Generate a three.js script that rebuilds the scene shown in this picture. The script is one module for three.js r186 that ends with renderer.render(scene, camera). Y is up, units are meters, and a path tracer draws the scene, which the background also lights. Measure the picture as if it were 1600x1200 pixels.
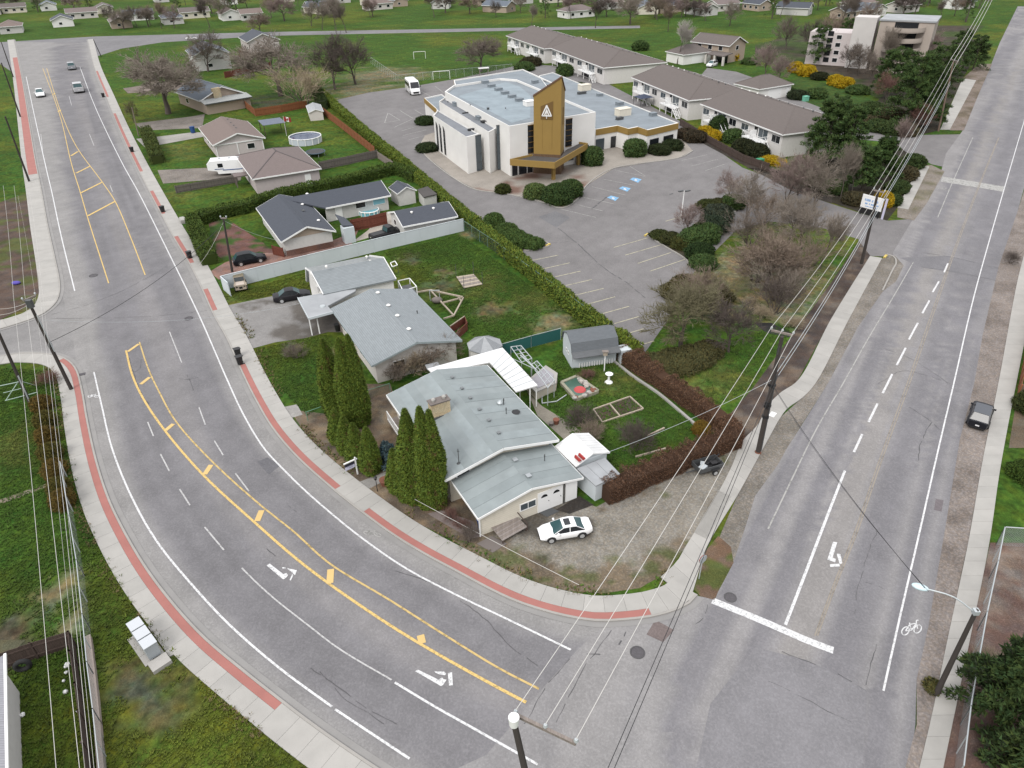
import * as THREE from 'three';
import { mergeGeometries } from 'three/addons/utils/BufferGeometryUtils.js';

// ------------------------------------------------------------------ camera, sky, sun, exposure
const scene = new THREE.Scene();
const CAM_H = 40, PITCH = THREE.MathUtils.degToRad(33.6), ROLL = THREE.MathUtils.degToRad(1.4), FOC = 1100;
const camera = new THREE.PerspectiveCamera(2 * Math.atan(600 / FOC) * 180 / Math.PI, 4 / 3, 0.5, 6000);
camera.position.set(0, CAM_H, 0);
camera.rotation.order = 'YXZ';
camera.rotation.set(-PITCH, 0, -ROLL);
const renderer = new THREE.WebGLRenderer({ antialias: true });
renderer.setSize(1024, 768);
renderer.toneMapping = THREE.LinearToneMapping;
renderer.toneMappingExposure = 1.62;
renderer.shadowMap.enabled = true;
renderer.shadowMap.type = THREE.PCFSoftShadowMap;
{ // overcast sky: even grey cloud, brighter overhead
  const w = 128, h = 64, d = new Float32Array(w * h * 4);
  for (let j = 0; j < h; j++) for (let i = 0; i < w; i++) {
    const el = ((j + 0.5) / h - 0.5) * Math.PI, s = Math.max(0, Math.sin(el));
    const L = el > 0 ? 0.34 + 0.9 * s : 0.22;
    const k = (j * w + i) * 4;
    d[k] = L * 0.985; d[k + 1] = L * 0.99; d[k + 2] = L * 1.025; d[k + 3] = 1;
  }
  const t = new THREE.DataTexture(d, w, h, THREE.RGBAFormat, THREE.FloatType);
  t.mapping = THREE.EquirectangularReflectionMapping; t.magFilter = THREE.LinearFilter; t.minFilter = THREE.LinearFilter;
  t.wrapS = THREE.RepeatWrapping; t.needsUpdate = true;
  scene.background = t; scene.environment = t;
}
const sun = new THREE.DirectionalLight(new THREE.Color(1, 0.965, 0.92), 1.4);
sun.position.set(-70, 130, 25); sun.target.position.set(0, 0, -90);
sun.castShadow = true; sun.shadow.radius = 45; sun.shadow.mapSize.set(4096, 4096);
Object.assign(sun.shadow.camera, { left: -260, right: 260, top: 260, bottom: -260, near: 1, far: 700 });
scene.add(sun, sun.target);

// ------------------------------------------------------------------ helpers
const V = (x, y, z) => new THREE.Vector3(x, y, z);
const V2 = (x, y) => new THREE.Vector2(x, y);
function rng(seed) { let a = seed >>> 0; return () => { a = (a + 0x6D2B79F5) | 0; let t = Math.imul(a ^ (a >>> 15), 1 | a); t = (t + Math.imul(t ^ (t >>> 7), 61 | t)) ^ t; return ((t ^ (t >>> 14)) >>> 0) / 4294967296; }; }
const R0 = rng(77);
// survey: where the sight line through a place in the photograph meets the height h above the ground
function at(u, v, h = 0) {
  let x = (u - 800) / FOC, y = (600 - v) / FOC;
  const c = Math.cos(ROLL), s = Math.sin(ROLL);
  [x, y] = [c * x + s * y, -s * x + c * y];
  const dy = y * Math.cos(PITCH) - Math.sin(PITCH), dz = -(y * Math.sin(PITCH) + Math.cos(PITCH));
  const t = (h - CAM_H) / dy;
  return V(x * t, h, dz * t);
}
function proj(p) {
  const dy = p.y - CAM_H, c = Math.cos(PITCH), s = Math.sin(PITCH);
  const f = -dy * s - p.z * c, up = dy * c - p.z * s;
  let X = p.x / f, Y = up / f; const cr = Math.cos(ROLL), sr = Math.sin(ROLL);
  [X, Y] = [cr * X - sr * Y, sr * X + cr * Y];
  return [800 + FOC * X, 600 - FOC * Y];
}
function heightAt(u, v, vTop) { const g = at(u, v); let lo = 0, hi = 60; for (let i = 0; i < 40; i++) { const m = (lo + hi) / 2; if (proj(V(g.x, m, g.z))[1] > vTop) lo = m; else hi = m; } return lo; }
const pts = (list, h = 0) => list.map(([u, v]) => at(u, v, h));
function h2(x, y, s = 0) { let n = Math.imul(x | 0, 374761393) + Math.imul(y | 0, 668265263) + Math.imul(s | 0, 1442695041); n = Math.imul(n ^ (n >>> 13), 1274126177); return ((n ^ (n >>> 16)) >>> 0) / 4294967296; }
function vn(x, y, s = 0, P = 0) { // value noise, periodic with P when P > 0
  const xi = Math.floor(x), yi = Math.floor(y); let fx = x - xi, fy = y - yi;
  fx = fx * fx * (3 - 2 * fx); fy = fy * fy * (3 - 2 * fy);
  const m = P ? (k) => ((k % P) + P) % P : (k) => k;
  const a = h2(m(xi), m(yi), s), b = h2(m(xi + 1), m(yi), s), c = h2(m(xi), m(yi + 1), s), d = h2(m(xi + 1), m(yi + 1), s);
  return a + (b - a) * fx + (c - a) * fy + (a - b - c + d) * fx * fy;
}
function fbm(x, y, s = 0, o = 4) { let r = 0, a = 0.5, t = 0; for (let i = 0; i < o; i++) { r += a * vn(x, y, s + i * 17); t += a; a *= 0.5; x *= 2.03; y *= 2.03; } return r / t; }
const sm = (a, b, x) => { const t = Math.min(1, Math.max(0, (x - a) / (b - a))); return t * t * (3 - 2 * t); };
const used = new Map();
function num(n) { const k = used.get(n) || 0; used.set(n, k + 1); return k ? n + '_' + String(k).padStart(3, '0') : n; }
function tag(o, label, category, group, kind) { const u = {}; if (label) u.label = label; if (category) u.category = category; if (group) u.group = group; if (kind) u.kind = kind; o.userData = u; return o; }
function thing(name, label, cat, p, ry = 0, group) { const g = new THREE.Group(); g.name = num(name); g.position.copy(p); g.rotation.y = ry; scene.add(g); tag(g, label, cat, group); return g; }
function part(parent, name, geo, mat, label) {
  const m = new THREE.Mesh(geo, mat); m.castShadow = m.receiveShadow = true;
  m.name = parent === scene ? num(name) : name; parent.add(m); if (label) m.userData = { label }; return m;
}
function single(name, label, cat, geo, mat, p, ry = 0, group) { const m = part(scene, name, geo, mat); if (p) m.position.copy(p); m.rotation.y = ry; return tag(m, label, cat, group); }
function ground(name, geo, mat, label) { const m = part(scene, name, geo, mat); return tag(m, label, null, null, 'structure'); }
// uv in metres from the way each face points
function uvm(g) {
  if (g.index) g = g.toNonIndexed();
  const p = g.attributes.position, n = p.count, uv = new Float32Array(n * 2);
  const a = V(), b = V(), c = V(), e = V(), U = V(), W = V();
  for (let i = 0; i < n; i += 3) {
    a.fromBufferAttribute(p, i); b.fromBufferAttribute(p, i + 1); c.fromBufferAttribute(p, i + 2);
    e.copy(b).sub(a).cross(U.copy(c).sub(a)).normalize();
    if (Math.abs(e.y) > 0.985) { U.set(1, 0, 0); W.set(0, 0, 1); }
    else { U.set(e.z, 0, -e.x).normalize(); W.copy(e).cross(U); }
    [a, b, c].forEach((q, k) => { uv[(i + k) * 2] = q.dot(U); uv[(i + k) * 2 + 1] = q.dot(W); });
  }
  g.setAttribute('uv', new THREE.BufferAttribute(uv, 2));
  return g;
}
function mg(list) { const L = list.flat(9).filter(Boolean).map((g) => { g = g.index ? g.toNonIndexed() : g; for (const k of Object.keys(g.attributes)) if (!['position', 'normal', 'uv'].includes(k)) g.deleteAttribute(k); if (!g.attributes.normal) g.computeVertexNormals(); if (!g.attributes.uv) uvm(g); return g; }); return L.length === 1 ? L[0] : mergeGeometries(L); }
function bx(w, h, d, x = 0, y = 0, z = 0, ry = 0, rx = 0, rz = 0) { const g = new THREE.BoxGeometry(w, h, d); if (rx) g.rotateX(rx); if (rz) g.rotateZ(rz); if (ry) g.rotateY(ry); g.translate(x, y + h / 2, z); return uvm(g); }
function cyl(r1, r2, h, s, x = 0, y = 0, z = 0) { const g = new THREE.CylinderGeometry(r2, r1, h, s); g.translate(x, y + h / 2, z); return g.toNonIndexed(); }
function rod(a, b, r1, r2 = r1, s = 6) { const d = V().subVectors(b, a), L = d.length(); const g = new THREE.CylinderGeometry(r2, r1, L, s, 1, s < 5); g.translate(0, L / 2, 0); g.applyQuaternion(new THREE.Quaternion().setFromUnitVectors(V(0, 1, 0), d.normalize())); g.translate(a.x, a.y, a.z); return g.toNonIndexed(); }
function bar(a, b, w, h = w) { const d = V().subVectors(b, a), L = d.length(); const g = new THREE.BoxGeometry(w, h, L); g.lookAt(d); const m = a.clone().add(b).multiplyScalar(0.5); g.translate(m.x, m.y, m.z); return uvm(g); }
// triangles from planar polygons given as point lists
function faces(polys) {
  const P = [];
  for (const q of polys) for (let i = 1; i < q.length - 1; i++) for (const v of [q[0], q[i], q[i + 1]]) P.push(v.x, v.y, v.z);
  const g = new THREE.BufferGeometry(); g.setAttribute('position', new THREE.Float32BufferAttribute(P, 3)); g.computeVertexNormals(); return uvm(g);
}
// slab with thickness t straight down under a polygon
function slab(q, t) { const lo = q.map((v) => V(v.x, v.y - t, v.z)); const f = [q, [...lo].reverse()]; for (let i = 0; i < q.length; i++) { const j = (i + 1) % q.length; f.push([q[i], lo[i], lo[j], q[j]]); } return faces(f); }
// flat polygon (world x, z) triangulated; sub: longest edge for vertex colours from col(x, z)
function tri2(P) { const c = P.map((p) => V2(p.x, p.z)); const idx = THREE.ShapeUtils.triangulateShape(THREE.ShapeUtils.isClockWise(c) ? c : c, []); return idx.map(([i, j, k]) => [P[i], P[j], P[k]]); }
function sheet(P, y, sub = 0, col = null) {
  let T = tri2(P).map((t) => t.map((p) => [p.x, p.z]));
  if (sub) { const out = [], st = T; while (st.length) { const t = st.pop(); let m = 0, k = 0; for (let i = 0; i < 3; i++) { const a = t[i], b = t[(i + 1) % 3], l = Math.hypot(a[0] - b[0], a[1] - b[1]); if (l > m) { m = l; k = i; } } const dist = Math.hypot(t[0][0], t[0][1]); if (m > sub * Math.max(1, dist / 70)) { const a = t[k], b = t[(k + 1) % 3], c = t[(k + 2) % 3], e = [(a[0] + b[0]) / 2, (a[1] + b[1]) / 2]; st.push([a, e, c], [e, b, c]); } else out.push(t); } T = out; }
  const pos = [], uv = [], cl = [], nr = [];
  for (const t of T) { const w = (t[1][0] - t[0][0]) * (t[2][1] - t[0][1]) - (t[1][1] - t[0][1]) * (t[2][0] - t[0][0]); const q = w > 0 ? [t[0], t[2], t[1]] : t; for (const [x, z] of q) { pos.push(x, y, z); uv.push(x, -z); nr.push(0, 1, 0); if (col) { const c = col(x, z); cl.push(c[0], c[1], c[2]); } } }
  const g = new THREE.BufferGeometry(); g.setAttribute('position', new THREE.Float32BufferAttribute(pos, 3)); g.setAttribute('normal', new THREE.Float32BufferAttribute(nr, 3)); g.setAttribute('uv', new THREE.Float32BufferAttribute(uv, 2)); if (col) g.setAttribute('color', new THREE.Float32BufferAttribute(cl, 3)); return g;
}
// vertical prism over a world polygon
function prism(P, y0, y1, o = V(0, 0, 0)) { const hi = P.map((p) => V(p.x - o.x, y1, p.z - o.z)), f = []; let A = 0; for (let i = 0; i < P.length; i++) { const a = P[i], b = P[(i + 1) % P.length]; A += a.x * b.z - b.x * a.z; } if (A > 0) hi.reverse(); const lo = hi.map((p) => V(p.x, y0, p.z)); for (let i = 0; i < hi.length; i++) { const j = (i + 1) % hi.length; f.push([hi[i], lo[i], lo[j], hi[j]]); } const T = tri2(hi).map((t) => t); const side = faces(f); const top = faces(T.map((t) => { const n = V().crossVectors(V().subVectors(t[1], t[0]), V().subVectors(t[2], t[0])); return n.y > 0 ? t : [t[0], t[2], t[1]]; })); return mg([side, top]); }
function smooth(P, step = 1) { const c = new THREE.CatmullRomCurve3(P, false, 'centripetal'); const n = Math.max(2, Math.ceil(c.getLength() / step)); return c.getSpacedPoints(n); }
function offset(P, d) { return P.map((p, i) => { const a = P[Math.max(0, i - 1)], b = P[Math.min(P.length - 1, i + 1)]; const t = V().subVectors(b, a).setY(0).normalize(); return V(p.x - t.z * d, p.y, p.z + t.x * d); }); }   // d > 0: to the right hand when walking with -z ahead as north
// band between two equal-length polylines
function band(A, B, y, y2 = y) { const f = []; for (let i = 0; i < A.length - 1; i++) f.push([V(A[i].x, y, A[i].z), V(A[i + 1].x, y, A[i + 1].z), V(B[i + 1].x, y2, B[i + 1].z), V(B[i].x, y2, B[i].z)]); const g = faces(f.map((q) => { const n = V().crossVectors(V().subVectors(q[1], q[0]), V().subVectors(q[2], q[0])); return n.y >= 0 ? q : [...q].reverse(); })); return g; }
function ribbon(P, w, y) { return band(offset(P, -w / 2), offset(P, w / 2), y); }
function raised(A, B, y0, y1) { const n = A.length, f = []; for (let i = 0; i < n - 1; i++) { f.push([V(A[i].x, y1, A[i].z), V(A[i].x, y0, A[i].z), V(A[i + 1].x, y0, A[i + 1].z), V(A[i + 1].x, y1, A[i + 1].z)], [V(B[i].x, y1, B[i].z), V(B[i + 1].x, y1, B[i + 1].z), V(B[i + 1].x, y0, B[i + 1].z), V(B[i].x, y0, B[i].z)]); } for (const i of [0, n - 1]) f.push([V(A[i].x, y1, A[i].z), V(B[i].x, y1, B[i].z), V(B[i].x, y0, B[i].z), V(A[i].x, y0, A[i].z)]); return mg([faces(f), band(A, B, y1)]); }

// ------------------------------------------------------------------ textures and materials
const lin2s = (c) => (c <= 0.0031308 ? 12.92 * c : 1.055 * Math.pow(c, 1 / 2.4) - 0.055);
function tex(n, f, data = false) { const d = new Uint8Array(n * n * 4); for (let j = 0; j < n; j++) for (let i = 0; i < n; i++) { let c = f(i / n, j / n); if (typeof c === 'number') c = [c, c, c]; const k = (j * n + i) * 4; for (let q = 0; q < 3; q++) d[k + q] = 255 * Math.min(1, Math.max(0, data ? c[q] : lin2s(c[q]))); d[k + 3] = 255; } const t = new THREE.DataTexture(d, n, n, THREE.RGBAFormat); if (!data) t.colorSpace = THREE.SRGBColorSpace; t.wrapS = t.wrapT = THREE.RepeatWrapping; t.magFilter = THREE.LinearFilter; t.minFilter = THREE.LinearMipmapLinearFilter; t.generateMipmaps = true; t.anisotropy = 8; t.needsUpdate = true; return t; }
const oct = (u, v, f, s, o = 4) => { let r = 0, a = 0.5, t = 0; for (let i = 0; i < o; i++) { r += a * vn(u * f, v * f, s + i, f); t += a; a *= 0.55; f *= 2; } return r / t; };
// each texture: mean about 0.5, multiplied by a tint; size in metres
const T = {
  asphalt: [tex(1024, (u, v) => { const a = oct(u, v, 6, 1, 4), g = h2(u * 1024, v * 1024, 5), e = vn(u * 256, v * 256, 6, 256); const e2 = vn(u * 90, v * 90, 7, 90), sp = h2(u * 340, v * 340, 8) > 0.93 ? 1 : 0; return 0.5 * (0.62 + 0.26 * a + 0.16 * g + 0.16 * e + 0.2 * e2 * e2 + 0.08 * sp); }), 9],
  concrete: [tex(512, (u, v) => { const a = oct(u, v, 4, 11, 5), g = h2(u * 512, v * 512, 9); return 0.5 * (0.84 + 0.22 * a + 0.1 * g); }), 4],
  gravel: [tex(1024, (u, v) => { const g = vn(u * 300, v * 300, 21, 300), e = h2(u * 512, v * 512, 22), a = oct(u, v, 5, 23, 4); const pb = vn(u * 90, v * 90, 26, 90); const k = 0.5 * (0.34 + 0.55 * a + 0.3 * g + 0.2 * e + 0.5 * pb * pb), w = vn(u * 60, v * 60, 25, 60); return [k * (1 + 0.08 * w), k, k * (1 - 0.1 * w)]; }), 9],
  soil: [tex(1024, (u, v) => { const g = vn(u * 160, v * 160, 31, 160), e = h2(u * 1024, v * 1024, 32), a = oct(u, v, 6, 33, 5); const k = 0.5 * (0.25 + 0.8 * a + 0.5 * g * g + 0.35 * e); const w = oct(u, v, 12, 36, 3) - 0.5; return [k * (1 + 0.25 * w), k, k * (1 - 0.25 * w)]; }), 8],
  grass: [tex(1024, (u, v) => { const g = vn(u * 200, v * 200, 41, 200), e = h2(u * 1024, v * 1024, 42), a = oct(u, v, 7, 43, 5), q = oct(u, v, 28, 44, 3); const k = 0.5 * (0.02 + 0.5 * a + 0.95 * q * (0.6 + 0.8 * g) + 0.2 * e); const w = oct(u, v, 10, 46, 4) - 0.5; return [k * (1 + 0.9 * w), k, k * (1 - 0.5 * w)]; }), 11],
  shingle: [tex(512, (u, v) => { const r = Math.floor(v * 20), x = u * 9 + (r % 2) * 0.5, i = Math.floor(x), f = v * 20 - r; const t = h2(i % 9, r, 51), g = h2(u * 512, v * 512, 52), e = (f < 0.22 ? 0.74 : 1); return 0.5 * e * (0.86 + 0.12 * t + 0.16 * g); }), 2.8],
  membrane: [tex(512, (u, v) => { const a = oct(u, v, 3, 61, 5), s = oct(u, v * 0.999, 14, 62, 3), g = h2(u * 512, v * 512, 63); return 0.5 * (0.68 + 0.4 * a + 0.18 * s + 0.08 * g); }), 9],
  paint: [tex(512, (u, v) => { const a = oct(u, v, 3, 71, 5), g = vn(u * 120, v * 120, 72, 120); return 0.5 * (0.9 + 0.13 * a + 0.05 * g); }), 5],
  wood: [tex(512, (u, v) => { const p = u * 8, i = Math.floor(p), f = p - i; const t = h2(i, 0, 81), g = vn(u * 128, v * 10, 82, 128), e = vn(u * 64, v * 3, 83, 64); return (f < 0.05 ? 0.7 : 1) * 0.5 * (0.62 + 0.3 * t + 0.25 * g + 0.2 * e); }), 1.2],
  siding: [tex(256, (u, v) => { const f = v * 8 - Math.floor(v * 8); return (f > 0.9 ? 0.78 : 1) * 0.5 * (0.93 + 0.12 * oct(u, v, 4, 85, 4)); }), 1.6],
  worn: [tex(512, (u, v) => { const a = oct(u, v, 12, 91, 5), g = h2(u * 512, v * 512, 92); const k = sm(0.3, 0.42, a + 0.25 * (g - 0.5)); return 0.5 * (0.55 + 0.5 * k); }), 3],
};
const tc = new Map();
function mat(color, tx, o = {}) {
  const c = new THREE.Color(color); const p = { color: c, roughness: o.r ?? 0.85, metalness: o.m ?? 0, side: THREE.DoubleSide };
  if (o.vc) p.vertexColors = true;
  if (tx) { const k = tx + (o.s || 1); if (!tc.has(k)) { const t = T[tx][0].clone(); const s = 1 / (T[tx][1] * (o.s || 1)); t.repeat.set(s, s); t.needsUpdate = true; tc.set(k, t); } p.map = tc.get(k); c.multiplyScalar(2); if (o.b) { p.bumpMap = tc.get(k); p.bumpScale = o.b; } }
  if (['grass', 'soil', 'gravel', 'asphalt'].includes(tx)) return new THREE.MeshPhysicalMaterial({ ...p, specularIntensity: 0.25 });
  return o.cc ? new THREE.MeshPhysicalMaterial({ ...p, clearcoat: 1, clearcoatRoughness: 0.05 }) : new THREE.MeshStandardMaterial(p);
}
const lc = (r, g, b) => new THREE.Color().setRGB(r, g, b);
const M = {
  grassV: mat(lc(1, 1, 1), 'grass', { vc: true, r: 1, b: 0.06 }),
  asphaltV: mat(lc(1, 1, 1), 'asphalt', { vc: true, r: 0.92, b: 0.012 }),
  gravelV: mat(lc(1, 1, 1), 'gravel', { vc: true, r: 1, b: 0.03 }),
  soilV: mat(lc(1, 1, 1), 'soil', { vc: true, r: 1, b: 0.06 }),
  concrete: mat(lc(0.312, 0.301, 0.28), 'concrete'), concrete2: mat(lc(0.298, 0.288, 0.268), 'concrete'), concrete3: mat(lc(0.324, 0.312, 0.29), 'concrete'), kerb: mat(lc(0.28, 0.266, 0.245), 'concrete'), gutter: mat(lc(0.215, 0.208, 0.2), 'concrete'),
  red: mat(lc(0.29, 0.118, 0.1), 'concrete'), joint: mat(lc(0.13, 0.124, 0.115)),
  wline: mat(lc(0.52, 0.52, 0.52), 'worn', { r: 0.8, s: 0.4 }), wworn: mat(lc(0.38, 0.375, 0.37), 'worn', { s: 0.5 }), yline: mat(lc(0.52, 0.365, 0.13), 'worn', { r: 0.8, s: 0.4 }), ybar: mat(lc(0.52, 0.37, 0.15), 'paint'), fadew: mat(lc(0.29, 0.285, 0.27), 'worn'), fadey: mat(lc(0.225, 0.198, 0.165), 'worn'), yfade: mat(lc(0.44, 0.32, 0.13), 'worn'),
  crack: mat(lc(0.072, 0.07, 0.072)), iron: mat(lc(0.09, 0.085, 0.09), 'asphalt', { r: 0.6 }), hcblue: mat(lc(0.17, 0.33, 0.5), 'worn'),
  white: mat(lc(0.7, 0.69, 0.665), 'paint', { r: 0.6 }), trim: mat(lc(0.74, 0.74, 0.73), null, { r: 0.5 }), cream: mat(lc(0.6, 0.56, 0.47), 'siding'), greyw: mat(lc(0.5, 0.49, 0.47), 'siding'), mauve: mat(lc(0.42, 0.37, 0.37), 'siding'), pinkw: mat(lc(0.48, 0.43, 0.42), 'siding'), tan: mat(lc(0.36, 0.29, 0.23), 'siding'), brickw: mat(lc(0.13, 0.075, 0.06), 'soil'), stucco: mat(lc(0.52, 0.49, 0.46), 'paint'),
  roofA: mat(lc(0.196, 0.222, 0.224), 'membrane', { r: 0.6 }), roofA2: mat(lc(0.178, 0.204, 0.206), 'membrane', { r: 0.6 }), roofB: mat(lc(0.205, 0.226, 0.236), 'shingle', { b: 0.012, s: 1.5 }), roofBl: mat(lc(0.34, 0.36, 0.365), 'shingle'), roofN: mat(lc(0.05, 0.057, 0.072), 'shingle', { b: 0.01 }), roofBr: mat(lc(0.155, 0.118, 0.104), 'shingle', { b: 0.01 }), roofP: mat(lc(0.145, 0.115, 0.108), 'shingle', { b: 0.01 }), roofBlue: mat(lc(0.1, 0.12, 0.145), 'shingle', { b: 0.01 }), roofT: mat(lc(0.108, 0.09, 0.082), 'shingle', { b: 0.01 }), roofW: mat(lc(0.58, 0.58, 0.575), 'membrane', { r: 0.5 }), roofG: mat(lc(0.27, 0.28, 0.29), 'membrane'), roofC: mat(lc(0.165, 0.19, 0.21), 'membrane', { r: 0.75 }), roofCd: mat(lc(0.145, 0.155, 0.17), 'membrane'), roofD: mat(lc(0.05, 0.045, 0.042), 'membrane'),
  gold: mat(lc(0.255, 0.162, 0.04), 'paint', { r: 0.7 }), goldD: mat(lc(0.14, 0.08, 0.022), 'paint'), brownw: mat(lc(0.11, 0.065, 0.035), 'wood'), goldcap: mat(lc(0.12, 0.065, 0.04)),
  glass: mat(lc(0.012, 0.014, 0.017), null, { r: 0.22 }), glassL: mat(lc(0.06, 0.075, 0.085), null, { r: 0.12 }), glassT: mat(lc(0.03, 0.07, 0.075), null, { r: 0.15 }),
  fenceW: mat(lc(0.48, 0.52, 0.54), 'paint'), fenceO: mat(lc(0.2, 0.07, 0.025), 'wood'), fenceG: mat(lc(0.11, 0.095, 0.085), 'wood'), fenceD: mat(lc(0.06, 0.04, 0.032), 'wood'), fenceR: mat(lc(0.13, 0.035, 0.02), 'wood'), teal: mat(lc(0.012, 0.085, 0.08), 'paint'), woodG: mat(lc(0.2, 0.17, 0.15), 'wood'), woodL: mat(lc(0.33, 0.28, 0.22), 'wood'), timber: mat(lc(0.17, 0.14, 0.11), 'wood'),
  steel: mat(lc(0.35, 0.37, 0.38), null, { r: 0.4, m: 0.6 }), galv: mat(lc(0.42, 0.45, 0.46), null, { r: 0.45, m: 0.3 }), dsteel: mat(lc(0.06, 0.063, 0.065), null, { r: 0.5 }), pole: mat(lc(0.04, 0.033, 0.029), 'wood', { r: 0.95 }), wireL: mat(lc(0.5, 0.485, 0.455), null, { r: 0.4 }), wireD: mat(lc(0.02, 0.02, 0.022), null, { r: 0.6 }),
  black: mat(lc(0.012, 0.012, 0.013), null, { r: 0.5 }), rubber: mat(lc(0.018, 0.018, 0.018), null, { r: 0.9 }), rim: mat(lc(0.55, 0.56, 0.57), null, { r: 0.3, m: 0.5 }), plate: mat(lc(0.6, 0.6, 0.6)), redl: mat(lc(0.35, 0.015, 0.02), null, { r: 0.2 }), headl: mat(lc(0.6, 0.6, 0.6), null, { r: 0.1 }), redp: mat(lc(0.3, 0.03, 0.025), null, { r: 0.6 }), blueb: mat(lc(0.015, 0.06, 0.2), null, { r: 0.5 }), pool: mat(lc(0.16, 0.38, 0.45), null, { r: 0.1 }), poolD: mat(lc(0.05, 0.07, 0.12), null, { r: 0.1 }), pond: mat(lc(0.05, 0.1, 0.075), null, { r: 0.12 }), stone: mat(lc(0.34, 0.31, 0.28), 'concrete'), stoneD: mat(lc(0.14, 0.12, 0.11), 'concrete'), terra: mat(lc(0.16, 0.06, 0.035)), brickC: mat(lc(0.26, 0.17, 0.13), 'soil'), chim: mat(lc(0.4, 0.33, 0.22), 'soil'), green: mat(lc(0.02, 0.2, 0.1)),
};
// ------------------------------------------------------------------ ground
const spots = [ // worn or bare places in the lawns: [u, v, radius, colour]
  [1128, 492, 4, 's'], [770, 484, 2.6, 'b'], [700, 425, 2.2, 'b'], [868, 505, 3.4, 't'], [730, 365, 1.6, 't'], [100, 920, 1.6, 't'], [115, 975, 1.1, 't'], [205, 1065, 2.2, 'd'], [250, 1095, 2.4, 'd'], [440, 660, 1.6, 'd'], [545, 555, 2, 't'], [30, 340, 12, 'd'], [20, 430, 7, 'd'], [60, 410, 3, 'd'], [20, 985, 2.4, 'd'],
  [600, 118, 14, 't'], [560, 140, 12, 't'], [950, 600, 3, 'y'], [985, 590, 2.4, 'y'], [1120, 590, 4, 'y'], [1080, 610, 3, 'y'], [270, 232, 5, 'y'], [290, 300, 5, 'y'], [355, 475, 2, 'y'], [300, 240, 6, 'y'], [1170, 350, 6, 'd'], [1290, 380, 4, 'y'], [460, 545, 1.5, 'd'], [640, 405, 2, 'd'], [690, 450, 3, 'd'], [1210, 470, 6, 't'], [1180, 420, 7, 't'], [1240, 500, 3, 't'], [10, 700, 4, 'y'], [5, 1010, 2, 'd'], [750, 445, 4, 'y'], [830, 470, 4, 'y'], [420, 160, 8, 'd'], [240, 190, 4, 'y'], [40, 470, 4, 'd'],
].map(([u, v, r, k]) => { const p = at(u, v); return [p.x, p.z, r, { s: [0.075, 0.06, 0.04], b: [0.11, 0.075, 0.052], t: [0.19, 0.155, 0.1], d: [0.075, 0.064, 0.047], y: [0.085, 0.1, 0.024] }[k]]; });
function grassCol(x, z) {
  const a = fbm(x * 0.22, z * 0.22, 3, 4), b = fbm(x * 0.05, z * 0.05, 8, 3), e = vn(x * 1.7, z * 1.7, 12);
  let k = 0.62 + 0.5 * a + 0.25 * e; const yb = sm(0.45, 0.75, b);
  let c = [(0.041 + 0.036 * yb) * k, (0.084 + 0.016 * yb) * k, (0.0105 + 0.002 * yb) * k];
  for (const s of spots) { const d = Math.hypot(x - s[0], (z - s[1])); if (d < s[2] * 1.5) { const n = fbm(x * 1.1, z * 1.1, 30, 4), w = 0.8 * sm(0.5, 0.9, (1 - d / (s[2] * 1.5)) * 0.55 + fbm(x * 1.4, z * 1.4, 31, 4) * 0.75 - 0.02 + 0.1 * n); for (let i = 0; i < 3; i++) c[i] += (s[3][i] * (0.8 + 0.4 * e) - c[i]) * w; } }
  return c;
}
{ const g = sheet([V(-3000, 0, 300), V(3000, 0, 300), V(3000, 0, -5000), V(-3000, 0, -5000)], -0.06, 0); const m = ground('ground', g, mat(lc(0.06, 0.085, 0.024), 'grass', { s: 3, r: 1 }), 'flat grassy ground of the suburb reaching to the horizon'); m.castShadow = false; }
ground('grass_field', sheet([V(-150, 0, -4), V(130, 0, -4), V(330, 0, -520), V(-430, 0, -520)], 0, 1.6, grassCol), M.grassV, 'green lawns with brown worn patches around the houses');

// ------------------------------------------------------------------ roads
const RKp = [[137, 62], [147, 105], [165, 150], [187, 204], [212, 258], [232, 298], [255, 342], [271, 372], [295, 412], [315, 452], [332, 490], [355, 532], [380, 588], [400, 628], [425, 670], [462, 714], [515, 762], [560, 798], [610, 835], [660, 866], [710, 893], [780, 930], [818, 946], [876, 963], [931, 972], [982, 970], [1020, 965], [1053, 956], [1078, 944], [1090, 931]];
const RK = smooth(pts(RKp), 1);
const LKp = [[87, 555], [107, 563], [120, 577], [130, 612], [137, 652], [150, 712], [165, 762], [181, 801], [222, 875], [264, 933], [319, 994], [378, 1044], [440, 1093], [490, 1131], [560, 1180], [640, 1232]];
const LK = smooth(pts([[-60, 566], [0, 557], [37, 552], ...LKp]), 1);
const LU = smooth(pts([[22, 62], [28, 90], [36, 130], [46, 190], [56, 250], [66, 300], [75, 350], [86, 400], [94, 440], [94, 458], [86, 476], [62, 494], [0, 515], [-60, 530]]), 1);
const RW = smooth(pts([[1640, 60], [1612, 150], [1574, 278], [1546, 375], [1520, 470], [1490, 600], [1463, 715], [1437, 830], [1408, 955], [1380, 1080], [1355, 1200]]), 3);
function near(P, x, z) { let m = 1e9, s = 0, acc = 0; for (let i = 0; i < P.length - 1; i++) { const a = P[i], b = P[i + 1], dx = b.x - a.x, dz = b.z - a.z, l2 = dx * dx + dz * dz; const t = Math.min(1, Math.max(0, ((x - a.x) * dx + (z - a.z) * dz) / l2)); const d = Math.hypot(x - a.x - t * dx, z - a.z - t * dz); if (d < m) { m = d; s = acc + t * Math.sqrt(l2); } acc += Math.sqrt(l2); } return [m, s]; }
const RK4 = RK.filter((_, i) => i % 3 === 0);
const mixc = (a, b, t) => a.map((q, i) => q + (b[i] - q) * t);
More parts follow.
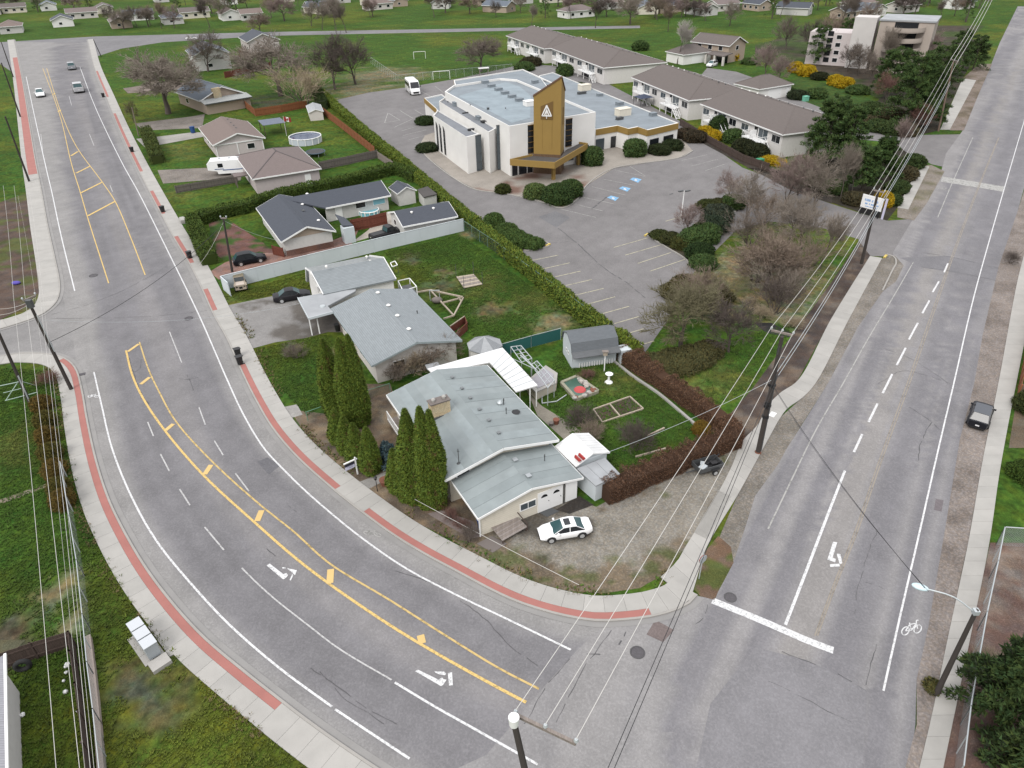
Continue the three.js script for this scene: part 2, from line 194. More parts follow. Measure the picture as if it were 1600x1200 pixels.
function curveCol(x, z) {
  const [d, s] = near(RK4, x, z); let k = 0.9 + 0.16 * fbm(x * 0.3, z * 0.3, 61, 4) + 0.1 * (vn(d * 2.2, s * 0.05, 62) - 0.5);
  const lane = [0.165, 0.16, 0.166], pale = [0.225, 0.218, 0.212], mid = [0.19, 0.182, 0.182];
  const e = Math.min(d, 14.4 - d); let c = mixc(pale, lane, sm(1.0, 2.6, e + 0.5 * (vn(s * 0.2, 3, 63) - 0.5)));
  const med = 1 - sm(0.7, 1.6, Math.abs(d - 6.6)); c = mixc(c, mid, med * 0.8);
  for (const t of [3, 4.7, 9.6, 11.2]) k *= 1 - 0.07 * (1 - sm(0.2, 0.8, Math.abs(d - t)));
  return c.map((q) => q * k);
}
function straightCol(x, z) {
  const [d, s] = near(RW, x, z); const dd = d; let k = 0.93 + 0.1 * fbm(x * 0.12, z * 0.12, 71, 3);
  const st = vn(dd * 0.9, s * 0.006, 72) * 0.65 + vn(dd * 2.2, s * 0.012, 73) * 0.35;
  let c = mixc([0.225, 0.217, 0.216], [0.165, 0.16, 0.168], sm(0.3, 0.68, st));
  const far = sm(0, 2.2, near(LW, x, z)[0]); if (x < 40 && dd > 11) c = mixc(c, [0.225, 0.218, 0.213], 0.6 * far);
  if (dd > 4.6 && dd < 6.2) c = mixc(c, [0.225, 0.212, 0.2], 0.55);
  return c.map((q) => q * k);
}
const LW = smooth(pts([[1487, 288], [1465, 340], [1427, 410], [1397, 462], [1355, 532], [1317, 600], [1275, 672], [1232, 760], [1200, 827], [1160, 900]]), 3);
const crossRoad = ground('cross_street', sheet(pts([[-500, 88], [0, 66], [150, 57], [420, 50], [1000, 40], [1000, 44], [420, 56], [255, 66], [190, 76], [152, 88], [150, 120], [30, 120], [0, 100], [-500, 140]]), 0.02, 6, (x, z) => [0.17, 0.166, 0.17].map((q) => q * (0.85 + 0.3 * fbm(x * 0.1, z * 0.1, 4)))), M.asphaltV, 'asphalt street crossing the top of the curved road');
const sideRoad = ground('side_street', sheet(pts([[94, 440], [94, 462], [86, 476], [62, 494], [0, 515], [-160, 556], [-160, 590], [0, 557], [37, 552], [87, 555], [107, 563], [122, 580], [160, 560], [150, 470]]), 0.022, 1.5, (x, z) => [0.205, 0.199, 0.195].map((q) => q * (0.88 + 0.24 * fbm(x * 0.3, z * 0.3, 14)))), M.asphaltV, 'grey side street joining the curved road by the tall pole');
const curve = ground('curved_road', sheet([...pts([[22, 66]]), ...LU.slice(0, 60).filter((p) => p.z < at(94, 458).z && proj(p)[1] < 458 && proj(p)[1] > 70), ...pts([[98, 462], [112, 520], [122, 578]]), ...LK.filter((p) => { const q = proj(p); return q[0] > 121; }), ...pts([[760, 1232], [790, 1150], [870, 1075], [940, 1010], [960, 972]]), ...RK.filter((p) => proj(p)[0] < 950 && proj(p)[1] > 66).reverse()], 0.03, 1.3, curveCol), M.asphaltV, 'grey asphalt road bending around the corner house');
const straight = ground('straight_road', sheet(pts([[640, 1235], [760, 1180], [800, 1133], [860, 1062], [900, 1018], [935, 985], [982, 969], [1020, 964], [1053, 955], [1078, 943], [1092, 932], [1117, 937], [1122, 925], [1140, 885], [1150, 862], [1162, 832], [1180, 775], [1215, 727], [1230, 700], [1262, 650], [1295, 597], [1340, 512], [1380, 455], [1400, 417], [1395, 395], [1425, 345], [1448, 318], [1470, 270], [1478, 240], [1505, 203], [1528, 150], [1545, 110], [1562, 67], [1590, 10], [1720, 10], [1690, 60], [1640, 150], [1590, 330], [1560, 418], [1535, 525], [1522, 600], [1500, 685], [1476, 830], [1450, 981], [1432, 1062], [1430, 1133], [1418, 1235]]), 0.036, 1.0, straightCol), M.asphaltV, 'pale worn asphalt road running away beside the power poles');
const mark = (road, name, list, w, m, step = 1, y = 0.05) => part(road, name, ribbon(list.length > 2 ? smooth(pts(list), step) : pts(list), w, y), m).castShadow = false;
// curved road paint
mark(curve, 'edge_line', [[41, 120], [57, 195], [75, 275], [81, 300], [96, 370], [117, 455]], 0.16, M.wline);
mark(curve, 'edge_line', [[147, 582], [160, 638], [175, 700], [205, 775], [245, 846], [300, 914], [361, 979], [440, 1047], [519, 1105]], 0.15, M.wline);
mark(curve, 'edge_line', [[524, 1109], [560, 1133], [640, 1186]], 0.15, M.wline);
mark(curve, 'edge_line', [[125, 105], [150, 170], [192, 257], [216, 300], [262, 392], [312, 495], [357, 598], [380, 647], [412, 700], [445, 736], [480, 770], [512, 798], [560, 837], [635, 889], [725, 936], [780, 962], [892, 1016]], 0.15, M.wline);
mark(curve, 'median_line', [[197, 548], [207, 587], [225, 625], [260, 676], [320, 745], [405, 823], [460, 871], [512, 911], [607, 976], [683, 1022], [780, 1076], [822, 1098]], 0.2, M.yline);
mark(curve, 'median_line', [[218, 535], [232, 577], [250, 615], [275, 659], [332, 722], [405, 788], [460, 832], [515, 881], [607, 937], [708, 1001], [780, 1045], [842, 1077]], 0.15, M.yfade);
for (const [a, b, w] of [[[200, 550], [217, 538], 0.36], [[220, 601], [234, 590], 0.4], [[259, 673], [271, 663], 0.42], [[320, 742], [330, 727], 0.45], [[402, 815], [409, 798], 0.48], [[515.5, 912], [517, 890], 0.5], [[660, 1006], [657, 993], 0.5]]) mark(curve, 'median_bar', [a, b], w, M.ybar, 1, 0.056);
mark(curve, 'turn_lane_line', [[67, 107], [95, 185], [112, 257], [126, 302], [137, 340], [170, 443]], 0.14, M.yline);
mark(curve, 'turn_lane_line', [[73, 107], [97, 180], [120, 230], [160, 285], [180, 315], [203, 368], [227, 430]], 0.14, M.yline);
for (const [a, b] of [[[126, 302], [160, 285]], [[137, 338], [180, 315]], [[111, 244], [122, 237]], [[119, 271], [141, 260]], [[83, 148], [86, 146]], [[91, 175], [95, 172]]]) mark(curve, 'turn_lane_bar', [a, b], 0.45, M.yline, 1, 0.056);
for (const [a, b] of [[[265, 519], [284, 567]], [[311, 637], [321, 664]], [[335, 689], [349, 712]], [[368, 740], [389, 768]], [[140, 210], [147, 228]], [[172, 290], [176, 300]], [[231, 660], [240, 682]], [[251, 710], [265, 737]], [[281, 765], [297, 790]], [[320, 824], [350, 860]], [[64, 210], [67, 236]], [[108, 150], [112, 165]]]) mark(curve, 'lane_dash', [a, b], 0.12, M.wworn);
mark(curve, 'lane_line', [[378, 888], [400, 910], [430, 937], [481, 977], [531, 1015], [612, 1063]], 0.11, M.wworn);
mark(curve, 'lane_line', [[617, 1067], [680, 1105], [728, 1132], [840, 1195]], 0.15, M.wline);
const flat = (P, y) => sheet(P, y);
function arrow(road, shapes, y = 0.05) { for (const s of shapes) { const m = part(road, 'turn_arrow', flat(pts(s), y), M.wline); m.castShadow = false; } }
arrow(curve, [[[416.7, 884.2], [421.7, 881.2], [442.8, 897.7], [448, 896], [450.4, 899.6], [446.6, 904], [442.8, 906.2]], [[448.5, 888.3], [464.3, 891.7], [461.1, 899.3]], [[441, 886.7], [446.6, 887.3], [446.3, 889], [441.6, 889]], [[456.7, 897.7], [458.6, 899], [454.8, 907.8], [452.6, 907.2]]]);
arrow(curve, [[[648.8, 1049.5], [653.2, 1047], [685.4, 1062.7], [691, 1059], [693, 1062], [698, 1062.7], [692.3, 1071], [689, 1072.8]], [[679, 1049.5], [684, 1050], [694, 1050], [697.3, 1053.3], [695.4, 1055.8], [686.6, 1054.5], [680.3, 1051.7]], [[699.8, 1052.6], [706.5, 1051], [707.7, 1071.5], [701.7, 1071.9]]]);
function bike(road, name, c, ax, ay, m, y = 0.052) { // bicycle symbol; ax: metres per unit along the travel way
  const o = at(...c), g = []; const P = (a, b) => V(o.x + ax.x * a + ay.x * b, 0, o.z + ax.z * a + ay.z * b);
  for (const s of [-1, 1]) { const L = []; for (let i = 0; i <= 14; i++) { const t = i / 14 * Math.PI * 2; L.push(P(s * 0.55 + 0.34 * Math.cos(t), 0.34 * Math.sin(t))); } g.push(ribbon(L, 0.07, y)); }
  for (const [a, b] of [[[-0.55, 0], [-0.25, 0.5]], [[-0.25, 0.5], [0.35, 0.5]], [[0.35, 0.5], [0.55, 0]], [[-0.25, 0.5], [0, -0.02]], [[0, -0.02], [0.35, 0.5]], [[-0.55, 0], [0, -0.02]], [[0.35, 0.5], [0.3, 0.75]], [[0.3, 0.75], [0.5, 0.75]], [[-0.25, 0.5], [-0.3, 0.65]]]) g.push(ribbon([P(...a), P(...b)], 0.07, y));
  part(road, name, mg(g), m).castShadow = false;
}
const dirOf = (a, b, k) => { const d = V().subVectors(at(...b), at(...a)).setY(0).normalize(); return d.multiplyScalar(k); };
bike(curve, 'bicycle_symbol', [146, 620], dirOf([137, 620], [156, 620], 0.62), dirOf([148, 640], [146, 600], 0.62), M.wline);
bike(curve, 'bicycle_symbol', [582, 835], dirOf([566, 833], [598, 838], 0.8), dirOf([588, 846], [578, 822], 0.6), M.fadew);
bike(curve, 'bicycle_symbol', [181, 183], dirOf([176, 183], [186, 184], 0.7), dirOf([182, 190], [179, 174], 0.9), M.fadew);
// straight road paint
mark(straight, 'edge_line', [[1640, 60], [1612, 150], [1574, 278], [1546, 375], [1520, 470], [1490, 600], [1463, 715], [1437, 830], [1408, 955], [1380, 1080]], 0.13, M.wline, 3);
mark(straight, 'edge_line', [[1427, 410], [1397, 462], [1355, 532], [1317, 600], [1275, 672], [1232, 760], [1200, 827]], 0.12, M.fadew, 2);
mark(straight, 'edge_line', [[1520, 215], [1487, 288], [1465, 340]], 0.14, M.fadew, 2);
mark(straight, 'lane_line', [[1320, 736], [1292, 808], [1258, 897], [1227, 977]], 0.2, M.wline);
for (const [a, b] of [[[1481, 412], [1475, 426]], [[1467, 440], [1457, 457]], [[1452, 470], [1441, 490]], [[1434, 505], [1420, 531]], [[1415, 544], [1401, 571]], [[1394, 585], [1379, 615]], [[1371, 631], [1357, 660]], [[1347, 679], [1334, 707]]]) mark(straight, 'lane_dash', [a, b], 0.2, M.wline);
for (const o of [0, 4]) mark(straight, 'centre_line', [[1560 + o * 0.3, 215], [1525 + o * 0.5, 300], [1487 + o * 0.7, 400], [1417 + o, 600], [1370 + o, 730], [1336 + o, 830], [1300 + o, 920], [1273 + o, 994]], 0.1, M.fadey, 2);
mark(straight, 'stop_bar', [[1113, 939], [1160, 958], [1210, 979], [1260, 1001], [1302, 1017]], 0.55, M.wline);
arrow(straight, [[[1301.4, 847.3], [1307.9, 848], [1300.7, 871.9], [1305.9, 874], [1304.8, 879.4], [1292.5, 875]], [[1306.9, 865.7], [1312.7, 866.4], [1316.1, 880], [1313.7, 882.1], [1311.3, 880.8]], [[1296, 882.5], [1311, 881.4], [1312.4, 885.5], [1297.3, 886.6]]]);
bike(straight, 'bicycle_symbol', [1424, 985], dirOf([1412, 988], [1437, 984], 0.8), dirOf([1420, 1002], [1426, 965], 1.1), M.wline);
bike(straight, 'bicycle_symbol', [1474, 296], dirOf([1468, 296], [1480, 298], 0.9), dirOf([1472, 302], [1478, 288], 1.3), M.fadew);
// cracks, patches, covers
function crackGeo(list, w, seed, y) { const r = rng(seed), P = smooth(pts(list), 0.45), o = offset(P, 1), g = []; let q = [], off2 = 0; const flush = () => { if (q.length > 1) { const A = q.map(([p, n, k]) => p.clone().addScaledVector(n, k)), B = q.map(([p, n, k]) => p.clone().addScaledVector(n, -k)); g.push(band(A, B, y)); } q = []; }; P.forEach((p, i) => { off2 = off2 * 0.8 + (r() - 0.5) * 0.12; const n = V().subVectors(o[i], p); const k = w * 0.5 * (0.25 + 0.9 * r()); q.push([p.clone().addScaledVector(n, off2), n, k]); if (r() < 0.14) flush(); }); flush(); return mg(g.length ? g : [band([P[0], P[1]], [o[0], o[1]], y)]); }
function crack(road, list, w = 0.06, seed = 1) { part(road, 'crack', crackGeo(list, w * 1.1, seed, 0.046), M.crack).castShadow = false; }
crack(curve, [[618, 892], [655, 905], [700, 925], [760, 970], [790, 1003], [840, 1040]], 0.05, 2); crack(curve, [[80, 492], [140, 475], [200, 450], [262, 416]], 0.05, 3); crack(curve, [[80, 498], [180, 497], [250, 493], [330, 485]], 0.045, 4);
crack(curve, [[280, 592], [296, 593], [310, 590]], 0.06, 5); crack(curve, [[292, 586], [297, 600], [303, 610]], 0.06, 6); crack(curve, [[220, 562], [218, 578], [208, 582]], 0.05, 7); crack(curve, [[202, 560], [214, 600], [232, 632]], 0.07, 8);
crack(curve, [[485, 1045], [530, 1075], [580, 1110], [620, 1132]], 0.05, 9); crack(curve, [[500, 1050], [540, 1090], [600, 1132]], 0.04, 10); crack(curve, [[417, 858], [430, 870]], 0.07, 11); crack(curve, [[450, 790], [465, 800]], 0.05, 12);
crack(straight, [[1200, 1012], [1260, 1035], [1310, 1055], [1352, 1080]], 0.07, 13); crack(straight, [[1200, 1065], [1240, 1082], [1290, 1110], [1330, 1130]], 0.05, 14); crack(straight, [[1105, 945], [1100, 965], [1085, 975]], 0.06, 15); crack(straight, [[978, 988], [966, 1016]], 0.14, 16); crack(straight, [[917, 1022], [938, 1024]], 0.12, 17); crack(straight, [[955, 985], [905, 1055], [870, 1130]], 0.05, 18);
crack(straight, [[1455, 660], [1440, 690], [1434, 720]], 0.08, 19); crack(straight, [[1420, 636], [1445, 652], [1468, 672]], 0.07, 20); crack(straight, [[1372, 600], [1410, 580], [1440, 585], [1485, 600]], 0.06, 21); crack(straight, [[1380, 545], [1420, 560], [1480, 600]], 0.06, 22); crack(straight, [[1440, 395], [1500, 405], [1560, 420]], 0.1, 23); crack(straight, [[1440, 418], [1490, 425], [1560, 440]], 0.08, 24); crack(straight, [[1352, 910], [1372, 916], [1392, 928]], 0.04, 25); crack(straight, [[1370, 830], [1345, 900], [1335, 960]], 0.035, 26); crack(straight, [[1352, 1080], [1362, 1040], [1372, 1000]], 0.05, 27); crack(curve, [[890, 1030], [850, 1080], [820, 1132]], 0.05, 28);
const patchM = (r, g, b) => mat(lc(r, g, b), 'asphalt');
const pd = part(straight, 'asphalt_patch', flat(pts([[1010, 992], [1024, 969], [1053, 985], [1036, 1004]]), 0.044), patchM(0.135, 0.11, 0.105)); pd.castShadow = false;
part(straight, 'asphalt_patch', flat(pts([[1180, 1012], [1260, 1032], [1355, 1080], [1345, 1235], [1080, 1235], [1110, 1100]]), 0.041), patchM(0.178, 0.173, 0.18)).castShadow = false;
part(straight, 'asphalt_patch', flat(pts([[1405, 403], [1480, 400], [1562, 418], [1555, 438], [1440, 418]]), 0.041), patchM(0.155, 0.151, 0.158)).castShadow = false;
part(straight, 'concrete_strip', flat(pts([[1472, 276], [1570, 292], [1568, 300], [1470, 284]]), 0.042), M.fadew).castShadow = false;
part(straight, 'asphalt_patch', flat(pts([[1462, 780], [1474, 782], [1471, 800], [1459, 797]]), 0.044), patchM(0.13, 0.115, 0.12)).castShadow = false;
part(curve, 'asphalt_patch', flat(pts([[402, 722], [418, 715], [438, 728], [420, 742]]), 0.037), patchM(0.118, 0.116, 0.124)).castShadow = false;
for (const [road, u, v, r] of [[straight, 996, 1020, 0.4], [straight, 1141, 934, 0.35], [curve, 146, 431, 0.45], [curve, 295, 498, 0.4], [curve, 281, 785, 0.01]]) if (r > 0.1) { const p = at(u, v), c = part(road, 'manhole_cover', mg([cyl(r, r, 0.02, 24, p.x, 0.036, p.z)]), M.iron); const ring = new THREE.TorusGeometry(r * 1.12, 0.05, 6, 28); ring.rotateX(Math.PI / 2); ring.translate(p.x, 0.045, p.z); part(c, 'ring', ring, M.crack); }

// ------------------------------------------------------------------ pavements
let slabR = rng(5);
function slabs(par, A, B, step, lim = 300) { // A, B: equal-length fine polylines
  const len = [0]; for (let i = 1; i < A.length; i++) len.push(len[i - 1] + A[i].distanceTo(A[i - 1]));
  const tot = len[len.length - 1], n = Math.max(1, Math.round(tot / step)); const f = (P, s) => { let i = 1; while (i < len.length - 1 && len[i] < s) i++; const t = (s - len[i - 1]) / (len[i] - len[i - 1] || 1); return P[i - 1].clone().lerp(P[i], t); };
  const far = [];
  for (let k = 0; k < n; k++) {
    const s0 = k * tot / n + 0.008, s1 = (k + 1) * tot / n - 0.008, m = (s0 + s1) / 2;
    const a = [f(A, s0), f(A, m), f(A, s1)], b = [f(B, s0), f(B, m), f(B, s1)];
    const g = raised(a, b, 0.02, 0.1 + 0.006 * slabR());
    if (k < lim) part(par, 'slab', g, [M.concrete, M.concrete, M.concrete2, M.concrete3][Math.floor(slabR() * 4)]); else far.push(g);
  }
  if (far.length) { const m = part(par, 'slab', mg(far), M.concrete); m.userData = { kind: 'stuff' }; }
}
function pavement(name, label, K, sgn, W, red, lim, kerbW = 0.17, rw = 0.55) {
  const root = new THREE.Group(); root.name = num(name); scene.add(root); tag(root, label, null, null, 'structure');
  const O = (d) => offset(K, d * sgn);
  part(root, 'gutter', band(O(-0.45), O(0), 0.052, 0.04), M.gutter);
  part(root, 'kerb', raised(O(0.004), O(kerbW), 0.02, 0.125), M.kerb);
  part(root, 'base', band(O(kerbW), O(W - 0.02), 0.028), M.joint);
  const idx = (q) => { const p = at(...q); let m = 0, d = 1e9; K.forEach((k, i) => { const e = k.distanceTo(p); if (e < d) { d = e; m = i; } }); return m; };
  const rs = red.map(([a, b]) => [idx(a), idx(b)]); const cuts = [...new Set([0, K.length - 1, ...rs.flat()])].sort((a, b) => a - b);
  for (let c = 0; c < cuts.length - 1; c++) { const i0 = cuts[c], i1 = cuts[c + 1]; if (i1 - i0 < 1) continue; const isR = rs.some(([a, b]) => i0 >= a && i1 <= b); const S = (d) => O(d).slice(i0, i1 + 1); if (isR) part(root, 'red_strip', raised(S(kerbW + 0.01), S(kerbW + rw), 0.02, 0.104), M.red); slabs(root, S(isR ? kerbW + rw + 0.01 : kerbW + 0.01), S(W), 1.55, lim); }
  return root;
}
pavement('sidewalk', 'concrete sidewalk with a red edge strip curving around the corner house', RK, -1, 2.15, [[[148, 112], [166, 152]], [[200, 175], [218, 270]], [[233, 300], [252, 336]], [[271, 370], [297, 412]], [[313, 452], [331, 488]], [[374, 573], [518, 764]], [[560, 798], [1020, 965]]], 300);
pavement('sidewalk', 'concrete sidewalk with a long red edge strip on the outside of the bend', LK, 1, 2.05, [[[105, 562], [438, 1092]]], 300);
pavement('sidewalk', 'concrete sidewalk and rounded corner above the side street', LU, 1, 2.5, [[[28, 90], [60, 272]]], 300, 0.17, 1.5);
function pave2(name, label, A, B, step = 1.6) { const a = smooth(pts(A), 0.5), n = a.length - 1; const cb = new THREE.CatmullRomCurve3(pts(B), false, 'centripetal'); const b = cb.getSpacedPoints(n); const root = new THREE.Group(); root.name = num(name); scene.add(root); tag(root, label, null, null, 'structure'); part(root, 'base', band(a, b, 0.03), M.joint); slabs(root, a, b, step, 300); return root; }
pave2('sidewalk', 'concrete sidewalk between the gravel lot and the straight road', [[1032, 903], [1058, 878], [1070, 857], [1110, 792], [1142, 732], [1160, 690], [1182, 667], [1202, 632], [1220, 614], [1245, 597], [1298, 500], [1359, 401]], [[1078, 940], [1090, 900], [1102, 860], [1152, 775], [1185, 715], [1203, 682], [1220, 652], [1231, 638], [1250, 625], [1271, 604], [1326, 500], [1378, 404]]);
pave2('sidewalk', 'short concrete sidewalk by the white church sign', [[1402, 325], [1437, 259]], [[1419, 328], [1452, 261]]);
pave2('sidewalk', 'short concrete sidewalk past the tall pines beyond the upper junction', [[1469, 203], [1504, 123]], [[1484, 203], [1525, 126]]);
pave2('sidewalk', 'long concrete sidewalk on the far side of the straight road beside the black hatchback', [[1640, 250], [1605, 380], [1590, 437], [1560, 597], [1535, 720], [1512, 850], [1482, 990], [1455, 1120], [1430, 1225]], [[1665, 250], [1640, 380], [1622, 437], [1588, 597], [1562, 735], [1545, 850], [1518, 985], [1490, 1120], [1468, 1225]]);
// side-walk ribs of the ridged ramp
{ const root = new THREE.Group(); root.name = num('ridged_ramp'); scene.add(root); tag(root, 'ridged concrete ramp stretch of the sidewalk by the gravel lot', null, null, 'structure'); const g = []; const a0 = at(1142, 775, 0.11), a1 = at(1104, 842, 0.11), b0 = at(1123, 766, 0.11), b1 = at(1085, 832, 0.11); for (let i = 0; i <= 16; i++) { const t = i / 16; g.push(bar(a0.clone().lerp(b0, t), a1.clone().lerp(b1, t), 0.03, 0.05)); } part(root, 'rib', mg(g), M.concrete2).userData = { kind: 'stuff' }; }

// ------------------------------------------------------------------ yards, lots, drives
const tint = (c, f = 0.3, s = 1, amp = 0.5) => (x, z) => { const k = 1 - amp / 2 + amp * fbm(x * f, z * f, s, 4); return c.map((q) => q * k); };
const lotCol = (x, z) => { const k = 0.84 + 0.24 * fbm(x * 0.12, z * 0.12, 91, 5) + 0.1 * (fbm(x * 0.9, z * 0.9, 92, 3) - 0.5); return [0.172 * k, 0.164 * k, 0.163 * k]; };
const lot = ground('parking_lot', sheet(pts([[519, 158], [575, 145], [640, 136], [720, 122], [820, 100], [900, 105], [1060, 188], [1108, 226], [1160, 262], [1200, 277], [1245, 300], [1297, 318], [1350, 335], [1388, 345], [1430, 342], [1400, 402], [1360, 400], [1340, 374], [1287, 357], [1240, 350], [1200, 346], [1150, 360], [1110, 400], [1085, 425], [1060, 462], [1040, 505], [1010, 548], [1000, 560], [960, 532], [900, 480], [830, 420], [765, 368], [710, 322], [660, 284], [590, 224]]), 0.024, 2.5, lotCol), M.asphaltV, 'grey asphalt parking lot around the church');
const acc = ground('access_road', sheet(pts([[1340, 188], [1385, 206], [1442, 211], [1503, 210], [1480, 262], [1456, 257], [1440, 249], [1416, 238], [1398, 223], [1343, 218], [1300, 215], [1240, 195], [1180, 150], [1130, 128], [1095, 118], [1105, 106], [1150, 112], [1230, 140], [1300, 178]]), 0.026, 3, lotCol), M.asphaltV, 'asphalt lane from the straight road to the townhouses');
const lotLine = (a, b, m = M.fadew, w = 0.12) => { part(lot, 'stall_line', ribbon(pts([a, b]), w, 0.04), m).castShadow = false; };
for (const [a, b] of [[[828, 408], [872, 399]], [[846, 421], [890, 411]], [[867, 433], [907, 424]], [[878, 448], [925, 437]], [[893, 463], [943, 451]], [[913, 477], [961, 464]], [[932, 493], [983, 479]], [[960, 506], [998, 495]], [[982, 521], [1006, 514]], [[999, 540], [1022, 533]]]) lotLine(a, b, M.yfadeL || (M.yfadeL = mat(lc(0.36, 0.335, 0.24), 'worn')), 0.14);
for (const [a, b] of [[[959, 387], [1012, 372]], [[977, 399], [1032, 383]], [[996, 412], [1048, 395]], [[1016, 424], [1075, 404]], [[1040, 346], [1075, 336]], [[1085, 350], [1118, 338]]]) lotLine(a, b, M.yfadeL, 0.14);
for (const [a, b] of [[[876, 327], [931, 340]], [[890, 317], [942, 330]], [[905, 307], [960, 319]], [[925, 292], [977, 305]], [[942, 280], [992, 290]], [[960, 266], [1008, 276]], [[984, 260], [1008, 275]], [[1065, 251], [1105, 242]], [[1080, 260], [1122, 249]], [[1102, 267], [1132, 257]]]) lotLine(a, b);
for (const [a, b] of [[[606, 177], [601, 192]], [[601, 192], [625, 188]], [[625, 188], [607, 177]], [[616, 199], [645, 186]], [[627, 205], [657, 196]], [[630, 212], [666, 203]], [[637, 219], [672, 210]], [[648, 225], [675, 218]], [[625, 173], [645, 185]], [[648, 172], [662, 180]], [[650, 139], [672, 150]], [[680, 135], [693, 145]]]) lotLine(a, b, M.fadew, 0.16);
for (const [u, v] of [[957.5, 310.5], [976, 296], [993, 282]]) { part(lot, 'accessible_bay', flat(pts([[u - 9, v - 1.5], [u - 3, v - 4.5], [u + 9.5, v - 1.5], [u + 4, v + 3.8]]), 0.042), M.hcblue).castShadow = false; part(lot, 'accessible_mark', flat(pts([[u - 2, v - 0.5], [u, v - 2.2], [u + 3, v], [u + 1, v + 1.5]]), 0.048), M.wline).castShadow = false; }
part(lot, 'asphalt_patch', flat(pts([[841, 339], [868, 330], [891, 340], [869, 356]]), 0.034), patchM(0.135, 0.133, 0.137)).castShadow = false;
function lotCrack(list, w, s) { part(lot, 'crack', crackGeo(list, w, s, 0.036), M.crack).castShadow = false; }
lotCrack([[872, 357], [905, 383], [945, 420], [985, 447], [1008, 466]], 0.16, 31); lotCrack([[888, 378], [850, 382], [838, 390]], 0.1, 32); lotCrack([[925, 327], [948, 308]], 0.3, 33); lotCrack([[1043, 306], [1055, 301]], 0.35, 34); lotCrack([[715, 322], [722, 325]], 0.3, 35);
const gravelCol = (x, z) => { const [d] = near(RK4, x, z); const n = fbm(x * 0.55, z * 0.55, 101, 4), e = fbm(x * 0.2, z * 0.2, 102, 3); let c = mixc([0.18, 0.172, 0.155], [0.142, 0.134, 0.12], sm(0.35, 0.7, e)); const w = sm(0.5, 0.66, n * 0.75 + fbm(x * 1.8, z * 1.8, 103, 3) * 0.35 + 0.62 * (1 - sm(2.2, 6.2, d)) - 0.16); const wc = fbm(x * 1.3, z * 1.3, 104, 3) > 0.52 ? [0.06, 0.07, 0.022] : [0.12, 0.095, 0.066]; c = mixc(c, wc, w * 0.85); const q = at(850, 815); const dk = sm(0.5, 0.7, n + 0.55 * (1 - Math.min(1, Math.hypot(x - q.x, z - q.z) / 7)) - 0.25); return mixc(c, [0.05, 0.046, 0.04], dk * 0.8); };
ground('gravel_lot', sheet(pts([[700, 838], [745, 835], [762, 828], [893, 780], [932, 792], [1000, 755], [1090, 722], [1150, 690], [1162, 690], [1142, 732], [1110, 792], [1070, 857], [1040, 896], [1000, 919], [944, 927], [889, 924], [836, 910], [780, 888], [730, 862]]), 0.012, 0.8, gravelCol), M.gravelV, 'gravel yard with patches of weeds where the white coupe stands');
ground('dirt_yard', sheet(pts([[452, 640], [520, 648], [545, 600], [610, 600], [640, 700], [700, 760], [745, 800], [762, 828], [745, 850], [700, 840], [640, 812], [617, 798], [575, 768], [530, 731], [480, 681]]), 0.016, 0.8, (x, z) => { const n = fbm(x * 0.6, z * 0.6, 105, 4), m = fbm(x * 1.6, z * 1.6, 106, 3); return mixc(mixc([0.13, 0.098, 0.07], [0.185, 0.145, 0.1], sm(0.4, 0.65, n)), [0.07, 0.056, 0.045], sm(0.5, 0.7, m) * 0.6); }), M.soilV, 'dry brown front yard of the corner house');
ground('gravel_strip', sheet(pts([[1152, 775], [1185, 715], [1203, 682], [1220, 652], [1250, 625], [1271, 604], [1326, 500], [1378, 404], [1398, 400], [1412, 415], [1400, 440], [1380, 455], [1340, 512], [1295, 597], [1230, 700], [1215, 727], [1180, 775], [1162, 832], [1146, 878], [1120, 850], [1128, 830]]), 0.04, 1, (x, z) => { const n = fbm(x * 0.5, z * 0.5, 111, 4); return mixc([0.168, 0.158, 0.146], [0.132, 0.124, 0.112], sm(0.42, 0.7, n)); }), M.gravelV, 'gravel shoulder between sidewalk and straight road');
ground('gravel_strip', sheet(pts([[1640, 250], [1605, 380], [1590, 437], [1560, 597], [1535, 720], [1512, 850], [1482, 990], [1455, 1120], [1430, 1225], [1405, 1235], [1432, 1133], [1432, 1062], [1450, 981], [1476, 830], [1500, 685], [1522, 600], [1535, 525], [1560, 418], [1590, 330], [1615, 250]]), 0.042, 1, (x, z) => { const [d] = near(RW, x, z), n = fbm(x * 0.6, z * 0.6, 113, 4); let c = mixc([0.175, 0.158, 0.15], [0.14, 0.124, 0.116], sm(0.4, 0.7, n)); const gk = sm(4.6, 5.3, d + 1.2 * (n - 0.5)); return mixc(c, [0.055, 0.072, 0.02], gk); }), M.gravelV, 'dusty gravel shoulder under the parked black hatchback');
ground('planting_bed', sheet(pts([[1345, 374], [1298, 443], [1251, 506], [1205, 567], [1175, 608], [1140, 648], [1112, 700], [1160, 690], [1182, 667], [1202, 632], [1220, 614], [1245, 597], [1298, 500], [1359, 401], [1378, 372], [1360, 366]]), 0.018, 1, (x, z) => { const n = fbm(x * 0.7, z * 0.7, 117, 4); return mixc([0.062, 0.048, 0.042], [0.12, 0.095, 0.075], sm(0.45, 0.7, n)); }), M.soilV, 'dark bark mulch bed under the power poles');
ground('gravel_strip', sheet(pts([[1437, 259], [1455, 258], [1476, 268], [1448, 318], [1428, 345], [1402, 340], [1402, 327]]), 0.045, 1.5, (x, z) => { const n = fbm(x * 0.4, z * 0.4, 125, 4); return mixc([0.17, 0.155, 0.14], [0.11, 0.105, 0.07], sm(0.45, 0.65, n)); }), M.gravelV, 'gravel shoulder beside the short sidewalk at the church sign');
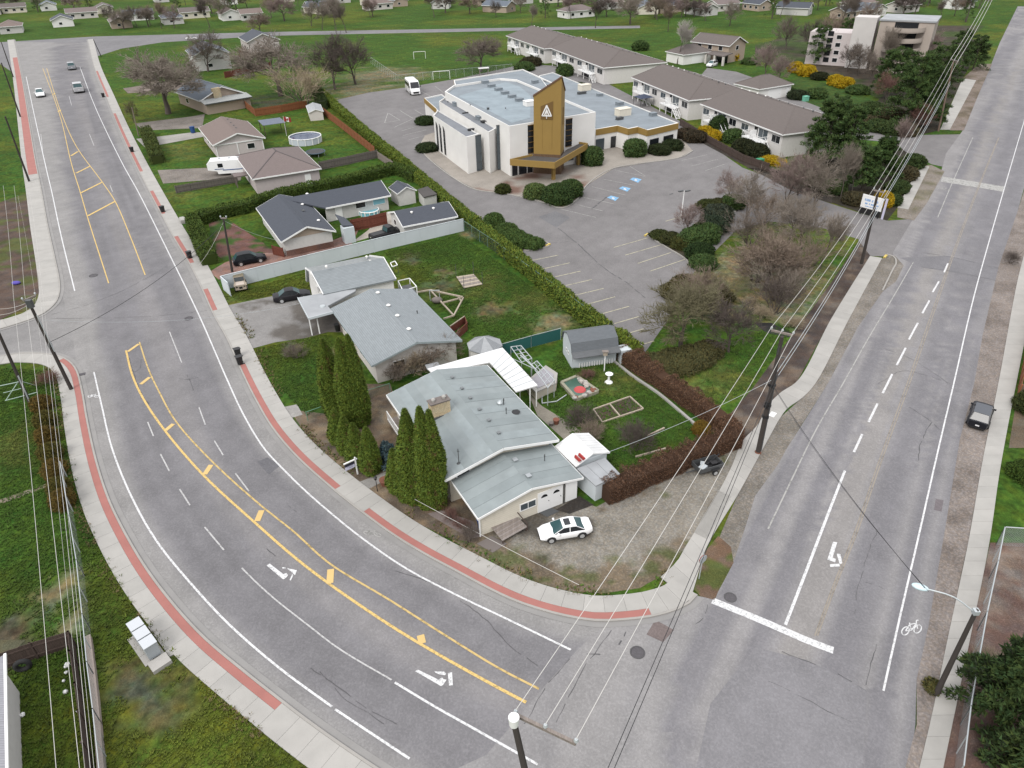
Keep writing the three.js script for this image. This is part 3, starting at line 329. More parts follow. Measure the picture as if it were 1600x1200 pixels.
ground('gravel_strip', sheet(pts([[1484, 204], [1504, 123], [1530, 100], [1550, 100], [1528, 150], [1506, 204]]), 0.045, 1.5, (x, z) => { const n = fbm(x * 0.4, z * 0.4, 126, 4); return mixc([0.17, 0.145, 0.13], [0.1, 0.085, 0.065], sm(0.45, 0.65, n)); }), M.gravelV, 'dusty shoulder beside the sidewalk beyond the upper junction');
ground('planting_bed', sheet(pts([[1102, 862], [1122, 838], [1142, 855], [1146, 880], [1122, 925], [1116, 938], [1094, 932], [1075, 912]]), 0.05, 0.6, (x, z) => { const n = fbm(x * 0.9, z * 0.9, 119, 4); return n > 0.52 ? [0.075, 0.085, 0.026] : [0.12, 0.08, 0.055]; }), M.soilV, 'small bed of dry leaves at the street corner');
ground('dirt_yard', sheet(pts([[0, 1000], [40, 1000], [-200, 1235], [-200, 800], [-60, 900]]), 0.01, 1, tint([0.08, 0.075, 0.045], 0.5, 7)), M.soilV, 'trampled yard beside the grey roof at the frame edge');
ground('dirt_yard', sheet(pts([[1547, 848], [1700, 850], [1800, 1235], [1462, 1235], [1490, 1120], [1518, 985]]), 0.02, 1, (x, z) => { const n = fbm(x * 0.7, z * 0.7, 121, 4); return mixc([0.12, 0.078, 0.066], [0.16, 0.13, 0.11], sm(0.4, 0.7, n)); }), M.soilV, 'brown leaf litter behind the chain link fence');
ground('dirt_yard', sheet(pts([[1592, 600], [1700, 600], [1700, 700], [1576, 700]]), 0.014, 1, tint([0.11, 0.085, 0.06], 0.5, 9)), M.soilV, 'bare brown ground beyond the far sidewalk');
ground('dirt_yard', sheet(pts([[-40, 330], [48, 300], [66, 412], [70, 450], [60, 470], [0, 500], [-60, 510]]), 0.014, 1, (x, z) => { const n = fbm(x * 0.35, z * 0.35, 123, 4); return n > 0.52 ? [0.07, 0.078, 0.028] : mixc([0.1, 0.075, 0.06], [0.06, 0.04, 0.036], n); }), M.soilV, 'patchy brown yard under the overhead wires above the side street');
const drive = ground('driveway', sheet(pts([[357, 477], [425, 463], [480, 465], [540, 470], [575, 520], [512, 519], [480, 528], [430, 535], [393, 545], [373, 512]]), 0.02, 1, (x, z) => { const n = fbm(x * 0.5, z * 0.5, 131, 4), q = at(510, 505); const w = sm(0.45, 0.62, n + 0.5 * (1 - Math.min(1, Math.hypot(x - q.x, z - q.z) / 8)) - 0.15); return mixc([0.2, 0.193, 0.186].map((v) => v * (0.85 + 0.3 * n)), [0.085, 0.075, 0.065], w * 0.85); }), M.asphaltV, 'stained grey driveway of the house with pale shingles');
ground('driveway', sheet(pts([[327, 425], [352, 410], [400, 395], [440, 396], [470, 395], [560, 372], [640, 352], [640, 340], [560, 360], [548, 385], [490, 404], [360, 430], [342, 437]]), 0.02, 1, tint([0.2, 0.125, 0.105], 0.8, 12)), M.soilV, 'pink brick driveway under the black hatch car');
ground('driveway', sheet(pts([[210, 193], [300, 182], [320, 178], [316, 200], [225, 204]]), 0.02, 2, tint([0.15, 0.14, 0.132], 0.3, 13)), M.gravelV, 'grey gravel driveway beside the brown roofed house');
ground('driveway', sheet(pts([[246, 266], [330, 262], [380, 262], [376, 282], [330, 281], [255, 287]]), 0.02, 2, tint([0.16, 0.148, 0.138], 0.3, 14)), M.gravelV, 'grey gravel driveway under the white camper trailer');
ground('driveway', sheet(pts([[192, 138], [262, 128], [300, 130], [300, 138], [200, 146]]), 0.02, 3, tint([0.15, 0.13, 0.12], 0.2, 15)), M.gravelV, 'brown gravel driveway under the spreading bare tree');
ground('footpath', sheet(pts([[213, 217], [235, 215], [300, 207], [322, 207], [322, 213], [246, 227], [236, 226], [228, 232]]), 0.022, 2, tint([0.27, 0.26, 0.24], 0.3, 16)), M.asphaltV, 'concrete path to the brown roofed house');
ground('footpath', sheet(pts([[557, 755], [606, 736], [640, 728], [646, 736], [613, 745], [571, 767]]), 0.022, 1, tint([0.235, 0.225, 0.21], 0.6, 17)), M.asphaltV, 'concrete walkway to the corner house past the cedars');
ground('footpath', sheet(pts([[444, 636], [464, 632], [473, 648], [456, 653]]), 0.022, 1, tint([0.27, 0.26, 0.245], 0.6, 18)), M.asphaltV, 'square concrete pad beside the sidewalk and green fence');
ground('footpath', sheet(pts([[824, 612], [846, 634], [880, 655], [925, 685], [885, 690], [840, 650]]), 0.02, 1, tint([0.22, 0.2, 0.165], 0.8, 19)), M.asphaltV, 'worn concrete patio along the back wall of the corner house');
ground('footpath', sheet(pts([[548, 380], [640, 352], [646, 330], [600, 332], [575, 360]]), 0.023, 1, tint([0.33, 0.3, 0.26], 0.8, 20)), M.asphaltV, 'pale flagstone court inside the white wall');
ground('footpath', sheet(pts([[0, 781], [40, 767], [76, 755], [76, 760], [40, 774], [0, 788]]), 0.02, 1, tint([0.16, 0.135, 0.105], 0.8, 22)), M.soilV, 'narrow dirt path across the lawn by the outer sidewalk');
ground('footpath', sheet(pts([[655, 228], [668, 246], [713, 281], [745, 297], [790, 303], [845, 315], [878, 325], [905, 308], [915, 291], [960, 263], [1060, 247], [1082, 236], [1062, 212], [900, 200], [700, 200], [664, 212]]), 0.06, 2, (x, z) => { const n = fbm(x * 0.25, z * 0.25, 135, 4); const q = at(860, 300), d = Math.hypot(x - q.x, z - q.z); return n > 0.56 && d < 14 ? [0.15, 0.095, 0.075] : [0.27, 0.245, 0.215].map((v) => v * (0.85 + 0.3 * n)); }), M.asphaltV, 'concrete apron and planting strip in front of the church');
{ const K = smooth(pts([[655, 228], [668, 246], [713, 281], [745, 297], [790, 303], [845, 315], [878, 325], [905, 308], [915, 291], [960, 263], [1060, 247], [1082, 236]]), 1); const m = part(scene, 'church_kerb', raised(K, offset(K, 0.2), 0.02, 0.16), M.kerb); tag(m, 'concrete kerb around the church apron', null, null, 'structure'); }
ground('lawn', sheet(pts([[1195, 150], [1250, 120], [1330, 140], [1380, 165], [1360, 185], [1300, 175], [1235, 150]]), 0.03, 2, (x, z) => { const k = 0.7 + 0.6 * fbm(x * 0.3, z * 0.3, 137); return [0.04 * k, 0.072 * k, 0.014 * k]; }), M.grassV, 'mown lawn strip behind the townhouses with yellow bushes');
ground('planting_bed', sheet(pts([[1062, 205], [1110, 232], [1165, 262], [1240, 268], [1300, 300], [1300, 318], [1240, 300], [1165, 262], [1108, 228], [1062, 192]].slice(0, 7)), 0.03, 2, tint([0.05, 0.042, 0.035], 0.3, 23)), M.soilV, 'dark shrub bed between the church lot and townhouses');
ground('planting_bed', sheet(pts([[1225, 290], [1290, 250], [1400, 225], [1440, 258], [1402, 325], [1386, 345], [1350, 334], [1297, 316]]), 0.028, 2, tint([0.04, 0.035, 0.026], 0.3, 24)), M.soilV, 'dark ground under the pines by the church sign');
ground('planting_bed', sheet(pts([[1180, 95], [1300, 120], [1385, 160], [1460, 100], [1540, 40], [1300, 40], [1180, 70]]), 0.022, 3, (x, z) => { const n = fbm(x * 0.12, z * 0.12, 141, 4); return n > 0.5 ? [0.055, 0.045, 0.035] : [0.04, 0.06, 0.018]; }), M.soilV, 'dark ground under the trees before the apartment block');
ground('planting_bed', sheet(pts([[1340, 186], [1385, 205], [1442, 210], [1466, 204], [1504, 123], [1540, 60], [1440, 70], [1380, 150]]), 0.027, 3, tint([0.045, 0.04, 0.03], 0.2, 25)), M.soilV, 'dark planting under the pines beyond the upper junction');
ground('planting_bed', sheet(pts([[325, 345], [352, 340], [412, 380], [440, 400], [405, 393], [350, 408], [335, 395]]), 0.015, 1, (x, z) => { const n = fbm(x * 0.35, z * 0.35, 139, 4); return n > 0.5 ? [0.12, 0.065, 0.055] : [0.035, 0.068, 0.016]; }), M.soilV, 'red bark beds and grass in front of the dark roofed house');
// ------------------------------------------------------------------ buildings
// frame from three eave corners seen in the photograph at height h: A-B one eave, C across from B
function frame(A, B, C, h, trim = {}) {
  const a = at(...A, h), b = at(...B, h), c = at(...C, h);
  const u = V().subVectors(b, a).setY(0), L = trim.L || u.length(); u.normalize();
  const v = V(-u.z, 0, u.x), w0 = V().subVectors(c, b).dot(v), sz0 = Math.sign(w0), W = trim.W || Math.abs(w0); const sgn = sz0;
  const mid = (trim.fromA ? a.clone().addScaledVector(u, L / 2) : b.clone().addScaledVector(u, -L / 2)).addScaledVector(v, sgn * W / 2); mid.y = 0;
  // local x = u ; local z = (-u.z, u.x) = v
  return { pos: mid, ry: Math.atan2(-u.z, u.x), L, W, s: sgn };
}
function windowAt(par, x, y, z, w, h, face, glassM = M.glass, frameM = M.trim, cols = 1, name = 'window') {
  // face: 'x', '-x', 'z', '-z' (outward)
  const f = 0.07, d = 0.07, g = [bx(w + 2 * f, f, d, 0, -f, 0), bx(w + 2 * f, f, d, 0, h, 0), bx(f, h, d, -w / 2 - f / 2, 0, 0), bx(f, h, d, w / 2 + f / 2, 0, 0)];
  for (let i = 1; i < cols; i++) g.push(bx(0.05, h, d * 0.8, -w / 2 + w * i / cols, 0, 0));
  const ry = { z: 0, '-z': Math.PI, x: Math.PI / 2, '-x': -Math.PI / 2 }[face];
  const m = part(par, name, mg(g), frameM); m.position.set(x, y, z); m.rotation.y = ry;
  const pane = part(m, 'pane', bx(w, h, 0.03, 0, 0, -0.005), glassM); return m;
}
function doorAt(par, x, y, z, w, h, face, m = M.trim) { const ry = { z: 0, '-z': Math.PI, x: Math.PI / 2, '-x': -Math.PI / 2 }[face]; const d = part(par, 'door', mg([bx(w, h, 0.06, 0, 0, 0), bx(w + 0.16, 0.08, 0.08, 0, h, 0), bx(0.08, h, 0.08, -w / 2 - 0.04, 0, 0), bx(0.08, h, 0.08, w / 2 + 0.04, 0, 0)]), m); d.position.set(x, y, z); d.rotation.y = ry; part(d, 'handle', bx(0.05, 0.05, 0.08, w * 0.38, h * 0.47, 0.05), M.dsteel); return d; }
// gable roof over L x W, ridge along x ('x') or z
function gable(par, L, W, h, rise, oh, wallM, roofM, o = {}) {
  const t = o.t || 0.2, hl = L / 2, hw = W / 2, R = h + rise, wl = hl - oh, ww = hw - oh, wn = hw - (o.inN ?? oh), wp = hw - (o.inP ?? oh), sl = rise / hw;
  const top = (z) => R - sl * Math.abs(z) - t * 0.9;
  const pent = [[-wn, 0], [wp, 0], [wp, top(wp)], [0, top(0)], [-wn, top(wn)]];
  const P = (x, q) => V(x, q[1], q[0]);
  const wf = [pent.map((q) => P(wl, q)).reverse(), pent.map((q) => P(-wl, q)), [P(-wl, pent[0]), P(wl, pent[0]), P(wl, pent[4]), P(-wl, pent[4])].reverse(), [P(-wl, pent[1]), P(wl, pent[1]), P(wl, pent[2]), P(-wl, pent[2])]];
  part(par, 'wall', faces(wf), wallM);
  const rf = part(par, 'roof', mg([slab([V(-hl, R, 0), V(-hl, h, -hw), V(hl, h, -hw), V(hl, R, 0)].reverse(), t), slab([V(-hl, R, 0), V(hl, R, 0), V(hl, h, hw), V(-hl, h, hw)].reverse(), t)]), roofM);
  const fs = []; for (const x of [-hl - 0.02, hl + 0.02]) for (const s of [-1, 1]) fs.push(bar(V(x, R - t * 0.55, 0), V(x, h - t * 0.55, s * hw), 0.04, t * 1.1)); for (const s of [-1, 1]) fs.push(bx(L + 0.08, t * 1.05, 0.05, 0, h - t * 1.05, s * (hw + 0.025)));
  part(par, 'fascia', mg(fs), o.trim || M.trim);
  if (o.cap !== false) part(rf, 'ridge_cap', mg([bx(L, 0.03, 0.16, 0, 0, 0.07, 0, Math.atan(sl)).translate(0, R - 0.01, 0), bx(L, 0.03, 0.16, 0, 0, -0.07, 0, -Math.atan(sl)).translate(0, R - 0.01, 0)]), roofM);
  return rf;
}
function hip(par, L, W, h, rise, oh, wallM, roofM, o = {}) { // ridge along x; o.a, o.b: hip length at the -x and +x ends (0: gable end)
  const hl = L / 2, hw = W / 2, R = h + rise, a = o.a ?? W / 2, b = o.b ?? W / 2, t = 0.2; const r0 = V(-hl + a, R, 0), r1 = V(hl - b, R, 0), c = [V(-hl, h, -hw), V(hl, h, -hw), V(hl, h, hw), V(-hl, h, hw)];
  part(par, 'wall', mg([bx(L - 2 * oh, h - 0.1, W - 2 * oh), ...(a ? [] : [faces([[V(-hl + oh, h - 0.12, -hw + oh), V(-hl + oh, h - 0.12, hw - oh), V(-hl + oh, R - 0.25, 0)]])]), ...(b ? [] : [faces([[V(hl - oh, h - 0.12, -hw + oh), V(hl - oh, h - 0.12, hw - oh), V(hl - oh, R - 0.25, 0)]])])]), wallM);
  const f = [[r0, r1, c[1], c[0]], [r1, r0, c[3], c[2]], [r0, c[0], c[3]], [r1, c[2], c[1]], [c[0], c[1], c[2], c[3]].map((q) => V(q.x, q.y - t, q.z))];
  const rf = part(par, 'roof', faces(f), roofM);
  const caps = [bar(r0, r1, 0.22, 0.06)]; for (const [p, q] of [[r0, c[0]], [r0, c[3]], [r1, c[1]], [r1, c[2]]]) caps.push(bar(p, q, 0.2, 0.06)); part(rf, 'ridge_cap', mg(caps), o.capM || roofM);
  part(par, 'fascia', mg([0, 1, 2, 3].map((i) => { const p = c[i], q = c[(i + 1) % 4]; return bar(V(p.x, h - t / 2, p.z), V(q.x, h - t / 2, q.z), 0.06, t + 0.02); })), o.trim || M.trim);
  return rf;
}
function vent(par, x, y, z, m = M.white, r = 0.16, h = 0.16, name = 'roof_vent') { return part(par, name, mg([cyl(r * 0.8, r * 0.8, h, 10, x, y - 0.05, z), cyl(r * 1.3, r * 0.7, h * 0.5, 10, x, y + h - 0.05, z)]), m); }
const roofY = (h, rise, W) => (z) => h + rise * (1 - Math.abs(z) / (W / 2));

// --- corner house: low gable with membrane strips
{
  const f = frame([604, 617], [695, 750], [871, 685], 3.1); const { L, W } = f; // x from far street corner to near corner, z toward the yard
  M.roofA3 = mat(lc(0.205, 0.234, 0.238), 'membrane', { r: 0.6, s: 0.7 }); M.ventM = mat(lc(0.14, 0.15, 0.155), null, { r: 0.5 }); const g = thing('corner_house', 'low house with wide pale blue grey metal roof and brick chimney behind the tall cedars', 'house', f.pos, f.ry);
  const h = 3.1, rise = 1.15, y = roofY(h, rise, W), S = f.s; const rf = gable(g, L, W, h, rise, 0.6, M.cream, M.roofA, { t: 0.22, cap: false });
  const n1 = 6; for (let i = 0; i < n1; i++) { const z0 = -S * (W / 2) * (1 - i / n1), z1 = -S * (W / 2) * (1 - (i + 1) / n1); const e = 0.012 + 0.012 * (i % 2); const q = [V(-L / 2, y(z0) + e, z0), V(L / 2, y(z0) + e, z0), V(L / 2, y(z1) + e + 0.016, z1), V(-L / 2, y(z1) + e + 0.016, z1)]; part(rf, 'roof_panel', slab(S > 0 ? q.reverse() : q, 0.02), [M.roofA, M.roofA2, M.roofA3][(i * 2) % 3]); }
  const n2 = 13; for (let i = 0; i < n2; i++) { const x0 = -L / 2 + L * i / n2, x1 = -L / 2 + L * (i + 1) / n2 - 0.02; const e = 0.012 + 0.014 * (i % 2); const q = [V(x0, y(0) + e, 0), V(x1, y(0) + e, 0), V(x1, h + e, S * W / 2), V(x0, h + e, S * W / 2)]; part(rf, 'roof_panel', slab(S > 0 ? q.reverse() : q, 0.02), [M.roofA, M.roofA3, M.roofA, M.roofA2][(i * 7) % 4]); }
  const loc = (u, v, hh) => g.worldToLocal(at(u, v, hh)); g.updateMatrixWorld(true);
  const ch = loc(689.5, 649, 3.75); ch.x -= 0.3; const cy = y(ch.z) - 0.25; part(g, 'chimney', bx(0.8, 1.65, 1.75, ch.x, cy, ch.z), M.chim); part(g, 'chimney_cap', bx(0.92, 0.1, 1.9, ch.x, cy + 1.65, ch.z), M.stoneD); for (const d of [-0.5, 0.5]) part(g, 'flue', mg([cyl(0.15, 0.15, 0.2, 10, ch.x, cy + 1.75, ch.z + d), cyl(0.2, 0.12, 0.1, 10, ch.x, cy + 1.95, ch.z + d)]), M.concrete3); part(g, 'flashing', bx(1.0, 0.32, 2.0, ch.x, cy, ch.z), M.dsteel);
  for (const [u, v] of [[707, 591], [722, 608], [735, 623], [749.5, 641], [764, 658], [779.5, 678]]) { const p = loc(u, v, 4.1); part(g, 'roof_vent', mg([bx(0.24, 0.16, 0.24, p.x, y(p.z) - 0.02, p.z), bx(0.3, 0.04, 0.3, p.x, y(p.z) + 0.14, p.z)]), M.ventM); }
  for (const [u, v, r, hh, m] of [[781, 630, 0.2, 0.25, M.galv], [787, 630, 0.06, 0.5, M.dsteel], [791, 646, 0.05, 0.5, M.dsteel], [806, 641, 0.3, 0.14, M.black]]) { const p = loc(u, v, 3.7); vent(g, p.x, y(p.z), p.z, m, r, hh, 'roof_pipe'); }
  { const p = loc(717, 722, 3.6); const yy = y(p.z); part(g, 'antenna_mast', mg([rod(V(p.x, yy, p.z), V(p.x, yy + 1.5, p.z), 0.035), rod(V(p.x - 0.25, yy + 1.1, p.z), V(p.x + 0.25, yy + 1.4, p.z), 0.025), cyl(0.2, 0.1, 0.1, 8, p.x, yy, p.z)]), M.dsteel); }
  // street side: balcony and windows
  const z0 = -S * (W / 2 - 0.6), F = S > 0 ? '-z' : 'z'; for (const x of [-4.8, -2.2]) windowAt(g, x, 1.1, z0 - S * 0.03, 1.6, 1.2, F, M.glass, M.trim, 2);
  const bal = []; for (let i = 0; i <= 16; i++) bal.push(bx(0.05, 0.85, 0.05, -6.3 + i * 0.3, 0.75, -S * (W / 2 + 0.35))); part(g, 'balcony_rail', mg([...bal, bx(4.9, 0.07, 0.07, -3.9, 1.6, -S * (W / 2 + 0.35)), bx(4.9, 0.07, 0.07, -3.9, 0.7, -S * (W / 2 + 0.35))]), M.trim); part(g, 'balcony_deck', bx(5, 0.15, 1.3, -3.9, 0.5, -S * (W / 2 - 0.25)), M.woodG);
  windowAt(g, L / 2 - 0.56, 2.3, -S * 3.4, 1.1, 0.5, 'x', M.glass, M.trim); doorAt(g, 2.5, 0.1, z0 - S * 0.03, 0.95, 2.05, F, M.trim);
  windowAt(g, -1, 1, -z0 + S * 0.03, 1.8, 1.2, S > 0 ? 'z' : '-z'); windowAt(g, 3.4, 1, -z0 + S * 0.03, 1.4, 1.2, S > 0 ? 'z' : '-z');
}
// --- attached garage of the corner house
{
  const f = frame([707.5, 754], [747, 810], [911, 746], 2.3); f.L += 0.5; const L = f.L, W = f.W, S = f.s; const g = thing('garage', 'cream garage with pale blue grey roof and white double door beside the white coupe', 'garage', f.pos, f.ry); g.translateX(-0.25);
  const h = 2.3, rise = 0.95, y = roofY(h, rise, W); const rf = gable(g, L, W, h, rise, 0.35, M.cream, M.roofA, { t: 0.18, cap: false, ...(S > 0 ? { inN: 1.5 } : { inP: 1.5 }) }); part(g, 'front_wing_wall', bx(0.12, 2.1, 1.2, L / 2 - 0.41, 0, -S * (W / 2 - 0.92)), M.cream);
  for (const s of [-1, 1]) { const n = 9; if (s * S > 0) { for (let i = 0; i < 6; i++) { const x0 = -L / 2 + L * i / 6, x1 = x0 + L / 6 - 0.02, e = 0.012 + 0.012 * (i % 2); const q = [V(x0, y(0) + e, 0), V(x1, y(0) + e, 0), V(x1, h + e, s * W / 2), V(x0, h + e, s * W / 2)]; part(rf, 'roof_panel', slab(s > 0 ? q.reverse() : q, 0.02), i % 2 ? M.roofA : M.roofA2); } } else for (let i = 0; i < 5; i++) { const x0 = -L / 2 + L * i / 5, x1 = x0 + L / 5 - 0.02, e = 0.012 + 0.012 * (i % 2); const q = [V(x0, y(0) + e, 0), V(x1, y(0) + e, 0), V(x1, h + e, s * W / 2), V(x0, h + e, s * W / 2)]; part(rf, 'roof_panel', slab(s > 0 ? q.reverse() : q, 0.02), i % 2 ? M.roofA2 : M.roofA); } }
  g.updateMatrixWorld(true); const loc = (u, v, hh) => g.worldToLocal(at(u, v, hh));
  for (const [u, v] of [[805, 722], [826, 747]]) { const p = loc(u, v, 3); part(g, 'roof_vent', mg([bx(0.34, 0.14, 0.34, p.x, y(p.z) - 0.02, p.z), bx(0.42, 0.04, 0.4, p.x, y(p.z) + 0.12, p.z)]), M.steel); }
  { const p = loc(851, 717, 2.9); vent(g, p.x, y(p.z), p.z, M.dsteel, 0.05, 0.5, 'roof_pipe'); }
  const fx = L / 2 - 0.35 + 0.03; const wz = (u, v, hh) => loc(u, v, hh).z;
  windowAt(g, fx, 1.0, wz(820, 783, 1.3), 1.35, 0.62, 'x', M.glassL, M.trim, 2); const dz = (wz(846, 795, 0) + wz(868, 788, 0)) / 2;
  for (const s of [-1, 1]) { const d = doorAt(g, fx, 0.05, dz + s * 0.56, 1.04, 1.95, 'x', M.trim); const fan = new THREE.CircleGeometry(0.3, 14, 0, Math.PI); fan.translate(0, 1.45, 0.035); part(d, 'fanlight', fan, M.glass); }
  part(g, 'downpipe', bx(0.08, 2.1, 0.08, fx + 0.05, 0, S * (W / 2 - 1.6)), M.dsteel); part(g, 'side_door', bx(0.05, 2, 1.1, fx + 0.02, 0.05, S * (W / 2 - 0.9)), M.trim);
  for (const k of [-L / 2 - 0.3, L / 2 - 0.3]) part(g, 'porch_post', bx(0.1, 2.1, 0.1, k, 0, -S * (W / 2 - 0.22)), M.trim);
}
// --- white patio cover behind the corner house
{
  const h = 2.75; const q = [[668, 576], [785, 543], [840, 602], [806, 612], [765, 566], [725, 574], [675, 583]]; const o = at(760, 600, 0); const P = pts(q, h).map((p) => V(p.x - o.x, h, p.z - o.z)); P[1].y += 0.06; P[0].y += 0.03;
  const g = thing('patio_cover', 'glossy white sheet metal patio cover on posts behind the corner house', 'patio cover', o);
  part(g, 'roof', mg(tri2(pts(q, h)).map((t) => slab(t.map((p) => V(p.x - o.x, h, p.z - o.z)), 0.12))), M.roofW);
  const r0 = at(785, 543, h).sub(o), r1 = at(765, 566, h).sub(o), r2 = at(840, 602, h).sub(o), r3 = at(806, 612, h).sub(o); const seams = []; for (let i = 1; i < 8; i++) { const t = i / 8; seams.push(bar(r0.clone().lerp(r2, t).setY(h + 0.02), r1.clone().lerp(r3, t).setY(h + 0.02), 0.05, 0.04)); } part(g, 'seam', mg(seams), M.galv);
  for (const [u, v] of [[828, 606], [812, 590], [838, 600]]) { const p = at(u, v, h - 0.1).sub(o); part(g, 'post', bx(0.1, h - 0.1, 0.1, p.x, 0, p.z), M.trim); }
}
// --- neighbour with pale shingles
{
  const f = frame([517, 482], [581, 571], [720, 530], 2.6); const { L, W } = f, S = f.s; const h = 2.6, rise = 1.25, y = roofY(h, rise, W); const g = thing('shingled_house', 'long house with pale grey shingle gable roof beside the stained driveway', 'house', f.pos, f.ry);
  gable(g, L, W, h, rise, 0.5, M.stucco, M.roofB, { trim: mat(lc(0.25, 0.29, 0.3)) }); g.updateMatrixWorld(true); const loc = (u, v, hh) => g.worldToLocal(at(u, v, hh));
  for (const [u, v] of [[590.5, 459], [607, 479], [621, 495], [639, 516]]) { const p = loc(u, v, 3.7); vent(g, p.x, y(p.z), p.z, M.white, 0.2, 0.18); } { const p = loc(652, 489, 3.2); vent(g, p.x, y(p.z), p.z, M.dsteel, 0.07, 0.3); }
  const z0 = -S * (W / 2 - 0.5), F = S > 0 ? '-z' : 'z'; for (const x of [-4.6, -1.4, 2.2]) windowAt(g, x, 1.0, z0 - S * 0.03, 1.6, 1.15, F, M.glass, M.trim, 2); windowAt(g, L / 2 - 0.47, 1, -S * 2, 1.2, 1, 'x'); doorAt(g, -5.9, 0.1, z0 - S * 0.03, 0.9, 2, F, M.woodG);
  const sl = [[1, 0.11]]; // extra bay at the far end
  const b = [at(622, 450, 2.9), at(650, 452, 2.6), at(624, 480, 2.7), at(600, 455, 3.4)].map((p) => g.worldToLocal(p));
}
{ // its garage: ridge with a short shallow back slope and a long steep front slope
  const o = at(550, 455, 0), g = thing('gambrel_garage', 'tall garage with one long pale shingle slope next to the flat carport', 'garage', o); const L = (u, v, h) => at(u, v, h).sub(o);
  const h0 = 2.8, hr = 4.6; const e0 = L(505, 460, h0), e1 = L(619, 436, h0), r0 = L(486, 425, hr), r1 = L(603, 397, hr);
  const u = V().subVectors(e1, e0).setY(0).normalize(); r1.copy(r0).addScaledVector(u, e0.distanceTo(e1)); const bk = V(-u.z, 0, u.x); if (bk.dot(V().subVectors(r0, e0)) < 0) bk.negate();
  const m0 = L(477.5, 419, hr + 0.55), m1 = m0.clone().addScaledVector(u, e0.distanceTo(e1) - 1.2); const b0 = m0.clone().addScaledVector(bk, 1.6).setY(h0), b1 = m1.clone().addScaledVector(bk, 1.6).setY(h0);
  part(g, 'roof', mg([slab([e0, e1, r1, r0], 0.18)]), M.roofB); part(g, 'rear_roof', mg([slab([r0, r1, m1, m0], 0.18), slab([m0, m1, b1, b0], 0.18)]), M.roofBl);
  const inn = (p, k, d) => p.clone().addScaledVector(u, k).addScaledVector(bk, d); const W1 = [inn(e0, 0.3, 0.35), inn(r0, 0.3, 0), inn(m0, 0.3, 0), inn(b0, 0.3, -0.35)], W2 = [inn(e1, -0.3, 0.35), inn(r1, -0.3, 0), inn(m1, -0.3, 0), inn(b1, -0.3, -0.35)]; const dn = (p) => V(p.x, 0, p.z), lo = (p) => V(p.x, p.y - 0.2, p.z);
  part(g, 'wall', faces([[dn(W1[0]), dn(W1[3]), lo(W1[3]), lo(W1[2]), lo(W1[1]), lo(W1[0])], [dn(W2[0]), dn(W2[3]), lo(W2[3]), lo(W2[2]), lo(W2[1]), lo(W2[0])], [dn(W1[0]), dn(W2[0]), lo(W2[0]), lo(W1[0])], [dn(W1[3]), dn(W2[3]), lo(W2[3]), lo(W1[3])]]), M.white);
  part(g, 'bargeboard', mg([bar(e0, r0, 0.08, 0.2), bar(r0, m0, 0.08, 0.2), bar(m0, b0, 0.08, 0.2)]), M.trim); part(g, 'bargeboard', mg([bar(e1, r1, 0.08, 0.2), bar(r1, m1, 0.08, 0.2)]), M.trim);
  const wp = W1[0].clone().lerp(W1[3], 0.45).addScaledVector(u, -0.04); const win = part(g, 'window', bx(0.08, 0.9, 0.9, 0, 0, 0, Math.atan2(-u.z, u.x)), M.trim); win.position.set(wp.x, 2.2, wp.z); part(win, 'pane', bx(0.1, 0.75, 0.75, 0, 0.07, 0, Math.atan2(-u.z, u.x)), M.glass);
  for (const [a, b2] of [[510, 417], [573, 402]]) { const p = L(a, b2, 5.1); vent(g, p.x, 5.05, p.z, M.white, 0.14, 0.2); }
}
{ // flat carport roof
  const h = 2.7, o = at(510, 490, 0), q = pts([[465, 465], [482, 497], [520, 487], [512, 478], [555, 455], [556, 452], [503, 458]], h); const g = thing('carport', 'flat white grey carport roof over the oily end of the driveway', 'carport', o);
  part(g, 'roof', mg(tri2(q).map((t) => slab(t.map((p) => V(p.x - o.x, h, p.z - o.z)), 0.22))), M.roofG); const P = q.map((p) => p.clone().sub(o)); part(g, 'fascia', mg([bar(P[0].clone().setY(h - 0.1), P[1].clone().setY(h - 0.1), 0.06, 0.28), bar(P[1].clone().setY(h - 0.1), P[2].clone().setY(h - 0.1), 0.06, 0.28)]), M.fenceW);
  for (const [u, v] of [[482, 494], [494, 491.5]]) { const p = at(u, v, h - 0.2).sub(o); part(g, 'post', bx(0.12, h - 0.2, 0.12, p.x, 0, p.z), M.trim); } const d = at(504, 479, h).sub(o); part(g, 'roof_dish', cyl(0.35, 0.3, 0.12, 14, d.x, h, d.z), M.galv);
}
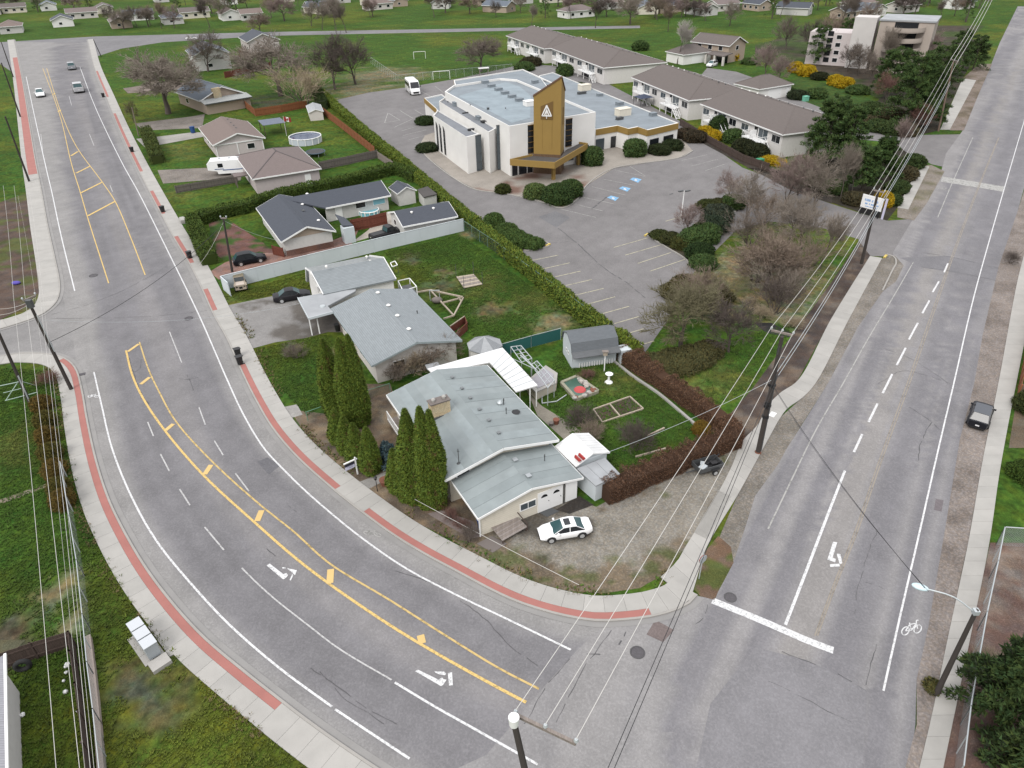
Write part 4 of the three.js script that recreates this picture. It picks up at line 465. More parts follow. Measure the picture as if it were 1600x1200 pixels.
// --- dark roofed L-shaped house
{
  const f = frame([400, 325], [439, 378], [534, 355], 2.5, { W: 7.9 }); const { L, W } = f, S = f.s; const h = 2.5, rise = 1.5; const g = thing('dark_roofed_house', 'house with blue black shingle gable roof behind the long white wall', 'house', f.pos, f.ry); gable(g, L, W, h, rise, 0.5, M.greyw, M.roofN);
  part(g, 'gable_panel', faces([[V(L / 2 - 0.47, h, -W * 0.36), V(L / 2 - 0.47, h + rise * 0.8, 0), V(L / 2 - 0.47, h, W * 0.36)]]), M.tan); part(g, 'brick_base', bx(0.1, 0.85, W - 1.0, L / 2 - 0.46, 0, 0), M.brickw);
  for (const x of [-4.5, -0.5, 3.5]) windowAt(g, x, 1, -S * (W / 2 - 0.46), 1.5, 1.1, S > 0 ? '-z' : 'z', M.glass, M.trim, 2); g.updateMatrixWorld(true); const loc = (u, v, hh) => g.worldToLocal(at(u, v, hh)); const y = roofY(h, rise, W);
  for (const [u, v, m] of [[473, 308, M.white], [472, 317, M.white], [474, 330, M.dsteel], [497, 341, M.white]]) { const p = loc(u, v, 3.4); vent(g, p.x, y(p.z), p.z, m, 0.2, 0.18); }
  { const pp = [[524, 337], [539, 340], [552, 352], [535, 355]].map((q) => g.worldToLocal(at(q[0], q[1], 2.5))); part(g, 'porch_roof', slab([pp[0].setY(2.75), pp[1].setY(2.5), pp[2].setY(2.5), pp[3].setY(2.75)], 0.15), M.roofN); const w0 = g.worldToLocal(at(551, 354, 2.4)), w1 = g.worldToLocal(at(538, 357, 2.4)); part(g, 'porch_wall', bx(1.6, 2.4, 1.6, (w0.x + w1.x) / 2 - 0.7, 0, (w0.z + w1.z) / 2), M.fenceW); }
  // wing at right angles
  const o = at(560, 330, 0).sub(f.pos); const wing = thing('house_wing', 'rear wing of the blue black roofed house facing the flagstone court', 'house wing', at(560, 330, 0)); const K = (u, v, hh) => at(u, v, hh).sub(wing.position);
  const e0 = K(509, 325, 2.5), e1 = K(611, 305, 2.5); const uu = V().subVectors(e1, e0).setY(0).normalize(), nb = V(uu.z, 0, -uu.x); if (nb.z > 0) nb.negate(); const r0 = e0.clone().addScaledVector(nb, 4).setY(3.9).addScaledVector(uu, -5.5), r1 = e1.clone().addScaledVector(nb, 4).setY(3.9); const b0 = r0.clone().addScaledVector(nb, 4).setY(2.5), b1 = r1.clone().addScaledVector(nb, 4).setY(2.5); const e00 = e0.clone();
  part(wing, 'roof', mg([slab([e00, e1, r1, r0], 0.2), slab([r0, r1, b1, b0], 0.2)]), M.roofN); part(wing, 'fascia', mg([bar(V(e0.x, 2.4, e0.z), V(e1.x, 2.4, e1.z), 0.06, 0.24), bar(V(e1.x, 2.4, e1.z), V(r1.x, 3.8, r1.z), 0.06, 0.24)]), M.trim);
  const w0 = e0.clone().addScaledVector(nb, 0.6), w1 = e1.clone().addScaledVector(nb, 0.6).addScaledVector(uu, -0.4), w2 = b1.clone().addScaledVector(nb, -0.5).addScaledVector(uu, -0.4), rr = r1.clone().addScaledVector(uu, -0.4); const dn = (p, y2 = 0) => V(p.x, y2, p.z);
  part(wing, 'wall', faces([[dn(w0), dn(w1), dn(w1, 2.4), dn(w0, 2.4)], [dn(w1), dn(w2), dn(w2, 2.4), dn(rr, 3.65), dn(w1, 2.4)]]), M.greyw); const wry = Math.atan2(-uu.z, uu.x);
  for (const [t, wd, hh, yy, gm, nm] of [[0.2, 1.0, 2.0, 0.05, M.trim, 'door'], [0.55, 1.6, 0.9, 1.2, M.glass, 'window'], [0.85, 2.0, 0.9, 1.2, M.pool, 'window']]) { const p = w0.clone().lerp(w1, t).addScaledVector(nb, -0.05); const m = part(wing, nm, bx(wd + 0.14, hh + 0.14, 0.08), M.trim); m.position.set(p.x, yy, p.z); m.rotation.y = wry; part(m, 'pane', bx(wd, hh, 0.1, 0, 0.07, 0), gm); }
  for (const [u, v] of [[480, 304]]) { const p = K(u, v, 3.6); vent(wing, p.x, 3.6, p.z, M.white, 0.2, 0.2); }
}
function shedOf(name, label, A, B, C, h, rise, wallM, roofM, cat = 'shed', oh = 0.2, o = {}) { const f = frame(A, B, C, h, o); const g = thing(name, label, cat, f.pos, f.ry); const rf = gable(g, f.L, f.W, h, rise, oh, wallM, roofM, { t: 0.12 }); return { g, f, rf }; }
{ // dark garage in the court
  const f = frame([599, 325], [629, 354], [711, 334], 2.4, { L: 7 }); const g = thing('court_garage', 'garage with charcoal shingles and white gable wall between the court and cedar hedge', 'garage', f.pos, f.ry); const { L, W } = f; // ridge across: use local z as ridge axis
  const s = new THREE.Group(); const rf = (() => { const hl = W / 2, hw = L / 2; const gg = new THREE.Group(); gg.rotation.y = Math.PI / 2; return gg; })();
  const h = 2.4, rise = 1.2, hl = W / 2, hw = L / 2, Rr = h + rise; part(g, 'roof', mg([slab([V(0, Rr, -hl), V(0, Rr, hl), V(hw, h, hl), V(hw, h, -hl)], 0.2), slab([V(0, Rr, -hl), V(-hw, h, -hl), V(-hw, h, hl), V(0, Rr, hl)], 0.2)]), M.roofN); const ww = hw - 0.4, wl = hl - 0.3, ty = (x) => Rr - rise / hw * Math.abs(x) - 0.18; const pe = (z) => [V(-ww, 0, z), V(ww, 0, z), V(ww, ty(ww), z), V(0, ty(0), z), V(-ww, ty(ww), z)];
  part(g, 'wall', faces([pe(wl), pe(-wl), [V(ww, 0, -wl), V(ww, 0, wl), V(ww, ty(ww), wl), V(ww, ty(ww), -wl)], [V(-ww, 0, -wl), V(-ww, 0, wl), V(-ww, ty(ww), wl), V(-ww, ty(ww), -wl)]]), M.greyw); part(g, 'fascia', mg([-hl, hl].flatMap((z) => [bar(V(0, Rr - 0.1, z), V(hw, h - 0.1, z), 0.05, 0.24), bar(V(0, Rr - 0.1, z), V(-hw, h - 0.1, z), 0.05, 0.24)]).concat([bx(0.06, 0.22, W, hw + 0.03, h - 0.22, 0)])), M.trim);
  for (const z of [-1.5, 2]) vent(g, 1, Rr - 0.35, z, M.white, 0.18, 0.2); windowAt(g, -1, 1.1, -f.s * wl, 1, 0.8, f.s > 0 ? '-z' : 'z');
}
shedOf('garden_shed', 'small grey shed with dark roof and white door behind the court', [607, 293], [621, 303], [649, 296], 2.2, 0.9, M.greyw, M.roofN); { const last = scene.children[scene.children.length - 1]; doorAt(last, 1.4, 0.05, 0.2, 0.9, 1.8, 'x', M.trim); windowAt(last, 1.4, 1, -1.2, 0.5, 0.6, 'x'); }
{ const o = at(672, 302, 0), q = pts([[652, 296], [668, 291], [683, 303], [662, 308]], 2); const g = thing('flat_shed', 'low dark flat roofed lean-to between the small shed and hedge', 'shed', o); part(g, 'roof', mg(tri2(q).map((t) => slab(t.map((p) => V(p.x - o.x, 2, p.z - o.z)), 0.15))), M.roofD); part(g, 'wall', prism(q.map((p) => p.clone().lerp(q[0].clone().add(q[2]).multiplyScalar(0.5), 0.08)), 0, 1.86, o), M.greyw); }
// --- hip roofed garage and brown house, grey blue house, far houses
{ const f = frame([367, 243], [394, 280], [499, 260], 2.9, { W: 12.2 }); const g = thing('hip_roof_house', 'lilac rendered building with brown hip roof next to the camper trailer', 'house', f.pos, f.ry); hip(g, f.L, f.W, 2.9, 2.3, 0.45, M.mauve, M.roofP, { a: 7.5, b: 7.2, capM: mat(lc(0.07, 0.06, 0.06)) }); doorAt(g, f.L / 2 - 0.42, 0.05, f.s * 3.5, 0.9, 2, 'x', M.trim); windowAt(g, -1, 1, -f.s * (f.W / 2 - 0.42), 1.6, 1, f.s > 0 ? '-z' : 'z'); vent(g, 3.2, 4.1, f.s * 0.4, M.dsteel, 0.15, 0.2); part(g, 'porch', mg([bx(2.2, 0.2, 2.6, 1.5, 1.9, -f.s * (f.W / 2 + 0.9)), bx(0.15, 1.9, 0.15, 2.4, 0, -f.s * (f.W / 2 + 2)), bx(0.15, 1.9, 0.15, 0.6, 0, -f.s * (f.W / 2 + 2))]), M.roofP); }
{ const f = frame([300, 187], [332, 227], [423, 211], 2.8, { L: 17, W: 10.5 }); const g = thing('brown_roof_house', 'brown shingle gable house with white gable trim and a wing of pink siding', 'house', f.pos, f.ry); gable(g, f.L, f.W, 2.8, 1.7, 0.5, M.pinkw, M.roofBr); windowAt(g, f.L / 2 - 0.47, 1, f.s * 2.2, 1.4, 1, 'x'); for (const x of [-5, -1, 3]) windowAt(g, x, 1, -f.s * (f.W / 2 - 0.47), 1.6, 1.1, f.s > 0 ? '-z' : 'z'); for (const x of [-6, -2.5, 0.5, 3]) vent(g, x, 4.2, f.s * 0.8, M.dsteel, 0.16, 0.16); part(g, 'gable_trim', bar(V(f.L / 2 - 0.44, 2.55, -f.W / 2 + 0.4), V(f.L / 2 - 0.44, 2.55, f.W / 2 - 0.4), 0.1, 0.2), M.trim); part(g, 'corner_board', mg([-1, 0.1, 1].map((s) => bx(0.08, 2.6, 0.16, f.L / 2 - 0.46, 0, s * (f.W / 2 - 0.6)))), M.trim); }
{ const f = frame([285, 148], [312, 158], [381, 144], 3, { L: 17, W: 12.5 }); const g = thing('blue_grey_house', 'house with slate blue hip roof and a big pale chimney behind the bare tree', 'house', f.pos, f.ry); gable(g, f.L, f.W, 3, 2.6, 0.6, M.tan, M.roofBlue); part(g, 'lower_roof', slab([V(f.L / 2 - 0.5, 3.2, -f.W / 2), V(f.L / 2 - 0.5, 3.2, f.W / 2), V(f.L / 2 + 3, 2.6, f.W / 2), V(f.L / 2 + 3, 2.6, -f.W / 2)], 0.2), mat(lc(0.3, 0.31, 0.3), 'shingle')); part(g, 'lower_wall', bx(2.6, 2.5, f.W - 1, f.L / 2 + 1, 0, 0), M.tan); part(g, 'chimney', bx(0.9, 5.4, 2.0, f.L / 2 - 0.3, 0, -f.s * 1.5), M.chim); part(g, 'lower_fascia', bx(0.08, 0.24, f.W, f.L / 2 + 3.04, 2.38, 0), M.dsteel); windowAt(g, -2, 1, -f.s * (f.W / 2 - 0.57), 1.6, 1.1, f.s > 0 ? '-z' : 'z'); }
function farHouse(label, u, v, L, W, h, rise, deg, wallM, roofM, o = {}) { const g = thing(o.name || 'far_house', label, 'house', at(u, v), deg * Math.PI / 180, o.group); (o.hip ? hip : gable)(g, L, W, h, rise, 0.5, wallM, roofM, {}); for (const x of [-L * 0.3, 0, L * 0.3]) { windowAt(g, x, 1, W / 2 - 0.47, 1.5, 1.1, 'z'); if (h > 4) windowAt(g, x, 3.7, W / 2 - 0.47, 1.5, 1.1, 'z'); } windowAt(g, -L / 2 + 0.47, 1, 1, 1.3, 1, '-x'); windowAt(g, L / 2 - 0.47, 1, 1, 1.3, 1, 'x'); return g; }
farHouse('blue grey house with grey siding at the top behind the slate roofed house', 330, 104, 16, 12, 4.6, 2.6, -62, M.greyw, M.roofBlue); farHouse('pink walled house with dark roof and beside the playing field trees', 408, 78, 16, 12, 4, 2.4, -62, M.pinkw, M.roofN);
{ const list = [['grey gabled house in the street beyond the cross road', 20, 50, M.greyw, M.roofBr, 14], ['white house with charcoal roof beyond the cross road', 100, 40, M.white, M.roofN, 13], ['tan house with brown roof beyond the cross road corner', 190, 42, M.tan, M.roofP, 14], ['grey house with slate roof in the row beyond the field', 270, 36, M.greyw, M.roofBlue, 14], ['white walled house with brown roof beyond the field', 360, 30, M.white, M.roofBr, 14], ['cream bungalow with dark roof past the playing field', 500, 20, M.cream, M.roofN, 15], ['pale house with red brown roof past the playing field', 590, 14, M.stucco, M.roofBr, 15], ['small grey house with black roof at the end of the field', 690, 12, M.greyw, M.roofN, 14], ['tan bungalow with grey roof among trees beyond the field', 780, 18, M.tan, M.roofBlue, 15], ['white bungalow with brown roof behind the townhouses', 900, 26, M.white, M.roofP, 16], ['cream house with slate roof behind the townhouses', 1010, 20, M.cream, M.roofBlue, 15], ['grey bungalow with dark roof above the lane end', 1240, 22, M.greyw, M.roofN, 15], ['white house with red brown roof by the apartment block', 1340, 14, M.white, M.roofBr, 15], ['tan house with charcoal roof beyond the straight road', 1640, 30, M.tan, M.roofN, 15]]; list.forEach(([l, u, v, w, r, L], i) => farHouse(l, u, v, L, 10, 3, 2, i < 5 ? -62 : 28 + (i % 3) * 60, w, r, { hip: i % 3 === 0, group: 'houses far beyond the cross street' })); }
{ const q = rng(404), wm = [M.greyw, M.white, M.tan, M.cream, M.stucco], rm = [M.roofBr, M.roofN, M.roofP, M.roofBlue, M.roofT]; for (let i = 0; i < 34; i++) { const u = -60 + 1560 * ((i * 0.618 + 0.2) % 1), v = -14 + 46 * q(); if (u > 480 && u < 760 && v > 22) continue; farHouse('small gabled house in the distant streets beyond the cross street', u, v, 11 + 5 * q(), 9, 3, 1.8, [-62, 28][i % 2], wm[i % 5], rm[(i * 3) % 5], { name: 'distant_house', group: 'small houses in the distant streets' }); } }
// --- barn roofed shed, white roofed shed, grey lean-to, hexagonal shed
{ const f = frame([876, 523], [893, 551], [947, 531], 2.1, { L: 3.6, W: 5.2 }); const g = thing('barn_shed', 'white barn shaped shed with weathered grey shingles by the cedar hedge', 'shed', f.pos, f.ry); const { L, W } = f, S = f.s; // ridge along z
  const h = 2.0, k = 1.05, hw = L / 2, pr = [[-hw, h], [-hw * 0.78, h + 0.95], [0, h + 1.55], [hw * 0.78, h + 0.95], [hw, h]]; const wl = W / 2 - 0.15; part(g, 'wall', faces([-wl, wl].map((z) => [V(-hw + 0.2, 0, z), V(hw - 0.2, 0, z), ...[...pr].reverse().map(([x, y]) => V(x * 0.93, y - 0.12, z))]).concat([[V(hw - 0.2, 0, -wl), V(hw - 0.2, 0, wl), V(hw - 0.2, h, wl), V(hw - 0.2, h, -wl)], [V(-hw + 0.2, 0, -wl), V(-hw + 0.2, 0, wl), V(-hw + 0.2, h, wl), V(-hw + 0.2, h, -wl)]])), M.fenceW);
  const R = []; for (let i = 0; i < 4; i++) { const [x0, y0] = pr[i], [x1, y1] = pr[i + 1]; R.push(slab([V(x0, y0, -W / 2), V(x1, y1, -W / 2), V(x1, y1, W / 2), V(x0, y0, W / 2)].reverse(), 0.1)); } part(g, 'roof', mg(R), mat(lc(0.105, 0.115, 0.125), 'shingle')); part(g, 'eave_board', bar(V(hw + 0.02, h - 0.06, -W / 2), V(hw + 0.02, h - 0.06, W / 2), 0.04, 0.08), M.galv); part(g, 'awning', slab([V(hw - 0.1, h + 0.1, -W / 2), V(hw - 0.1, h + 0.1, W / 2), V(hw + 0.7, h - 0.25, W / 2), V(hw + 0.7, h - 0.25, -W / 2)], 0.08), mat(lc(0.1, 0.105, 0.11), 'shingle')); const sl = []; for (let i = 0; i < 14; i++) sl.push(bx(0.05, 0.55, 0.12, hw - 0.1, 0.02, -W / 2 + 0.6 + i * 0.28)); part(g, 'picket', mg(sl), M.trim); for (const x of [-0.35, 0.35]) windowAt(g, x, 1.1, -S * wl, 0.22, 0.3, S > 0 ? '-z' : 'z', M.glass); part(g, 'lean_box', bx(1.2, 1.6, 1.2, hw - 0.3, 0, S * (W / 2 + 0.8)), M.fenceW); }
{ const s = shedOf('white_roof_shed', 'white metal roofed shed with two red canoe racks next to the garage', [868, 697], [900, 728], [953, 707], 2.1, 0.65, M.fenceW, M.roofW, 'shed', 0.15); s.g.updateMatrixWorld(true); for (const [u, v] of [[903, 717], [909, 714]]) { const p = s.g.worldToLocal(at(u, v, 2.45)); part(s.g, 'red_vent', mg([bx(0.22, 0.16, 0.75, p.x, p.y - 0.08, p.z, Math.PI / 2), bx(0.12, 0.1, 0.8, p.x, p.y + 0.06, p.z, Math.PI / 2)]), M.redp); } const n = []; for (let i = 1; i < 8; i++) { const x = -s.f.L / 2 + s.f.L * i / 8; for (const q of [-1, 1]) n.push(bar(V(x, 2.76, 0), V(x, 2.11, q * s.f.W / 2), 0.03, 0.03)); } part(s.g, 'seam', mg(n), M.roofW);
  tag(s.g, 'white metal roofed shed with two red vents on the roof next to the garage', 'shed'); }
{ const h = 1.9, o = at(930, 760, 0), q = pts([[901, 732], [945, 715], [969, 738], [931, 757]], h); q[2].y = q[3].y = h - 0.15; const g = thing('lean_to', 'grey flat lean-to between the white roofed shed and brown hedge', 'shed', o); part(g, 'roof', slab([q[0], q[3], q[2], q[1]].map((p) => p.clone().sub(o)), 0.1), M.roofG); part(g, 'wall', prism(q.map((p) => p.clone().lerp(at(936, 736, h), 0.06)), 0, h - 0.3, o), M.fenceW); part(g, 'seam', mg([0.33, 0.66].map((t) => bar(q[0].clone().lerp(q[1], t).sub(o).setY(h + 0.01), q[3].clone().lerp(q[2], t).sub(o).setY(h - 0.13), 0.03, 0.03))), M.roofG); }
{ const o = at(760, 575, 0), c = at(757, 533, 2.4), g = thing('octagon_shed', 'small grey eight sided shed with patchy shingle roof behind the patio cover', 'shed', V(c.x, 0, c.z)); const P = []; for (let i = 0; i < 8; i++) { const t = i / 8 * Math.PI * 2 + 0.2; P.push(V(Math.cos(t) * 1.95, 0, Math.sin(t) * 1.95)); } part(g, 'wall', mg([prism(P.map((p) => p.clone().multiplyScalar(0.92)), 0, 1.95)]), M.greyw); for (let i = 0; i < 8; i++) part(g, 'roof_facet', slab([V(0, 3.0, 0), V(P[(i + 1) % 8].x, 2, P[(i + 1) % 8].z), V(P[i].x, 2, P[i].z)], 0.08), i % 2 ? mat(lc(0.3, 0.31, 0.32), 'shingle') : mat(lc(0.2, 0.21, 0.22), 'shingle')); }
{ const q = pts([[-60, 1060], [8, 1022], [12, 1235], [-120, 1235]], 3), o = at(-20, 1200, 0); const g = thing('grey_roof_house', 'corner of a grey shingle roof with white gutter at the frame edge', 'house', o); part(g, 'roof', slab(q.map((p) => p.clone().sub(o)), 0.2), mat(lc(0.24, 0.24, 0.26), 'shingle')); part(g, 'wall', prism(q.map((p) => p.clone().lerp(q[3], 0.08)), 0, 2.8, o), M.greyw); part(g, 'gutter', bar(q[1].clone().sub(o), q[2].clone().sub(o), 0.14, 0.14), M.trim); }
{ const o = at(862, 600, 0); const q = pts([[822, 596], [853, 571], [871, 583], [869, 598], [838, 612]], 1.0); const g = thing('planter_box', 'cream concrete hot tub base under the metal trellis frames', 'planter', o); part(g, 'body', prism(q, 0, 0.9, o), mat(lc(0.46, 0.42, 0.35), 'concrete')); part(g, 'rim', prism(q.map((p) => p.clone().lerp(o.clone().setY(p.y), -0.03)), 0.9, 1.0, o), M.concrete3); part(g, 'cover', prism(q.map((p) => p.clone().lerp(at(847, 592, 1), 0.25)), 1.0, 1.06, o), mat(lc(0.3, 0.29, 0.31), 'concrete')); }
// ------------------------------------------------------------------ church
{
  const O = at(800, 260, 0); const g = thing('church', 'white church with flat grey roofs and a tall mustard brown tower bearing an emblem', 'church', O);
  const block = (name, q, h, par = 0.35, roofM = M.roofC) => { const P = pts(q, h); P.forEach((p) => (p.y = 0)); const C = P.reduce((a, p) => a.add(p), V()).multiplyScalar(1 / P.length); part(g, name + 'wall', prism(P, 0, h - par, O), M.white); const inn = P.map((p) => { const d = V().subVectors(C, p); return p.clone().addScaledVector(d.normalize(), 0.28); }); const rim = []; for (let i = 0; i < P.length; i++) { const j = (i + 1) % P.length; rim.push(prism([P[i], P[j], inn[j], inn[i]], h - par + 0.002, h, O)); } part(g, 'parapet', mg(rim), M.white); part(g, 'roof', prism(inn, h - par, h - par + 0.06, O), roofM); return { P, inn }; };
  block('main_', [[695, 143], [709, 133], [781, 122], [807, 124], [931, 175], [796, 197]], 9, 0.5);
  block('side_', [[686, 158], [695, 152], [775, 200], [764, 206]], 7.6, 0.35, M.roofCd); block('front_', [[677, 180], [684, 172], [748, 209], [729, 214]], 6.8, 0.3, M.roofCd);
  block('rear_', [[709, 125], [817, 108], [870, 132], [800, 160], [720, 160]], 4.4); block('corner_', [[663, 153], [690, 147], [715, 165], [690, 180], [682, 170]], 4.2);
  const an = [[842, 118], [864, 113], [1060, 192], [1012, 203], [997, 198], [982, 201], [965, 196], [931, 202], [880, 170]]; block('annex_', an, 4.3, 0.25);
  // roof patches on the main roof
  part(g, 'roof_patch', prism(pts([[716, 150], [790, 128], [812, 135], [830, 150], [828, 184], [800, 192], [770, 176]], 8.6), 8.562, 8.585, O), mat(lc(0.2, 0.24, 0.265), 'membrane'));
  const K = (u, v, h) => at(u, v, h).sub(O);
  const wallStrip = (a, b, h, y0, y1, m, out = 0.06, name = 'fascia_band') => { const A = K(a[0], a[1], h), B = K(b[0], b[1], h); const d = V().subVectors(B, A).setY(0).normalize(), n = V(-d.z, 0, d.x); const mid = A.clone().add(B).multiplyScalar(0.5); const toCam = V(-O.x, 0, -O.z).sub(mid); if (n.dot(toCam) < 0) n.negate(); A.addScaledVector(n, out); B.addScaledVector(n, out); return part(g, name, bar(V(A.x, (y0 + y1) / 2, A.z), V(B.x, (y0 + y1) / 2, B.z), 0.12, y1 - y0), m); };
  for (let i = 2; i < 7; i++) wallStrip(an[i], an[i + 1], 4.3, 3.1, 4.28, M.gold); wallStrip([663, 153], [682, 170], 4.2, 3.1, 4.18, M.gold); wallStrip([709, 125], [817, 108], 4.4, 3.3, 4.38, M.gold, -0.06);
  // windows between the stepped wall fins
  const strip = (a, b, h, y0, y1, n, label) => { const m = wallStrip(a, b, h, y0, y1, M.glassL, 0.05, 'strip_window'); const A = K(a[0], a[1], h), B = K(b[0], b[1], h); const bars = []; for (let i = 0; i <= n; i++) { const y = y0 + (y1 - y0) * i / n; bars.push(bar(V(A.x, y, A.z), V(B.x, y, B.z), 0.3, 0.08)); } part(m, 'mullion', mg(bars), M.dsteel); };
  strip([742.5, 210.5], [751, 208.5], 6.8, 0.2, 6.6, 4); strip([775.5, 200.5], [783, 199.5], 7.7, 0.2, 8.2, 5);
  const gs = (a, b, h, y0, y1, n) => { const m = wallStrip(a, b, h, y0, y1, M.glass, 0.05, 'tall_window'); const A = K(a[0], a[1], h), B = K(b[0], b[1], h), bars = []; for (let i = 0; i <= n; i++) bars.push(bar(V(A.x, y0 + (y1 - y0) * i / n, A.z), V(B.x, y0 + (y1 - y0) * i / n, B.z), 0.36, 0.1)); part(m, 'mullion', mg(bars), M.goldD); };
  const onF = (u) => [u, 197 - 22 * (u - 796) / 135]; gs(onF(824.5), onF(834), 9, 3.6, 8.6, 5); gs(onF(884), onF(894), 9, 3.6, 8.6, 5);
  // three slit windows with pointed tops on the long wall
  { const A = K(677, 180, 6.8), B = K(729, 214, 6.8), d = V().subVectors(B, A).setY(0), L = d.length(); d.normalize(); const n = V(-d.z, 0, d.x); if (n.dot(V(-O.x, 0, -O.z)) < 0) n.negate(); const ry = Math.atan2(-d.z, d.x); for (const t of [0.1, 0.21, 0.33]) { const p = A.clone().addScaledVector(d, L * t).addScaledVector(n, 0.06); const s = new THREE.Shape([V2(-0.42, 0), V2(0.42, 0), V2(0.42, 4.7), V2(-0.42, 5.4)]); const e = new THREE.ExtrudeGeometry(s, { depth: 0.06, bevelEnabled: false }); const m = part(g, 'slit_window', uvm(e), M.glass); m.position.set(p.x, 0.5, p.z); m.rotation.y = ry; const bars = []; for (let i = 0; i < 6; i++) bars.push(bx(0.84, 0.08, 0.1, 0, i * 0.85, 0.03)); part(m, 'mullion', mg(bars), M.dsteel); } part(g, 'downpipe', mg([rod(K(724, 247, 0).setY(0).addScaledVector(n, 0.1), K(724, 212, 6.6).addScaledVector(n, 0.1), 0.05)]), M.galv); }
  // tower
  { const FL = K(834, 241, 3.5), FR = K(875.5, 243, 3.5); const d = V().subVectors(FR, FL).setY(0), w = d.length(); d.normalize(); const n = V(d.z, 0, -d.x); if (n.z > 0) n.negate(); const bkr = FR.clone().addScaledVector(n, w * 0.72), bkl = FL.clone().addScaledVector(n, w * 0.72); const P = [FL, FR, bkr, bkl]; const topAt = (p, v) => { let lo = 0, hi = 40; for (let i = 0; i < 40; i++) { const m = (lo + hi) / 2; if (proj(V(p.x + O.x, m, p.z + O.z))[1] > v) lo = m; else hi = m; } return lo; }; const H = [topAt(FL, 149), topAt(FR, 120), topAt(bkr, 141), 0]; H[3] = H[0] + H[2] - H[1]; console.log('tower', H.map((q) => q.toFixed(1)), w.toFixed(1)); const lo = P.map((p) => V(p.x, 0, p.z)), hi = P.map((p, i) => V(p.x, H[i], p.z)); const f = []; for (let i = 0; i < 4; i++) { const j = (i + 1) % 4; f.push([lo[i], lo[j], hi[j], hi[i]]); } part(g, 'tower', faces([...f, [hi[0], hi[1], hi[2]], [hi[0], hi[2], hi[3]]]), M.gold);
    part(g, 'tower_cap', mg([bar(hi[0], hi[1], 0.25, 0.25), bar(hi[1], hi[2], 0.25, 0.25), bar(hi[2], hi[3], 0.25, 0.25), bar(hi[3], hi[0], 0.25, 0.25)]), M.goldcap);
    part(g, 'tower_base', mg([prism([FL, FR, bkr, bkl].map((p) => V(p.x, 0, p.z).addScaledVector(d, 0)).map((p, i) => p.clone().addScaledVector(n, -0.08).addScaledVector(d, i === 1 || i === 2 ? 0.08 : -0.08)), 0, 3.6)]), M.brownw);
    let ch = 8; { let lo = 2, hi = 14; for (let i = 0; i < 40; i++) { ch = (lo + hi) / 2; if (V().subVectors(K(854.5, 174, ch), FL).dot(n) < 0) hi = ch; else lo = ch; } } const c = K(854.5, 174, ch), cp = FL.clone().addScaledVector(d, V().subVectors(c, FL).dot(d)).addScaledVector(n, -0.04); console.log('emblem', ch, V().subVectors(K(854.5, 174, 2), FL).dot(n), V().subVectors(K(854.5, 174, 14), FL).dot(n)); const ry = Math.atan2(-d.z, d.x); const em = part(g, 'emblem_niche', (() => { const s = new THREE.Shape([V2(-1.1, -1.35), V2(1.1, -1.35), V2(1.1, 1.75), V2(-1.1, 0.85)]); const e = new THREE.ExtrudeGeometry(s, { depth: 0.05, bevelEnabled: false }); return uvm(e); })(), M.goldD); em.position.set(cp.x, ch, cp.z); em.rotation.y = ry;
    const t = (a, b) => bar(V(a[0], a[1], 0.11), V(b[0], b[1], 0.11), 0.09, 0.2); part(em, 'emblem', mg([t([0, 1.05], [-0.85, -0.75]), t([0, 1.05], [0.85, -0.75]), t([-0.9, -0.72], [0.9, -0.72]), t([0, 1.0], [0, -1.2]), t([-0.42, -0.72], [0, 0.3]), t([0.42, -0.72], [0, 0.3])]), M.trim);
    const sp = FR.clone().addScaledVector(n, w * 0.4).addScaledVector(d, 0.03); part(g, 'tower_slit', bx(0.1, 3, 0.5, 0, 0, 0, ry).translate(sp.x, 8.5, sp.z), M.goldD); const seam = []; for (const k of [0.33, 0.68]) { const p = FL.clone().addScaledVector(d, w * k).addScaledVector(n, -0.02); seam.push(bx(0.03, 5.5, 0.05, p.x, 4.6, p.z, ry)); } part(g, 'tower_joint', mg(seam), M.gold); }
  // entrance canopy
  { const h = 4.0; const q = [[797, 249], [867, 254], [918, 224], [905, 222], [884, 232], [875, 244], [832, 241]]; const P = pts(q, h); part(g, 'canopy_roof', prism(P, h - 0.7, h - 0.3, O), M.roofD); for (const [a, b] of [[0, 1], [1, 2], [2, 3], [6, 0]]) { const A = P[a].clone().sub(O), B = P[b].clone().sub(O); part(g, 'canopy_fascia', bar(A.setY(h - 0.5), B.setY(h - 0.5), 0.16, 1.1), M.gold); }
    for (const [u, v] of [[865, 255], [904, 233]]) { const p = K(u, v, h - 1); part(g, 'canopy_column', bx(0.55, h - 1, 0.55, p.x, 0, p.z, 0.5), M.gold); } }
  const low = (a, b, h, y0, y1, m, nm) => wallStrip(a, b, h, y0, y1, m, 0.08, nm);
  { const A = [796, 197], B = [931, 175]; const mix = (t) => [A[0] + (B[0] - A[0]) * t, A[1] + (B[1] - A[1]) * t]; for (const [t0, t1] of [[0.02, 0.08], [0.1, 0.19], [0.205, 0.26]]) low(mix(t0), mix(t1), 9, 0.1, 2.9, M.glass, 'entrance_window'); for (const [t0, t1] of [[0.6, 0.66], [0.69, 0.75]]) low(mix(t0), mix(t1), 9, 0.9, 2.5, M.glassL, 'entrance_window'); low(mix(0.86), mix(0.93), 9, 0.2, 3.2, M.glassL, 'entrance_window'); }
  const annexWin = (i, t0, t1, y0, y1, m, nm) => { const A = an[i], B = an[i + 1]; const mx = (t) => [B[0] + (A[0] - B[0]) * t, B[1] + (A[1] - B[1]) * t]; low(mx(t0), mx(t1), 4.3, y0, y1, m, nm); };
